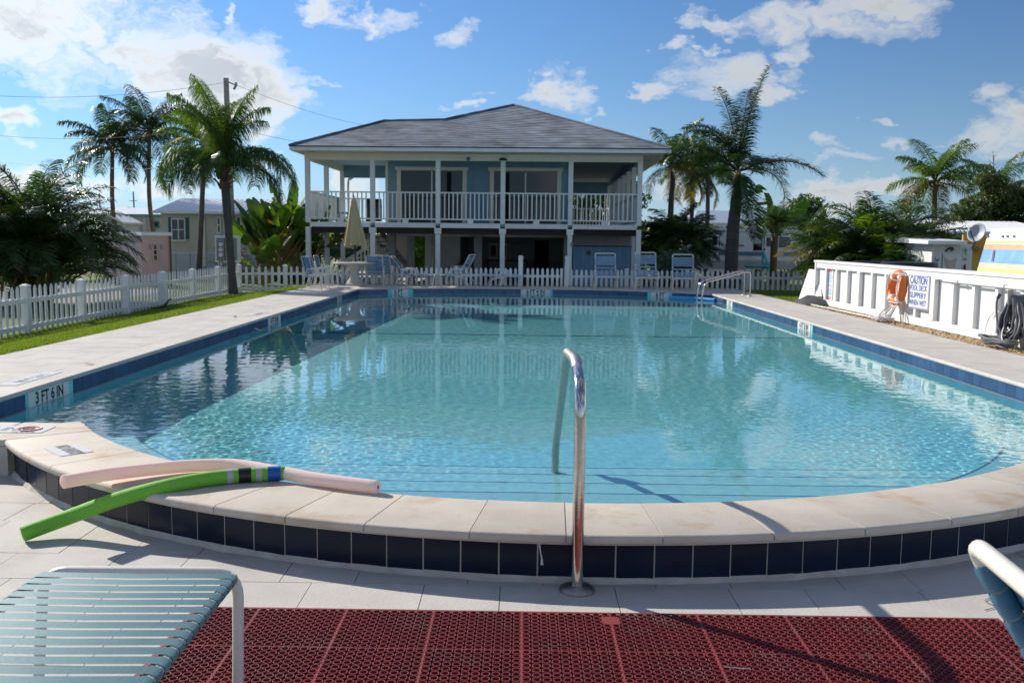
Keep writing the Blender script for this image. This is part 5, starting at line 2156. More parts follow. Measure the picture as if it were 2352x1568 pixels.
hp(MB().box(dx0, dx1, 43.93, 43.99, -.34, at(1230, 552, 43.9).z), 'doorway', 'dark_void')
for z_ in (.45, .95, 1.40):
    hp(MB().box(at(1252, 580, 43).x, 1.84, 43.3, 43.9, z_, z_ + .05), 'shelf', 'grey_box')
for (pa, pb, ya, yb_, mt) in ((1113, 1133, 557, 620, 'stucco'), (1138, 1156, 557, 620, 'stucco')):
    d_ = hp(MB().box(at(pa, 580, 43.9).x, at(pb, 580, 43.9).x, 43.95, 43.99, -.3, at(pa, ya, 43.9).z), 'cupboard_door', mt)
    xa, xb_ = at(pa + 4, 580, 43.9).x, at(pb - 4, 580, 43.9).x
    hp(MB().box(xa, xb_, 43.94, 43.948, .75, 1.25), 'door_poster', 'boot', par=d_)
hp(MB().tube([(at(1200, 556, 43).x, 43.8, 1.40), (at(1105, 556, 43).x, 43.8, 1.40)], .02, 6), 'conduit', 'grey_box')
# planters, bench and chairs in the shade
pot = root('plant_pot', (at(1056, 600, 38).x, 37.7, -.34), 'white tapered pot with a small plant under the house', 'plant pot')
px0 = at(1056, 600, 37.7).x
MB().lathe([(.30, 0), (.33, .3), (.40, .78), (.42, .84), (.38, .84)], (px0, 37.7, -.34), 18).build('pot', 'stucco', pot, True)
m = MB()
for k in range(14):
    a = k * .9
    p = Vector((px0, 37.7, .48))
    m.add([p, p + Vector((.03, 0, 0)), p + Vector((math.cos(a) * .22, math.sin(a) * .22, .12 + .12 * (k % 3)))], [(0, 1, 2)])
m.build('leaves', 'frond_dark', pot)
# stored furniture, dark, behind the fence
sf = root('stacked_bench', (at(1165, 620, 42).x, 42, -.34), 'dark bench with cushions in the shade under the house', 'bench')
bx = at(1165, 620, 42).x
MB().box(bx - .9, bx + .9, 41.7, 42.4, .0, .18).build('seat', 'black_plastic', sf, False, .03)
MB().box(bx - .9, bx + .9, 42.3, 42.5, .1, .62).build('backrest', 'black_plastic', sf, False, .05)
for s_ in (-.8, .8):
    MB().box(bx + s_ - .05, bx + s_ + .05, 41.75, 42.35, -.34, .0).build('leg', 'black_plastic', sf)
# blue store with lattice over it
SY = 35.7
sx0, sx1 = at(1314, 600, SY).x, at(1447, 600, SY).x
zs0, zs1 = at(1380, 565, SY).z, at(1380, 539.5, SY).z
k = 0
x = sx0
while x < sx1 - .01:
    xb_ = min(x + .155, sx1)
    hp(MB().box(x + .004, xb_ - .004, SY, SY + .03 + .003 * (k % 2), -.34, zs0 - .03), 'store_board', 'store_blue')
    x = xb_
    k += 1
hp(MB().box(sx0, sx1, SY + .034, SY + .06, -.34, zs0 - .03), 'store_back', 'dark_void')
hp(MB().box(sx0, sx1 + .02, SY - .02, SY + .05, zs0 - .028, zs0 + .005), 'store_shelf_edge', 'dark_wood')
hp(MB().box(sx1 + .004, sx1 + .15, SY - .02, SY + .1, -.34, zs1 + .02), 'store_post', 'white_paint')
m = MB()
for layer, s_ in ((0, 1), (1, -1)):
    x = sx0 - .4
    while x < sx1 + .4:
        h_ = zs1 - zs0 - .006
        xa, xb_ = (x, x + h_) if s_ > 0 else (x + h_, x)
        # clip to the panel
        za, zc = zs0 + .005, zs1
        pa, pb = Vector((xa, 0, za)), Vector((xb_, 0, zc))
        t0, t1 = 0.0, 1.0
        for lim, sg_ in ((sx0, 1), (sx1, -1)):
            fa, fb = (pa.x - lim) * sg_, (pb.x - lim) * sg_
            if fa < 0 and fb < 0:
                t1 = -1
            elif fa < 0:
                t0 = max(t0, -fa / (fb - fa))
            elif fb < 0:
                t1 = min(t1, fa / (fa - fb))
        if t1 > t0 + .05:
            q0, q1 = pa.lerp(pb, t0), pa.lerp(pb, t1)
            yy = SY + .006 + .012 * layer
            m.beam((q0.x, yy, q0.z), (q1.x, yy, q1.z), .018, .010, (0, 1, 0))
        x += .10
hp(MB().box(sx0, sx1, SY + .6, SY + .63, zs0, zs1 + .1), 'lattice_shade_back', 'dark_void')  # added upright black sheet, stands in for the shade behind the lattice
o = hp(m, 'lattice', 'stucco')
o['kind'] = 'stuff'
sun_c = at(1350, 581, SY)
m = MB()
for k in range(12):
    a = k * math.pi / 6
    m.add([(sun_c.x + .07 * math.cos(a - .2), SY - .012, sun_c.z + .07 * math.sin(a - .2)), (sun_c.x + .07 * math.cos(a + .2), SY - .012, sun_c.z + .07 * math.sin(a + .2)), (sun_c.x + .14 * math.cos(a), SY - .012, sun_c.z + .14 * math.sin(a))], [(0, 1, 2)])
m.tube([(sun_c.x, SY - .02, sun_c.z), (sun_c.x, SY - .004, sun_c.z)], .075, 14)
hp(m, 'sun_ornament', 'boot')
bell = at(1314, 559, HY - .1)
hp(MB().lathe([(.06, -.10), (.045, -.02), (.02, .06), (.0, .08)], (bell.x, HY - .14, bell.z), 10), 'bell', 'grey_box', True)

# ---- stairs at the left end, behind the posts
stw = root('outside_stair', (-6.2, 39.2, -.34), 'white outside stair with open treads under the left end of the house', 'stair')
b0, b1 = at(783, 600, 39.0), at(868, 548, 39.0)
a = Vector((b0.x, 39.0, -.05))
b = Vector((b1.x, 39.0, .95))
d = b - a
for s_ in (0, .85):
    MB().beam(a + Vector((0, s_, .55)), b + Vector((0, s_, .55)), .06, .07).build('handrail', 'white_paint', stw)
    MB().beam(a + Vector((0, s_, -.10)), b + Vector((0, s_, -.10)), .06, .16).build('stringer', 'white_paint', stw)
    for k in range(10):
        p = a + d * ((k + .5) / 10)
        MB().box(p.x - .03, p.x + .03, 38.98 + s_, 39.02 + s_, p.z - .05, p.z + .55).build('baluster', 'white_paint', stw)
c0, c1 = at(836, 530, 39.6), at(905, 605, 39.6)
a, b = Vector((c0.x, 39.6, 1.9)), Vector((c0.x + (c1.x - c0.x), 39.6, .25))
d = b - a
for s_ in (-.0, .95):
    MB().beam(a + Vector((s_ * .55, s_, 0)), b + Vector((s_ * .55, s_, 0)), .05, .20).build('stringer', 'pier', stw)
for k in range(8):
    p = a + d * ((k + .5) / 8)
    q = p + Vector((.52, .95, 0))
    MB().beam(p, q, .26, .045).build('tread', 'pier', stw)


# ================================================================== PLANTS
def frond_mesh(az_, el_, L_, droop, nl, ll, lw, hang=.5, fwd=.55, rg=None, twist=0.0, bare=.12, p=1.4, curl=0.0):
    """one pinnate leaf from the origin: arching rib with leaflets on both sides"""
    rg = rg or random
    m_ = MB()
    n_ = 14
    pts = [Vector((0, 0, 0))]
    az0 = az_
    dirs = []
    for i in range(n_):
        t_ = (i + .5) / n_
        e = el_ - droop * t_ ** p
        a_ = az0 + curl * t_
        d = Vector((math.cos(a_) * math.cos(e), math.sin(a_) * math.cos(e), math.sin(e)))
        dirs.append(d)
        pts.append(pts[-1] + d * (L_ / n_))
    dirs.append(dirs[-1])
    r0 = .011 * L_
    m_.tube(pts, [r0 * (1 - .85 * i / n_) + .003 for i in range(n_ + 1)], 4, caps=False)
    for k_ in range(nl):
        t_ = bare + (1 - bare) * (k_ + rg.random() * .6) / nl
        f = t_ * n_
        i = min(int(f), n_ - 1)
        p0 = pts[i].lerp(pts[i + 1], f - i)
        d = dirs[i]
        sd = d.cross(Vector((0, 0, 1)))
        if sd.length < .05:
            sd = Vector((-math.sin(az_), math.cos(az_), 0))
        sd.normalize()
        up = sd.cross(d).normalized()
        env = math.sin(math.pi * (.20 + t_ * .70)) ** .7
        for s_ in (-1, 1):
            if rg.random() < .04:
                continue
            l = ll * env * rg.uniform(.8, 1.12)
            tw = twist + rg.gauss(0, .18)
            v = (sd * s_ * math.cos(tw) + up * (math.sin(tw) + .25) + d * fwd * rg.uniform(.7, 1.3)).normalized()
            hg = hang * rg.uniform(.7, 1.3)
            v2 = (v + Vector((0, 0, -1)) * hg).normalized()
            v3 = (v + Vector((0, 0, -1)) * hg * 2.4).normalized()
            a0 = p0
            a1 = a0 + v * l * .35
            a2 = a1 + v2 * l * .35
            a3 = a2 + v3 * l * .32
            w_ = lw * rg.uniform(.8, 1.2)
            wv = v.cross(up)
            if wv.length < .05:
                wv = d
            wv = (d * .8 + up * .3 * s_).normalized() * w_
            b = len(m_.V)
            m_.V += [tuple(a0 - wv * .4), tuple(a0 + wv * .4), tuple(a1 - wv), tuple(a1 + wv), tuple(a2 - wv * .8), tuple(a2 + wv * .8), tuple(a3)]
            m_.F += [(b, b + 1, b + 3, b + 2), (b + 2, b + 3, b + 5, b + 4), (b + 4, b + 5, b + 6)]
            m_.I += [0, 0, 0]
    return m_


def palm(name, label, path, r0, r1, fronds, nl, ll, lw, trunk='trunk_grey', matf='frond', hang=.5, seed=1, cat='palm tree', group=None, boots=0, shaft=None, fwd=.55, dead=(), rings=0):
    """path: trunk points (world); fronds: list of (azimuth deg, elevation deg, length, droop rad[, material])"""
    rg = random.Random(seed)
    path = [Vector(p) for p in path]
    r_ = root(name, path[0], label, cat, group)
    P = bez(path, 30) if len(path) > 2 else [path[0].lerp(path[1], i / 20) for i in range(21)]
    n_ = len(P)
    rad = []
    for i in range(n_):
        t_ = i / (n_ - 1)
        q = r0 + (r1 - r0) * t_
        if i < 3:
            q *= 1 + .35 * (3 - i) / 3
        q *= 1 + rg.uniform(-.03, .03)
        rad.append(q)
    MB().tube(P, rad, 12).build('trunk', trunk, r_, True)
    top = P[-1]
    if boots:
        for i in range(boots):
            a_ = i * 2.4
            z_ = top.z - boots * .045 + i * .05
            rr_ = r1 * (1.0 + .5 * math.sin(math.pi * i / boots))
            q = Vector((top.x + math.cos(a_) * rr_ * .7, top.y + math.sin(a_) * rr_ * .7, z_))
            o_ = Vector((math.cos(a_), math.sin(a_), 1.1)).normalized()
            MB().beam(q, q + o_ * rg.uniform(.16, .26), .13, .05, (math.cos(a_), math.sin(a_), -.4)).build('leaf_base', 'boot', r_)
    if shaft:
        L_, mt = shaft
        MB().tube([top - Vector((0, 0, L_ * .1)), top + Vector((0, 0, L_ * .3)), top + Vector((0, 0, L_ * .7)), top + Vector((0, 0, L_))], [r1 * .95, r1 * 1.05, r1 * .7, r1 * .35], 10).build('crownshaft', mt, r_, True)
        top = top + Vector((0, 0, L_ * .85))
    for f in fronds:
        az_, el_, L_, dr = f[:4]
        mt = f[4] if len(f) > 4 else matf
        mb = frond_mesh(R(az_), R(el_), L_, dr, nl, ll, lw, hang * rg.uniform(.8, 1.2), fwd, rg, curl=rg.uniform(-.25, .25))
        o = mb.build('frond', mt, None)
        o.parent = r_
        o.location = top - path[0]
    return r_


def spray(n_, rg, lens, els, drs, extra=()):
    out = []
    for i in range(n_):
        a_ = i * 137.5 + rg.uniform(-15, 15)
        t_ = (i + .5) / n_
        out.append((a_, els[0] + (els[1] - els[0]) * t_ + rg.uniform(-8, 8), rg.uniform(*lens), drs[0] + (drs[1] - drs[0]) * t_ + rg.uniform(-.15, .15)) + tuple(extra))
    return out


# queen palm on the lawn, left
rg = random.Random(31)
qb = Vector((-9.0, 29.4, -.28))
qY = 29.4
qp = [atz(536, 674, -.28)]
qY = qp[0].y
qp = [qp[0], at(527, 560, qY), at(519, 450, qY), at(513, 385, qY)]
Q = [(170, 88, 3.1, .7), (10, 86, 2.9, .8), (150, 86, 3.0, .9), (60, 86, 2.8, 1.0), (250, 86, 2.9, .9), (20, 84, 2.6, 1.3), (190, 82, 2.9, 1.2), (300, 84, 2.5, 1.3), (120, 80, 2.4, 1.5), (225, 80, 2.5, 1.5), (340, 80, 2.3, 1.6),
     (185, 48, 2.7, 2.5), (172, 36, 2.9, 2.3), (205, 42, 2.6, 2.6), (150, 40, 2.5, 2.4), (190, 20, 2.3, 2.0),
     (0, 42, 3.0, 2.4), (-14, 50, 2.8, 2.7), (14, 32, 2.9, 2.2), (-35, 40, 2.5, 2.6), (5, 15, 2.4, 1.9), (270, 40, 2.2, 2.6), (90, 45, 2.4, 2.4), (240, 15, 2.0, 2.0)]
Q = [q + (('frond_lime',) if i < 11 else ('frond',)) for i, q in enumerate(Q)]
palm('queen_palm', 'queen palm with long drooping fronds on the lawn corner left of the house', qp, .125, .145, Q, 130, .84, .0105, 'trunk_smooth', 'frond', 1.5, 31, boots=16, fwd=.35)

# coconut palms
def coco(px_t, py_t, px_b, py_b, Y, seed, label, n_=17, L_=2.6, rad=.14, matf='frond_dark', bend=0, group='coconut palms', yellow=0, trunk='trunk_grey', hang=.55):
    rg_ = random.Random(seed)
    t_, b_ = at(px_t, py_t, Y), at(px_b, py_b, Y)
    b_.z = -.34
    mid = t_.lerp(b_, .5) + Vector((bend, 0, 0))
    fr_ = spray(n_, rg_, (L_ * .85, L_ * 1.12), (82, -25), (.9, 1.5))
    fr_ = [f + (('frond_yellow',) if i >= n_ - yellow else ()) for i, f in enumerate(fr_)]
    r_ = palm('coconut_palm', label, [b_, mid, t_], rad, rad * .75, fr_, 84, L_ * .31, .0165, trunk, matf, hang * 1.5, seed, group=group, boots=6)
    return r_


coco(258, 340, 282, 560, 46, 41, 'leftmost tall coconut palm beyond the white trailer', 19, 2.6, .12, bend=-.25)
coco(343, 305, 366, 560, 46, 42, 'tall coconut palm second from the left, leaning over the beige trailer', 19, 2.7, .12, bend=-.25)
coco(470, 330, 455, 620, 38, 43, 'slim coconut palm with a curved trunk in front of the beige trailer', 15, 2.0, .12, 'frond_lime', bend=.0)
# royal palm on the right
rY = 33.0
rb_ = atz(1682, 650, -.34)
rY = 33.2
rp0 = [Vector((at(1679, 620, rY).x, rY, -.34)), at(1683, 540, rY), at(1690, 470, rY), at(1694, 425, rY)]
RF = [(10, 83, 3.3, .35), (60, 80, 2.9, .6), (120, 82, 2.8, .5), (152, 77, 2.6, 1.7), (200, 70, 2.2, 1.5), (178, 48, 2.5, 1.5), (168, 38, 2.0, 1.3), (172, 8, 1.5, .9),
      (-8, 24, 2.7, 1.15, 'frond_dead'), (-4, 16, 2.1, 2.1), (20, 40, 1.8, 1.8), (285, -48, 2.3, .6), (262, -30, 1.7, .9), (270, 40, 1.8, 1.9), (90, 30, 2.0, 1.6)]
RF = [(q[0], q[1], q[2] * 1.14) + tuple(q[3:]) for q in RF]
palm('royal_palm', 'thick trunked royal palm with one dead brown frond right of the house', rp0, .245, .175, RF, 120, .70, .0135, 'trunk_smooth', 'frond_dark', .34, 51, shaft=(.55, 'crownshaft'), fwd=.5)
coco(1545, 378, 1538, 520, 44, 61, 'yellowing coconut palm just behind the right roof corner', 14, 2.4, .16, 'frond', yellow=6, group='coconut palms behind the house')
coco(1592, 392, 1588, 520, 47, 62, 'coconut palm in the middle of the three behind the house', 14, 2.2, .13, 'frond', yellow=3, group='coconut palms behind the house')
coco(1628, 388, 1622, 600, 44, 63, 'coconut palm with reddish crown base left of the royal palm', 15, 2.3, .12, 'frond', yellow=3, group='coconut palms behind the house')
coco(2148, 418, 2138, 520, 40, 64, 'lone coconut palm standing above the white roof on the right', 16, 2.3, .13, 'frond_lime', yellow=4, group='coconut palms', bend=.1)
coco(2285, 440, 2290, 520, 44, 65, 'coconut palm half hidden in the leafy tree at the right edge', 12, 2.4, .14, 'frond', yellow=1, group='coconut palms')
coco(792, 492, 792, 560, 70, 66, 'tiny far off palm seen between the veranda posts', 9, 2.0, .15, group='far palms') if False else None
# small stout palm in front of the camper
palm('cabbage_palm', 'small palm with shaggy trunk in front of the camper', [Vector((at(1776, 610, 36).x, 36, -.34)), at(1779, 555, 36), at(1783, 512, 36)], .13, .16, spray(16, random.Random(71), (1.0, 1.3), (80, 0), (.9, 1.4)), 50, .34, .012, 'boot', 'frond', .3, 71, boots=10)


# areca clumps and other bushy palms: many stems, one object each frond
def clump(name, label, cx_px, base_py, Y, width, height, n_, matf, seed, nl=30, ll=.42, lw=.016, stems=True, cat='palm clump', zlow=.15, cols=('frond_dark', 'frond', 'frond_lime'), wts=(6, 3, 1), depth=None, Lf=(.42, .62), up_=26):
    rg_ = random.Random(seed)
    b_ = at(cx_px, base_py, Y)
    b_.z = -.34
    depth = depth or width * .8
    r_ = root(name, b_, label, cat)
    for i in range(n_):
        u = rg_.random()
        a_ = rg_.uniform(0, 360)
        rr_ = rg_.random() ** .5
        ox, oy = math.cos(R(a_)) * rr_ * width * .30, math.sin(R(a_)) * rr_ * depth * .30
        hz = height * (zlow + (.62 - zlow) * rg_.random() ** .8) * (1.05 - .35 * rr_)
        el_ = rg_.uniform(48, 86) - up_ * rr_ + (10 if hz > height * .45 else -6)
        L_ = height * rg_.uniform(*Lf)
        mt = rg_.choices(cols, wts)[0]
        mb = frond_mesh(R(a_ + rg_.uniform(-40, 40)), R(el_), L_, rg_.uniform(.9, 1.9), nl, ll * L_ / 1.5, lw, .35, .6, rg_)
        o = mb.build('frond', mt, None)
        o.parent = r_
        o.location = (ox, oy, hz)
        if stems and i % 3 == 0:
            MB().tube([b_ + Vector((ox * .5, oy * .5, 0)), b_ + Vector((ox, oy, hz + .05))], [.045, .022], 6).build('stem', 'crownshaft', r_, True)
    return r_


clump('areca_clump', 'large dark areca palm clump behind the left picket fence', 82, 640, 25.5, 3.3, 3.75, 210, 'frond_dark', 81, 46, .46, .0145, up_=14, cols=('frond_dark', 'frond', 'frond_lime', 'frond_yellow'), wts=(5, 4, 2, .5))
clump('areca_clump', 'areca palm clump cut by the left edge of the picture', -30, 640, 24.5, 3.4, 3.5, 50, 'frond_dark', 82, 44, .50, .0145, cols=('frond', 'frond_dark', 'frond_yellow'))
clump('areca_clump', 'wide areca palm clump behind the white screen', 2012, 615, 28.0, 4.0, 3.45, 210, 'frond_dark', 83, 46, .46, .014, up_=14, cols=('frond_dark', 'frond', 'frond_lime', 'frond_yellow'), wts=(6, 4, 2, 1))
clump('areca_clump', 'small areca palm clump at the right end of the palms beside the white shed', 2110, 615, 26.0, 2.6, 2.6, 80, 'frond_dark', 84, 42, .50, .013)
clump('christmas_palm', 'bushy green palm group between the house and the royal palm', 1556, 600, 36.5, 2.5, 3.9, 95, 'frond', 85, 42, .48, .015, zlow=.45, cols=('frond', 'frond_lime', 'frond_dark'), wts=(5, 3, 3), Lf=(.26, .38))
clump('christmas_palm', 'yellow green palm bush tucked behind the right house corner', 1502, 610, 39.5, 2.4, 3.0, 40, 'frond', 86, 38, .48, .015, cols=('frond_yellow', 'frond_lime', 'frond'), wts=(2, 3, 3))
clump('cycad', 'low spreading cycad in front of the camper', 1640, 622, 33.6, 2.0, .75, 26, 'frond_dark', 87, 30, .5, .014, False, 'cycad', .1, Lf=(.8, 1.2))
clump('cycad', 'low dark cycad left of the royal palm behind the fence', 1590, 622, 33.2, 1.6, .7, 20, 'frond_dark', 88, 30, .5, .014, False, 'cycad', .1, Lf=(.8, 1.2))
clump('areca_clump', 'shaded palm thicket under the left end of the house', 742, 610, 43.0, 4.4, 3.2, 70, 'frond_dark', 89, 22, .5, .03)


# travellers palm: big paddle leaves
def paddle(r_, base, az_, el_, stalk, L_, w_, droop, mt, rg_, tilt=0.0):
    d0 = Vector((math.cos(az_) * math.cos(el_), math.sin(az_) * math.cos(el_), math.sin(el_)))
    pts = [base, base + d0 * stalk * .5, base + d0 * stalk]
    MB().tube(pts, [.045, .032, .022], 6).build('stalk', 'crownshaft', r_, True)
    sd = Vector((-math.sin(az_ + tilt), math.cos(az_ + tilt), 0))
    p = pts[-1]
    n_ = 9
    V_, F_ = [], []
    for i in range(n_ + 1):
        t_ = i / n_
        e = el_ - droop * t_ ** 1.5
        d = Vector((math.cos(az_) * math.cos(e), math.sin(az_) * math.cos(e), math.sin(e)))
        if i:
            p = p + d * (L_ / n_)
        ww = w_ * (math.sin(math.pi * min(1, .10 + t_ * .86)) ** .6) * rg_.uniform(.88, 1.08)
        up = sd.cross(d).normalized()
        V_ += [p - sd * ww + up * ww * .35, p, p + sd * ww + up * ww * .35]
    for i in range(n_):
        b = i * 3
        for s_ in (0, 1):
            if rg_.random() < .88:
                F_.append((b + s_, b + s_ + 1, b + s_ + 4, b + s_ + 3))
    MB().add(V_, F_).build('leaf', mt, r_, True)


def paddle_plant(name, label, px_, py_, Y, n_, hgt, seed, spread=80, leaf=1.3):
    rg_ = random.Random(seed)
    b_ = at(px_, py_, Y)
    b_.z = -.34
    r_ = root(name, b_, label, 'plant')
    for i in range(n_):
        t_ = (i + .5) / n_
        a_ = rg_.choice((0, 180)) + rg_.uniform(-45, 45)
        el_ = R(88 - spread * abs(t_ - .2) * rg_.uniform(.6, 1.0))
        base = b_ + Vector((rg_.uniform(-.5, .5), rg_.uniform(-.5, .5), rg_.uniform(0, .3) * hgt))
        paddle(r_, base, R(a_), el_, hgt * rg_.uniform(.25, .52), leaf * rg_.uniform(.75, 1.1), leaf * .31 * rg_.uniform(.85, 1.2), rg_.uniform(.2, .9), rg_.choices(('paddle', 'frond', 'frond_yellow'), (8, 2, 1))[0], rg_, rg_.uniform(-.6, .6))
    return r_


paddle_plant('bird_of_paradise', 'giant bird of paradise with glossy paddle leaves left of the house', 622, 610, 36.4, 34, 3.4, 91, 80, 1.35)
paddle_plant('bird_of_paradise', 'second bird of paradise with taller leaves against the left house post', 664, 610, 37.5, 26, 4.0, 92, 60, 1.4)
paddle_plant('bird_of_paradise', 'leaning bird of paradise with drying leaves beside the meter box', 618, 612, 34.4, 12, 2.0, 93, 150, 1.1)
paddle_plant('bird_of_paradise', 'banana like plant behind the small palm in front of the camper', 1800, 600, 41.9, 9, 4.4, 94, 60, 1.2)


# leafy trees
def leafy(name, label, px_, py_, Y, clumps, n_, size, mt, seed, trunk=.10, cat='tree', tm='twig'):
    """clumps: (dx, dz, rx, rz) in metres from the base; leaves are small bent quads spread through the clumps"""
    g_ = np.random.default_rng(seed)
    b_ = at(px_, py_, Y)
    b_.z = -.34
    r_ = root(name, b_, label, cat)
    tot = sum(c_[2] ** 1.5 * c_[3] for c_ in clumps)
    V_, F_ = [], []
    for (dx, dz, rx, rz) in clumps:
        k_ = int(n_ * rx ** 1.5 * rz / tot)
        for i in range(k_):
            v = g_.normal(size=3)
            v /= np.linalg.norm(v)
            rad = (.35 + .65 * g_.random() ** .6) * (1 + .22 * math.sin(v[0] * 7 + dx * 3) * math.sin(v[2] * 6 + dz))
            c_ = Vector((b_.x + dx + v[0] * rx * rad, b_.y + v[1] * rx * .8 * rad, b_.z + dz + v[2] * rz * rad))
            u_ = Vector(g_.normal(size=3)).normalized()
            w_ = u_.cross(Vector(g_.normal(size=3))).normalized()
            s_ = size * g_.uniform(.6, 1.3)
            k0 = len(V_)
            V_ += [c_ - u_ * s_, c_ - w_ * s_ * .45 + Vector((0, 0, -.1 * s_)), c_ + u_ * s_ + Vector((0, 0, -.25 * s_)), c_ + w_ * s_ * .45]
            F_.append((k0, k0 + 1, k0 + 2, k0 + 3))
    MB().add(V_, F_).build('crown', mt, r_)
    rg_ = random.Random(seed)
    top = Vector((b_.x + sum(c_[0] for c_ in clumps) / len(clumps), b_.y, b_.z + sum(c_[1] for c_ in clumps) / len(clumps) * .6))
    MB().tube(bez([b_, b_.lerp(top, .5) + Vector((rg_.uniform(-.1, .1), 0, 0)), top], 10), [trunk * (1 - .04 * i) for i in range(11)], 8).build('trunk', tm, r_, True)
    for (dx, dz, rx, rz) in clumps:
        e = Vector((b_.x + dx, b_.y + rg_.uniform(-.3, .3), b_.z + dz))
        q = top.lerp(e, .5) + Vector((rg_.uniform(-.2, .2), rg_.uniform(-.2, .2), rg_.uniform(-.1, .2)))
        MB().tube(bez([top, q, e + (e - top) * .25], 10), [trunk * .6 * (1 - .07 * i) for i in range(11)], 6).build('limb', tm, r_, True)
    return r_


leafy('buttonwood_bush', 'round silver green bush at the right corner of the house', 1548, 622, 33.4, [(0, .6, .75, .65), (-.25, 1.1, .55, .5), (.3, 1.15, .5, .5), (.1, .35, .85, .4)], 6000, .055, 'leaf_silver', 101, .07, 'bush')
leafy('shade_tree', 'spreading olive green tree above the white roof at the right edge', 2290, 520, 36, [(-.9, 3.2, .9, .45), (-1.5, 2.8, .7, .35), (.2, 3.7, 1.0, .6), (.9, 3.1, 1.2, .8), (-.3, 2.5, 1.2, .5), (1.6, 3.6, 1.0, .7), (-.4, 4.3, .5, .5), (1.2, 2.2, 1.4, .6)], 15000, .085, 'leaf_olive', 102, .16)
leafy('shade_tree', 'dark leafy tree between the camper roof and the right palms', 1820, 520, 52, [(-.2, 3.0, 1.2, .9), (.7, 3.7, 1.1, .9), (.9, 2.4, 1.3, .9), (-.9, 2.2, 1.1, .7)], 7000, .11, 'leaf', 103, .15)
leafy('shade_tree', 'bright green tree just above the camper roof', 1735, 530, 50, [(0, 2.3, .9, .6), (.7, 2.7, .8, .6), (-.5, 1.8, .8, .5)], 3500, .11, 'leaf_bright', 104, .12)
leafy('hedge_tree', 'bright green bush seen through the openings under the house', 958, 600, 52, [(0, 1.2, .9, 1.1), (-.2, .5, .9, .7), (.2, 2.0, .7, .6)], 5000, .10, 'leaf_bright', 105, .1, 'bush')
leafy('shade_tree', 'tree seen through the right veranda railing', 1375, 560, 62, [(0, 4.0, 1.9, 1.5), (1.6, 4.4, 1.6, 1.5), (-1.6, 3.8, 1.6, 1.5), (.6, 5.6, 1.6, 1.0), (-.8, 2.4, 1.8, 1.0), (1.2, 2.4, 1.8, 1.0)], 9000, .15, 'leaf', 106, .2)
leafy('shade_tree', 'low green trees far behind the right palm clump', 1900, 520, 60, [(-1.5, 1.8, 1.2, .7), (0, 1.6, 1.3, .6), (1.5, 1.9, 1.4, .8), (3.0, 1.5, 1.3, .6)], 6000, .13, 'leaf', 107, .15)
leafy('shade_tree', 'grey green tree between the camper and the right palm clump', 1850, 520, 48, [(.3, 1.9, .8, .5), (.9, 1.5, .7, .5)], 2200, .10, 'leaf_silver', 108, .1)
leafy('topiary_tree', 'far round clipped tree by the leftmost utility pole', 226, 482, 75, [(-.25, 3.6, .55, .40), (.35, 3.65, .55, .42)], 1500, .10, 'leaf_bright', 109, .1)
leafy('shrub', 'leafless brown shrub beside the meter box', 560, 600, 34.0, [(0, 1.0, .35, .5), (.1, .5, .3, .35)], 500, .05, 'twig', 110, .03, 'bush')
leafy('shrub', 'low leafy shrub along the foot of the left house posts', 700, 612, 34.0, [(0, .4, .5, .3), (-.7, .35, .5, .3)], 1800, .06, 'leaf', 111, .03, 'bush')
leafy('shade_tree', 'dark treetop far behind the left areca clump', 20, 560, 40, [(0, 2.4, 1.6, .9), (1.4, 2.0, 1.3, .8)], 3000, .12, 'leaf', 112, .15)
# dead snag above the right-hand tree
sn = root('dead_treetop', at(2286, 470, 36), 'bare dead twig top sticking out of the right-hand tree', 'dead branch')
b_ = at(2286, 440, 36)
t_ = at(2281, 347, 36)
MB().tube([b_ - Vector((0, 0, .8)), b_, t_], [.05, .03, .006], 6).build('stem', 'twig', sn, True)
rg = random.Random(3)
for k in range(18):
    p = b_.lerp(t_, .1 + .8 * k / 18)
    a = rg.uniform(0, 6.28)
    l = .55 * (1 - k / 22)
    MB().tube([p, p + Vector((math.cos(a) * l * .5, math.sin(a) * l * .5, l * .35)), p + Vector((math.cos(a) * l * .8, math.sin(a) * l * .8, l * .8))], [.012, .008, .003], 4).build('twig', 'twig', sn, True)

# far tree line closing the horizon
g = np.random.default_rng(77)
V, F = [], []
for i in range(26000):
    a = g.uniform(-.95, .95)
    D = g.uniform(105, 150)
    x, y = D * math.sin(a), D * math.cos(a)
    hmax = 2.6 + 1.6 * math.sin(a * 23) * math.sin(a * 9 + 1) + 1.2 * math.sin(a * 61)
    z = g.random() ** .7 * max(hmax, 1.0)
    s_ = g.uniform(.25, .55)
    u = Vector(g.normal(size=3)).normalized()
    w = u.cross(Vector(g.normal(size=3))).normalized()
    c = Vector((x, y, z - .3))
    k = len(V)
    V += [c - u * s_, c - w * s_ * .6, c + u * s_, c + w * s_ * .6]
    F.append((k, k + 1, k + 2, k + 3))
o = MB().add(V, F).build('distant_trees', 'leaf')
tag(o, 'low line of distant trees along the horizon', kind='stuff')


# ================================================================== TRAILERS, SHEDS AND POLES
def PB(m_, par, name, matn, pa, pb, pya, pyb, Y, d=.02):
    """box part on a front at distance Y, given by its survey edges"""
    a_, b_ = at(pa, pyb, Y), at(pb, pya, Y)
    return MB().box(a_.x, b_.x, Y - d, Y + .02, a_.z, b_.z).build(name, matn, par)


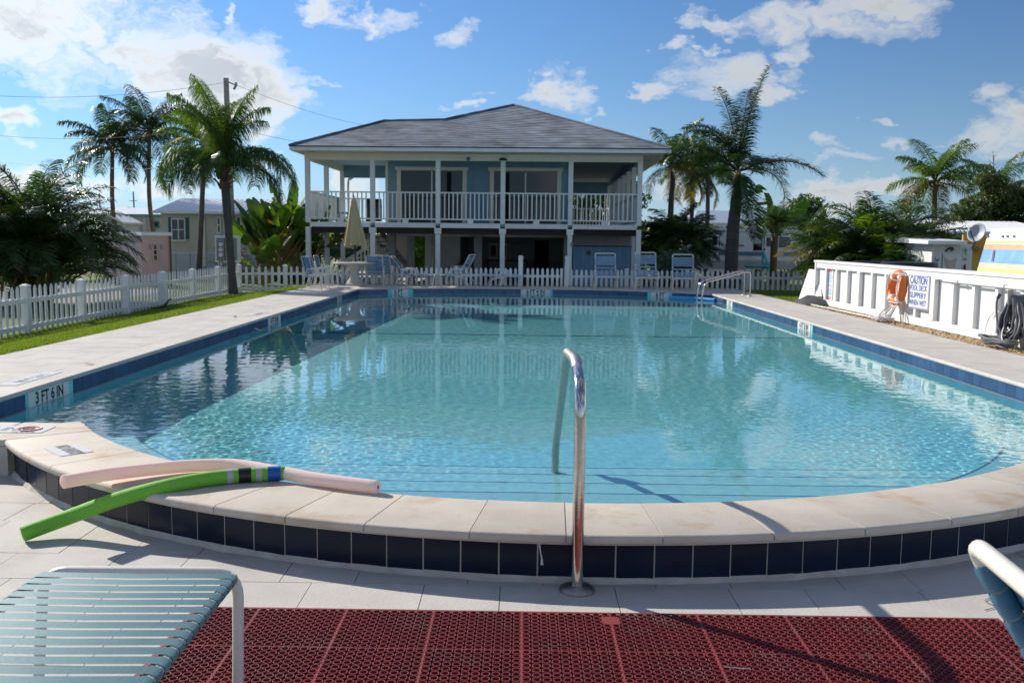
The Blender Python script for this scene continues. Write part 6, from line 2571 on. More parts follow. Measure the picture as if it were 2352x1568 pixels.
def lap_siding(par, x0, x1, Y, z0, z1, pitch, matn, name='siding'):
    m_ = MB()
    n_ = max(1, int((z1 - z0) / pitch))
    h_ = (z1 - z0) / n_
    for i in range(n_):
        za, zb2 = z0 + i * h_, z0 + (i + 1) * h_
        m_.add([(x0, Y - .028, za), (x1, Y - .028, za), (x1, Y - .008, zb2), (x0, Y - .008, zb2), (x0, Y + .001, za), (x1, Y + .001, za)], [(0, 1, 2, 3), (4, 5, 1, 0)])
    o_ = m_.build(name, matn, par)
    o_['kind'] = 'stuff'
    return o_


def win(par, pa, pb, pya, pyb, Y, frame='white_paint', cols=1, rows=2, glass='glass_dark', fw=.05):
    a_, b_ = at(pa, pyb, Y), at(pb, pya, Y)
    x0, x1, z0, z1 = a_.x, b_.x, a_.z, b_.z
    f_ = MB()
    f_.box(x0, x0 + fw, Y - .06, Y, z0, z1).box(x1 - fw, x1, Y - .06, Y, z0, z1).box(x0 + fw, x1 - fw, Y - .06, Y, z1 - fw, z1).box(x0 - .02, x1 + .02, Y - .08, Y, z0 - .03, z0 + fw)
    for c_ in range(1, cols):
        xm = x0 + (x1 - x0) * c_ / cols
        f_.box(xm - fw * .5, xm + fw * .5, Y - .058, Y, z0 + fw, z1 - fw)
    for r2 in range(1, rows):
        zm = z0 + (z1 - z0) * r2 / rows
        f_.box(x0 + fw, x1 - fw, Y - .056, Y - .012, zm - fw * .35, zm + fw * .35)
    w_ = f_.build('window', frame, par)
    for c_ in range(cols):
        for r2 in range(rows):
            MB().box(x0 + fw + (x1 - x0 - 2 * fw) * c_ / cols, x0 + fw + (x1 - x0 - 2 * fw) * (c_ + 1) / cols, Y - .034, Y - .029, z0 + fw + (z1 - z0 - 2 * fw) * r2 / rows, z0 + fw + (z1 - z0 - 2 * fw) * (r2 + 1) / rows).build('pane', glass, w_)
    return w_


# beige trailer
Y = 42.0
x0, x1 = at(371, 550, Y).x, at(668, 550, Y).x
zt, zs = at(520, 487, Y).z, at(520, 583, Y).z
bh = root('mobile_home', ((x0 + x1) / 2, Y, -.34), 'beige sided mobile home with white metal roof behind the queen palm', 'mobile home')
MB().box(x0, x1, Y, Y + 4.4, -.34, zt).build('wall', 'beige_siding', bh)
lap_siding(bh, x0, x1, Y, zs, zt, .105, 'beige_siding')
sk_m = (x1 - x0) / 9
for i in range(9):
    MB().box(x0 + i * sk_m + .012, x0 + (i + 1) * sk_m - .012, Y - .05, Y - .001, -.34, zs - .004).build('skirting_panel', 'skirt', bh)
MB().box(x0, x1, Y - .065, Y - .001, zs - .003, zs + .05).build('skirt_trim', 'white_paint', bh)
rf = MB()
e0, e1 = Vector((x0 - .25, Y - .35, zt + .0)), Vector((x1 + .2, Y - .35, zt + .0))
r0, r1 = Vector((x0 - .25, Y + 3.2, zt + .70)), Vector((x1 + .2, Y + 3.2, zt + .70))
b0, b1 = Vector((x0 - .25, Y + 6.7, zt)), Vector((x1 + .2, Y + 6.7, zt))
rf.quad(e0, e1, r1, r0).quad(r0, r1, b1, b0).poly([e0, r0, b0]).poly([e1, b1, r1])
ro = rf.build('roof', 'roof_white', bh)
n_ = 26
for i in range(n_):
    u = (i + .5) / n_
    MB().beam(e0.lerp(e1, u) + Vector((0, 0, .006)), r0.lerp(r1, u) + Vector((0, 0, .006)), .025, .018).build('roof_seam', 'roof_white', ro)
MB().box(x0 - .25, x1 + .2, Y - .37, Y - .33, zt - .10, zt + .01).build('eave_trim', 'white_paint', bh)
win(bh, 395, 426, 502, 553, Y - .03, cols=2)
win(bh, 499, 507.5, 498, 536, Y - .03)
win(bh, 553, 572, 498, 531, Y - .03)
win(bh, 610, 636, 500, 540, Y - .03, cols=2)
for pa in (388, 427.5, 546, 573):
    PB(None, bh, 'shutter', 'shutter', pa, pa + 6, 500, 549 if pa < 500 else 530, Y - .03, .03)
PB(None, bh, 'downpipe', 'white_paint', 467.5, 470.5, 500, 612, Y - .05, .06)

# white trailer with teal trim, farther left
Y = 49.0
x0, x1 = at(196, 520, Y).x, at(374, 520, Y).x
zt = at(300, 493, Y).z
wt = root('mobile_home', ((x0 + x1) / 2, Y, -.34), 'low white trailer with teal trim behind the pink shed', 'mobile home')
MB().box(x0, x1, Y, Y + 4, -.34, zt).build('wall', 'stucco', wt)
lap_siding(wt, x0, x1, Y, .4, zt - .12, .14, 'stucco')
e0, e1 = Vector((x0 - .3, Y - .4, zt + .02)), Vector((x1 + .3, Y - .4, zt + .02))
r0, r1 = Vector((x0 - .3, Y + 2, zt + .42)), Vector((x1 + .3, Y + 2, zt + .42))
b0, b1 = Vector((x0 - .3, Y + 4.4, zt)), Vector((x1 + .3, Y + 4.4, zt))
MB().quad(e0, e1, r1, r0).quad(r0, r1, b1, b0).build('roof', 'roof_white', wt)
MB().box(x0 - .3, x1 + .3, Y - .43, Y - .39, zt - .10, zt + .02).build('eave_trim', 'teal_trim', wt)
PB(None, wt, 'downpipe', 'white_paint', 331, 335, 496, 545, Y, .1)
PB(None, wt, 'shutter', 'teal_trim', 283, 286, 510, 545, Y, .05)
win(wt, 350, 366, 508, 522, Y - .03, frame='teal_trim', rows=1)
# gabled white porch in front of it
ga, gb = at(205, 520, 46).x, at(282, 520, 46).x
gz = at(240, 512, 46).z
gpx = root('garden_shed', ((ga + gb) / 2, 46, -.34), 'small white gabled shed behind the left areca clump', 'shed')
zr = at(240, 495, 46).z
MB().box(ga, gb, 46, 48, -.34, gz).build('wall', 'stucco', gpx)
MB().add([(ga, 46, gz), (gb, 46, gz), ((ga + gb) / 2, 46, zr), (ga, 48, gz), (gb, 48, gz), ((ga + gb) / 2, 48, zr)], [(0, 1, 2), (5, 4, 3)]).build('gable', 'stucco', gpx)
m = MB()
mx_ = (ga + gb) / 2
for s_, xe in ((-1, ga - .15), (1, gb + .15)):
    m.add([(xe, 45.8, gz - .04), (mx_, 45.8, zr + .05), (mx_, 48.2, zr + .05), (xe, 48.2, gz - .04), (xe, 45.8, gz + .04), (mx_, 45.8, zr + .13), (mx_, 48.2, zr + .13), (xe, 48.2, gz + .04)],
          [(0, 1, 2, 3), (7, 6, 5, 4), (0, 4, 5, 1), (3, 2, 6, 7), (0, 3, 7, 4)])
m.build('roof', 'roof_white', gpx)

# pink shed
Y = 34.6
cc = at(325, 590, Y)
rzs = at(391, 590, 35.1)
lft = at(236, 590, 37.2)
zt = at(325, 541, Y).z
ps = root('pink_shed', (cc.x, Y, -.34), 'flat roofed pink shed with a narrow three pane window on the left', 'shed')
a, b, c = Vector((lft.x, 37.2, 0)), Vector((cc.x, Y, 0)), Vector((rzs.x, 35.1, 0))
d = a + (c - b)


def wall_seg(p, q, name, mt, par, z0=-.34, z1=None, t_=.08):
    z1 = z1 if z1 is not None else zt
    n2 = Vector((-(q - p).y, (q - p).x, 0)).normalized() * t_
    return MB().add([(p.x, p.y, z0), (q.x, q.y, z0), (q.x + n2.x, q.y + n2.y, z0), (p.x + n2.x, p.y + n2.y, z0), (p.x, p.y, z1), (q.x, q.y, z1), (q.x + n2.x, q.y + n2.y, z1), (p.x + n2.x, p.y + n2.y, z1)],
                    [(3, 2, 1, 0), (4, 5, 6, 7), (0, 1, 5, 4), (1, 2, 6, 5), (2, 3, 7, 6), (3, 0, 4, 7)]).build(name, mt, par)


nb = int((zt + .34) / .16)
for i in range(nb):
    z0_ = -.34 + (zt + .34) * i / nb
    z1_ = -.34 + (zt + .34) * (i + 1) / nb
    wall_seg(a, b - (b - a) * .001, 'siding_board', 'mauve_shaded_pink', ps, z0_, z1_ - .008)
wall_seg(a + Vector((.02, .03, 0)), b + Vector((.0, .05, 0)), 'wall', 'mauve_shaded_pink', ps, -.34, zt - .002, .04)
wall_seg(b, c, 'wall', 'pink_wall', ps)
wall_seg(c, d, 'wall', 'pink_wall', ps)
ov = .16
cen = (a + b + c + d) / 4
poly = []
for p in (a, b, c, d):
    v = (p - cen).normalized()
    poly.append((p.x + v.x * ov, p.y + v.y * ov))
MB().prism(poly, zt + .001, zt + .13).build('roof_slab', 'roof_white', ps)
u = (c - b).normalized()


def on_face(f, z):
    p = b.lerp(c, f)
    return Vector((p.x, p.y, z))


nrm2 = Vector((u.y, -u.x, 0))
f0, f1 = .40, .55
z0_, z1_ = at(355, 599, Y).z, at(355, 561, Y).z
fr_ = MB()
fr_.beam(on_face(f0, z0_) + nrm2 * .03, on_face(f0, z1_) + nrm2 * .03, .05, .05, nrm2).beam(on_face(f1, z0_) + nrm2 * .03, on_face(f1, z1_) + nrm2 * .03, .05, .05, nrm2)
for t_ in (0, .34, .67, 1):
    z_ = z0_ + (z1_ - z0_) * t_
    fr_.beam(on_face(f0, z_) + nrm2 * .034, on_face(f1, z_) + nrm2 * .034, .045, .04)
pw = fr_.build('window', 'pink_wall', ps)
for t_ in range(3):
    za, zb2 = z0_ + (z1_ - z0_) * (t_ / 3 + .02), z0_ + (z1_ - z0_) * ((t_ + 1) / 3 - .02)
    q0, q1 = on_face(f0, 0) + nrm2 * .012, on_face(f1, 0) + nrm2 * .012
    MB().quad((q0.x, q0.y, za), (q1.x, q1.y, za), (q1.x, q1.y, zb2), (q0.x, q0.y, zb2)).build('pane', 'glass_dark', pw)
for ff in (.26, .66):
    m = MB()
    for k in range(5):
        z_ = at(345, 571, Y).z + k * .035
        m.beam(on_face(ff, z_) + nrm2 * .012, on_face(ff + .06, z_) + nrm2 * .012, .03, .018)
    o = m.build('louvre', 'mauve_shaded_pink', ps)
    o['kind'] = 'stuff'
q = a.lerp(b, .10)
MB().beam(Vector((q.x, q.y, at(244, 600, 36.9).z)) + Vector((-.03, -.05, 0)), Vector((q.x, q.y, at(244, 561, 36.9).z)) + Vector((-.03, -.05, 0)), .30, .03, (b - a).cross(Vector((0, 0, 1)))).build('side_window', 'glass_dark', ps)
MB().tube([(c.x + .04, c.y - .05, -.34), (c.x + .04, c.y - .05, zt)], .03, 6).build('corner_pipe', 'boot', ps, True)

# electric meter board
Y = 33.3
mb_ = root('meter_board', (at(524, 600, Y).x, Y, -.34), 'white board carrying electric meters in front of the beige trailer', 'meter board')
PB(None, mb_, 'board', 'white_paint', 495.5, 552, 541, 602, Y, .05)
PB(None, mb_, 'meter_cabinet', 'grey_box', 500, 517, 547, 598, Y - .07, .10)
PB(None, mb_, 'breaker_cabinet', 'grey_box', 520, 543, 547, 598, Y - .07, .10)
for k, py_ in enumerate((561, 573, 585)):
    c_ = at(508, py_, Y - .19)
    MB().tube([(c_.x, Y - .17, c_.z), (c_.x, Y - .26, c_.z)], .075, 14).build('meter', 'stucco', mb_, True)
for px_ in (503, 545):
    x_ = at(px_, 600, Y).x
    MB().box(x_ - .05, x_ + .05, Y + .021, Y + .12, -.34, at(px_, 541, Y).z).build('post', 'white_paint', mb_)
for px_ in (506, 512, 530):
    x_ = at(px_, 600, Y).x
    MB().tube([(x_, Y - .1, -.34), (x_, Y - .1, at(px_, 599, Y).z)], .025, 6).build('conduit', 'grey_box', mb_, True)

# utility poles and wires
Y = 36.0
pt_ = at(519, 180, Y)
up_ = root('utility_pole', (at(533, 600, Y).x, Y, -.34), 'wooden utility pole standing behind the queen palm', 'utility pole')
MB().tube([(at(536, 600, Y).x, Y, -.34), (pt_.x, Y, pt_.z)], [.15, .10], 12).build('pole', 'pole_wood', up_, True)
MB().tube([at(519, 186, Y), at(541, 196, Y)], .025, 6).build('bracket', 'grey_box', up_, True)
MB().tube([at(541, 190, Y), at(543, 195, Y), at(537, 206, Y)], .05, 8).build('insulator', 'pole_wood', up_, True)
for a_, b_, r2, lab in (((0, 207, 36), (515, 190, 36), .35, 'top overhead wire running left from the tall pole'), ((541, 195, 36), (900, 296, 60), .3, 'overhead wire sloping down from the tall pole to the right'),
                        ((0, 296, 40), (520, 288, 37), .45, 'middle overhead wire on the left'), ((0, 365, 44), (520, 384, 37), .25, 'lowest overhead wire on the left'), ((560, 300, 37), (880, 346, 60), .2, 'lower overhead wire behind the left roof corner')):
    p, q = at(*a_), at(*b_)
    if a_[0] < 10:
        p = p + (p - q) * .25
    m_ = MB()
    pts = [p.lerp(q, i / 16) - Vector((0, 0, r2 * 4 * (i / 16) * (1 - i / 16))) for i in range(17)]
    o = m_.tube(pts, .0065, 4).build('overhead_wire', 'wire')
    tag(o, lab, 'wire')
for px_, ya, Yd, lab in ((228, 445, 80, 'thin far utility pole left of the tall palms'), (306, 440, 80, 'far utility pole with a transformer between the palms')):
    p = at(px_, ya, Yd)
    r_ = root('utility_pole', (p.x, Yd, -.34), lab, 'utility pole')
    MB().tube([(p.x + .1, Yd, -.34), (p.x, Yd, p.z)], [.10, .06], 8).build('pole', 'pole_wood', r_, True)
    MB().box(p.x - .35, p.x + .3, Yd - .03, Yd + .03, p.z - .8, p.z - .75).build('crossarm', 'pole_wood', r_)
    if px_ > 300:
        MB().lathe([(.25, 0), (.25, .8), (.1, .9)], (p.x - .45, Yd, p.z - 2.2), 10).build('transformer', 'grey_box', r_, True)

# camper behind the right fence
Y = 39.5
x0, x1 = at(1588, 580, Y).x, at(1868, 580, Y).x
zt, zb2 = at(1720, 529, Y).z, at(1720, 617, Y).z
rv = root('travel_trailer', ((x0 + x1) / 2, Y, -.34), 'long white camper trailer with two doors behind the right fence', 'camper')
m = MB()
prof = [(x0 + .12, zb2), (x0, zb2 + .55), (x0 + .45, zt - .05), (x0 + .55, zt), (x1, zt), (x1, zb2)]
k = len(prof)
m.add([(x, Y, z) for x, z in prof] + [(x, Y + 2.4, z) for x, z in prof], [tuple(range(k - 1, -1, -1)), tuple(range(k, 2 * k))] + [(i, (i + 1) % k, k + (i + 1) % k, k + i) for i in range(k)])
m.build('body', 'rv_white', rv)
lap_siding(rv, x0 + .50, x1 - .02, Y, zb2 + .05, zt - .1, .16, 'rv_white')
PB(None, rv, 'roof_trim', 'white_paint', 1612, 1868, 527, 530.5, Y, .06)
PB(None, rv, 'stripe', 'rv_stripe', 1597, 1866, 579.5, 582, Y - .03, .012)
PB(None, rv, 'stripe', 'rv_stripe', 1650, 1866, 585, 586.2, Y - .03, .012)
PB(None, rv, 'lower_panel', 'rv_grey', 1600, 1866, 600, 617, Y - .031, .008)
for (pa, pb, ya, yb2, lab) in ((1629, 1653.5, 537, 601, 0), (1753, 1778, 540, 603, 1)):
    fm = PB(None, rv, 'door_surround', 'tape_black', pa, pb, ya, yb2, Y - .03, .012)
    dd_ = PB(None, rv, 'door', 'rv_white', pa + 1.3, pb - 1.3, ya + 1.5, yb2 - 1.2, Y - .04, .015)
    PB(None, dd_, 'pane', 'glass_dark', pa + 7, pb - 6, ya + 5, ya + 26, Y - .052, .012)
    PB(None, dd_, 'handle', 'tape_black', pa + 2.5, pa + 4.5, ya + 31, ya + 34, Y - .055, .03)
for (pa, pb, ya, yb2) in ((1602, 1627, 552, 572), (1730.5, 1751.5, 539.5, 575), (1790, 1815, 545, 568)):
    w_ = PB(None, rv, 'window', 'tape_black', pa, pb, ya, yb2, Y - .03, .02)
    PB(None, w_, 'pane', 'glass_dark', pa + 1.5, pb - 1.5, ya + 1.5, yb2 - 1.5, Y - .048, .010)
    if 1729 < pa < 1732:
        PB(None, w_, 'blind', 'rv_grey', pa + 2.2, pb - 2.2, ya + 2.0, ya + 20, Y - .060, .004)
for (pa, pb, ya, lab) in ((1716, 1757, 518, 'air_conditioner'), (1655, 1665, 519, 'roof_vent'), (1787, 1802, 525, 'roof_vent'), (1808, 1828, 521, 'roof_vent')):
    a_, b_ = at(pa, 530, Y + .8), at(pb, ya, Y + .8)
    MB().box(a_.x, b_.x, Y + .5, Y + 1.3, zt - .02, b_.z).build(lab, 'rv_white', rv, False, .06)
PB(None, rv, 'furnace_grille', 'beige_siding', 1783, 1800, 577, 589, Y - .03, .02)
PB(None, rv, 'marker_lamp', 'crownshaft', 1725.5, 1730, 541, 544, Y - .03, .03)
sw = MB()
for k in range(4):
    p = at(1693 + k * 4.2, 565 - 1.6 * (k % 2), Y - .04)
    q = at(1697 + k * 4.2, 563 + 1.6 * (k % 2), Y - .04)
    sw.beam(p, q, .01, .05, (0, 0, 1))
o = sw.build('swoosh_decal', 'rv_stripe', rv)
o['kind'] = 'stuff'
for px_ in (1650, 1720, 1800):
    x_ = at(px_, 600, Y).x
    MB().tube([(x_, Y + .25, -.02), (x_, Y + .05, -.02)], .33, 16).build('wheel', 'black_plastic', rv, True)
# teal steps and table
ts = root('camper_steps', (at(1766, 612, 38.6).x, 38.6, -.34), 'teal wooden steps with slanting rail at the camper door', 'steps')
for k in range(3):
    a_ = at(1755, 606 + k * 4.2, 38.9 - k * .25)
    b_ = at(1778, 606 + k * 4.2, 38.9 - k * .25)
    MB().box(a_.x, b_.x, 38.7 - k * .25, 38.95 - k * .25, a_.z - .04, a_.z).build('tread', 'teal_paint', ts)
p, q = at(1753, 577, 38.9), at(1764, 608, 38.2)
MB().beam(p, q, .07, .07).build('rail', 'teal_paint', ts)
MB().box(p.x - .04, p.x + .04, 38.86, 38.94, -.34, p.z).build('post', 'teal_paint', ts)
MB().box(q.x - .04, q.x + .04, 38.16, 38.24, -.34, q.z).build('post', 'teal_paint', ts)
tt = root('picnic_table', (at(1743, 612, 36.8).x, 36.8, -.34), 'round teal picnic table in front of the camper', 'table')
c_ = at(1743, 611.5, 36.8)
MB().lathe([(.50, 0), (.56, .02), (.56, .06), (.50, .07)], (c_.x, 36.8, c_.z - .04), 20).build('top', 'teal_paint', tt, True)
MB().lathe([(.22, 0), (.10, .1), (.08, c_.z + .2)], (c_.x, 36.8, -.34), 10).build('pedestal', 'boot', tt, True)

# house with blue-grey roof far behind the camper
Y = 56.0
x0, x1 = at(1590, 520, Y).x, at(1790, 520, Y).x
ze, zr = at(1680, 512, Y).z, at(1680, 484, Y + 4).z
fh = root('bungalow', ((x0 + x1) / 2, Y, -.34), 'bungalow with pale blue roof behind the camper', 'house')
MB().box(x0 + .4, x1 - .4, Y + .5, Y + 8, -.34, ze).build('wall', 'beige_paint', fh)
e0, e1 = Vector((x0, Y, ze)), Vector((x1, Y, ze))
r0, r1 = Vector((x0 + 1.0, Y + 4, zr)), Vector((x1 - 1.0, Y + 4, zr))
b0, b1 = Vector((x0, Y + 8.5, ze)), Vector((x1, Y + 8.5, ze))
MB().quad(e0, e1, r1, r0).quad(r0, r1, b1, b0).poly([e0, r0, b0]).poly([e1, b1, r1]).build('roof', 'roof_blue', fh)
MB().box(x0, x1, Y - .02, Y + .02, ze - .18, ze).build('fascia', 'white_paint', fh)
win(fh, 1660, 1676, 516, 526, Y + .48, rows=1)

# white roofed building at the right
Y = 31.0
x0, x1 = at(2146, 540, Y).x, at(2460, 540, Y).x
ze, zr = at(2250, 533, Y).z, at(2250, 508, Y + 3.5).z
wb_ = root('white_bungalow', ((x0 + x1) / 2, Y, -.34), 'long low building with pale grey metal roof at the right edge', 'building')
MB().box(x0 + .3, x1, Y + .6, Y + 6, -.34, ze).build('wall', 'beige_siding', wb_)
lap_siding(wb_, x0 + .3, x1, Y + .6, -.34, ze - .3, .13, 'beige_siding')
e0, e1 = Vector((x0, Y, ze)), Vector((x1, Y, ze))
r0, r1 = Vector((x0, Y + 3.5, zr)), Vector((x1, Y + 3.5, zr))
ro = MB().quad(e0, e1, r1, r0).quad(r0, r1, Vector((x1, Y + 7, ze)), Vector((x0, Y + 7, ze))).poly([e0, r0, Vector((x0, Y + 7, ze))]).build('roof', 'roof_white', wb_)
for i in range(24):
    u_ = (i + .5) / 24
    MB().beam(e0.lerp(e1, u_) + Vector((0, 0, .004)), r0.lerp(r1, u_) + Vector((0, 0, .0)), .022, .014).build('roof_seam', 'roof_white', ro)
PB(None, wb_, 'fascia', 'white_paint', 2172, 2460, 534, 545.5, Y - .03, .05)
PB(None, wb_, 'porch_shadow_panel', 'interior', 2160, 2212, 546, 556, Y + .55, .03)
for k in range(4):
    PB(None, wb_, 'window_slit', 'glass_dark', 2246 + k * 9, 2253 + k * 9, 549, 551.5, Y - .05, .04)

# white garden shed with ornaments
Y = 24.0
x0, x1 = at(2139, 600, Y).x, at(2232, 600, Y).x
zt = at(2185, 561, Y).z
ws = root('white_shed', ((x0 + x1) / 2, Y, -.34), 'white board shed hung with sea creature ornaments beside the satellite dish', 'shed')
n_ = 12
for i in range(n_):
    a_, b_ = x0 + (x1 - x0) * i / n_, x0 + (x1 - x0) * (i + 1) / n_
    MB().box(a_ + .004, b_ - .004, Y - .012 + .003 * (i % 2), Y, -.34, zt).build('wall_board', 'white_wood', ws)
MB().box(x0, x1, Y + .001, Y + 2.2, -.34, zt).build('wall', 'white_wood', ws)
ra, rb2 = at(2130, 556, Y - .35).x, at(2220, 556, Y - .35).x
zr0, zr1 = at(2180, 561, Y - .35).z, at(2180, 553, Y - .35).z
MB().add([(ra, Y - .4, zr0), (rb2, Y - .4, zr0), (rb2 + .25, Y + 2.4, zr0 + .05), (ra, Y + 2.4, zr0 + .05), (ra, Y - .4, zr1), (rb2, Y - .4, zr1), (rb2 + .25, Y + 2.4, zr1 + .10), (ra, Y + 2.4, zr1 + .10)],
         [(3, 2, 1, 0), (4, 5, 6, 7), (0, 1, 5, 4), (1, 2, 6, 5), (2, 3, 7, 6), (3, 0, 4, 7)]).build('roof', 'roof_white', ws)
da, db = at(2164, 600, Y).x, at(2207, 600, Y).x
dzz = at(2185, 583, Y).z
do = MB().box(da, db, Y - .035, Y - .016, -.30, dzz).build('door', 'white_wood', ws)
MB().box(db - .10, db - .07, Y - .06, Y - .035, .75, .87).build('latch', 'grey_box', do)
MB().box(da - .012, da, Y - .03, Y - .014, -.3, dzz).build('door_gap', 'grey_box', do)
# side wall painted with a sunset
sx_ = at(2258, 600, Y + .6).x
MB().box(x1 + .004, sx_ + .5, Y + .55, Y + .62, .35, zt + .25).build('painted_panel', 'mural', ws)
MB().box(x1 + .004, sx_ + .5, Y + .551, Y + .621, -.3, .345).build('painted_base', 'tape_blue', ws)
# ornaments (flat cut metal shapes)
def ornament(pts, mt, Yo, label, nm):
    P = [at(px_, py_, Yo) for px_, py_ in pts]
    n2 = len(P)
    V_ = [(p.x, Yo - .012, p.z) for p in P] + [(p.x, Yo, p.z) for p in P]
    o_ = MB().add(V_, [tuple(range(n2)), tuple(range(2 * n2 - 1, n2 - 1, -1))] + [((i + 1) % n2, i, n2 + i, n2 + (i + 1) % n2) for i in range(n2)]).build(nm, mt)
    tag(o_, label, 'ornament', 'ornaments on the white shed')
    return o_


ornament([(2171, 576), (2176, 570), (2182, 567), (2189, 569), (2194, 575), (2189, 573), (2186, 578), (2183, 573), (2177, 574), (2174, 579)], 'black_plastic', Y - .04, 'black crab shaped ornament high on the white shed', 'crab_ornament')
ornament([(2169, 590), (2176, 595), (2183, 602), (2190, 596), (2198, 593), (2196, 604), (2191, 616), (2186, 624), (2181, 624), (2176, 614), (2171, 602)], 'hull_sand', Y - .05, 'large sand coloured whale tail ornament on the shed door', 'whale_tail')
ornament([(2210, 589), (2213, 594), (2220, 594), (2222, 591), (2219, 598), (2213, 597)], 'grey_box', Y - .04, 'small dark dolphin ornament right of the shed door', 'dolphin_ornament')
ornament([(2213, 611), (2216, 606), (2219, 611), (2217, 615), (2220, 622), (2215, 618), (2212, 623), (2214, 615)], 'black_plastic', Y - .04, 'small black frog ornament low on the shed', 'frog_ornament')
ornament([(2215, 575), (2218, 571), (2221, 575), (2219, 580), (2221, 585), (2217, 584), (2218, 579)], 'teal_paint', Y - .04, 'little teal seahorse ornament near the shed corner', 'seahorse_ornament')
ornament([(2147, 590), (2151, 596), (2158, 594), (2155, 601), (2150, 600)], 'grey_box', Y - .04, 'grey dolphin ornament on the shaded left side of the shed', 'dolphin_ornament')
# satellite dish
dc = at(2242, 534, 23.0)
sd_ = root('satellite_dish', (dc.x, 23.0, .5), 'grey satellite dish on a bent arm above the white shed', 'satellite dish')
m = MB()
ax = Vector((-.75, -.55, .35)).normalized()
e1_ = ax.cross(Vector((0, 0, 1))).normalized()
e2_ = e1_.cross(ax).normalized()
V, F = [], []
K = 24
for i in range(6):
    r2 = .215 * i / 5 + .001
    for k in range(K):
        a_ = 2 * math.pi * k / K
        V.append(dc + e1_ * r2 * math.cos(a_) + e2_ * r2 * 1.12 * math.sin(a_) - ax * (.09 - .09 * (r2 / .215) ** 2))
for i in range(5):
    for k in range(K):
        F.append((i * K + k, i * K + (k + 1) % K, (i + 1) * K + (k + 1) % K, (i + 1) * K + k))
m.add(V, F)
o = m.build('reflector', 'rv_grey', sd_, True)
md = o.modifiers.new('thick', 'SOLIDIFY')
md.thickness = .012
ft = dc - e2_ * .24 - ax * .05
MB().tube([ft, dc + ax * .28 - e2_ * .06], .016, 6).build('feed_arm', 'hose', sd_, True)
MB().box(dc.x + ax.x * .30 - .04, dc.x + ax.x * .30 + .04, dc.y + ax.y * .3 - .05, dc.y + ax.y * .3 + .05, dc.z + ax.z * .30 - .08, dc.z + ax.z * .3 + .02).build('receiver', 'rv_grey', sd_, False, .01)
MB().tube(bez([ft, at(2240, 556, 23.2), at(2234, 566, 23.4), at(2233, 572, 23.9)], 12), .022, 8).build('mast', 'hose', sd_, True)
# painted boat hull planks
Y = 17.4
ph = root('painted_boat', (8.5, 15.5, -.34), 'old boat hull painted in orange, blue, sand and lime bands behind the white screen', 'boat')
bands = [(526, 551, 'white_wood', 'gunwale'), (551, 554.5, 'hull_cream', 'plank'), (554.5, 559, 'lime', 'plank'), (559, 561, 'white_wood', 'plank'), (561, 572, 'hull_orange', 'plank'), (572, 602, 'hull_blue', 'plank'), (602, 614, 'hull_sand', 'plank'), (614, 629, 'lime', 'plank'), (629, 640, 'hull_cream', 'plank'), (640, 668, 'hull_cream', 'plank')]


def hull_x(py_):
    """the hull leans away from the pool towards its top"""
    return 8.42 + (640 - py_) / 114 * .35


for i, (ya, yb2, mt, nm) in enumerate(bands):
    def edge(py_):
        return 2242 + (2272 - 2242) * (628 - py_) / 100
    off = .005 * (i % 2)
    xa_, xb_ = hull_x(ya) - off, hull_x(yb2) - off
    p0 = wall_point(edge(ya) + (8 if i == 0 else 0), ya, xa_)
    q0 = wall_point(edge(yb2), yb2 - .12, xb_)
    p1, q1 = Vector((xa_, 12.6, p0.z)), Vector((xb_, 12.6, q0.z))
    th = Vector((.04, 0, 0))
    MB().add([q0, q1, p1, p0, q0 + th, q1 + th, p1 + th, p0 + th], [(0, 1, 2, 3), (7, 6, 5, 4), (0, 4, 5, 1), (2, 6, 7, 3), (0, 3, 7, 4), (1, 5, 6, 2)]).build(nm, mt, ph)
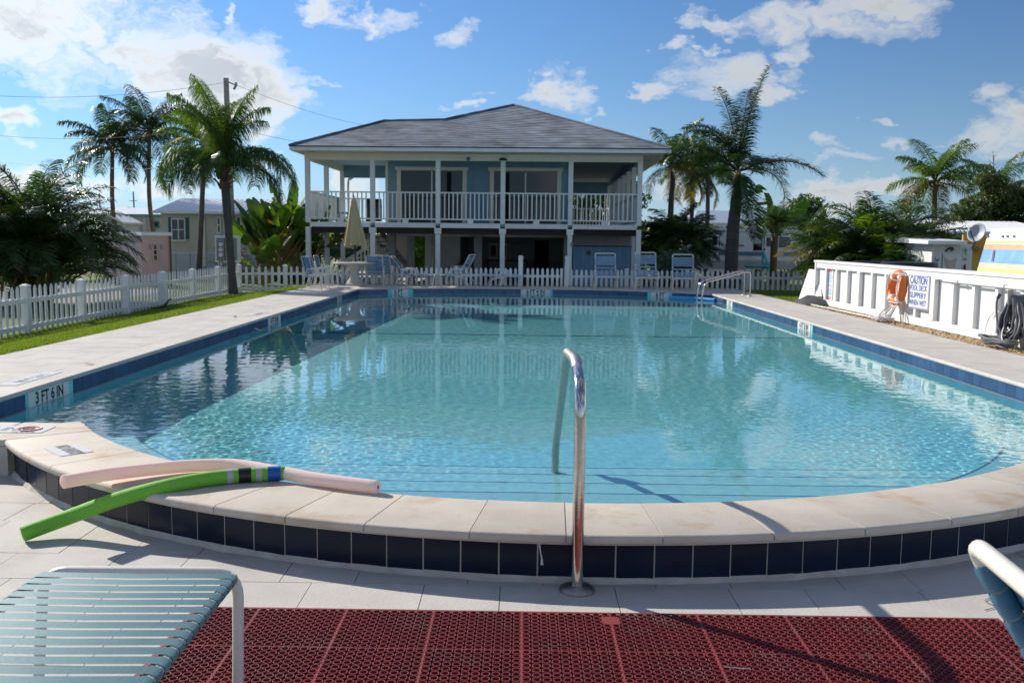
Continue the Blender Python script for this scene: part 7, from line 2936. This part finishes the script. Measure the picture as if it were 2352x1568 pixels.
# the rest of the hull: deck, far side, bow and transom
ht_ = wall_point(2280, 526, hull_x(526)).z
hb_ = wall_point(2236, 668, hull_x(668)).z
hxa, hxb = hull_x(526), hull_x(668)
yf_t, yf_b = wall_point(2280, 526, hxa).y, wall_point(2230, 668, hxb).y
wd_ = 1.55
MB().quad((hxa + .045, 12.6, ht_ - .02), (hxa + wd_, 12.6, ht_ - .02), (hxa + wd_ * .8, yf_t - .03, ht_ - .02), (hxa + .045, yf_t - .03, ht_ - .02)).build('boat_deck', 'white_wood', ph)
MB().quad((hxa + wd_, 12.6, ht_ - .025), (hxb + wd_ * .75, 12.6, hb_), (hxb + wd_ * .6, yf_b - .05, hb_), (hxa + wd_ * .8, yf_t - .04, ht_ - .025)).build('far_side', 'hull_cream', ph)
MB().quad((hxb + .045, yf_b - .05, hb_), (hxb + wd_ * .6, yf_b - .05, hb_), (hxa + wd_ * .8, yf_t - .04, ht_ - .025), (hxa + .045, yf_t - .04, ht_ - .025)).build('transom', 'hull_cream', ph)
MB().quad((hxb + .045, 12.62, hb_), (hxb + wd_ * .75, 12.62, hb_), (hxa + wd_, 12.62, ht_ - .025), (hxa + .045, 12.62, ht_ - .025)).build('bow', 'hull_cream', ph)
for yy in (13.6, 15.6):
    MB().box(hxb + .1, hxb + 1.0, yy - .1, yy + .1, -.34, hb_ - .002).build('chock', 'pole_wood', ph)
for px_ in (2270, 2304, 2315, 2330):
    p = wall_point(px_, 543, hull_x(543) - .01)
    MB().tube([p + Vector((.02, 0, 0)), p + Vector((-.03, 0, 0))], .018, 8).build('through_hull', 'grey_box', ph, True)
p, q = wall_point(2278, 599, hull_x(599) - .03), wall_point(2282, 574, hull_x(574) - .03)
MB().tube([p, q], .016, 6).build('painted_paddle', 'hull_sand', ph, True)
# storefront of things under the trees far left under the house: gas tank and orange flowers
fl_ = root('flower_box', (at(905, 600, 46).x, 46, .1), 'orange and yellow flowers seen through the stair under the house', 'flowers')
fx = at(890, 596, 46)
MB().box(at(848, 600, 46).x, at(925, 600, 46).x, 46, 46.3, fx.z - .25, fx.z - .05).build('planter', 'stucco', fl_)
rg = random.Random(6)
m = MB()
for k in range(160):
    c_ = Vector((rg.uniform(at(850, 600, 46).x, at(920, 600, 46).x), 46.15 + rg.uniform(-.12, .12), fx.z + rg.uniform(-.03, .10)))
    m.add([c_ + Vector((-.05, 0, 0)), c_ + Vector((.04, 0, -.02)), c_ + Vector((.0, .02, .06))], [(0, 1, 2)])
o = m.build('blossom', 'flower_orange', fl_)
o['kind'] = 'stuff'
bw = root('block_wall', (at(930, 600, 47).x, 47, -.34), 'pale rendered wall seen through the piers under the house', 'wall')
MB().box(at(840, 600, 47).x, at(945, 600, 47).x, 47.0, 47.2, -.34, at(900, 540, 47).z).build('panel', 'stucco', bw)
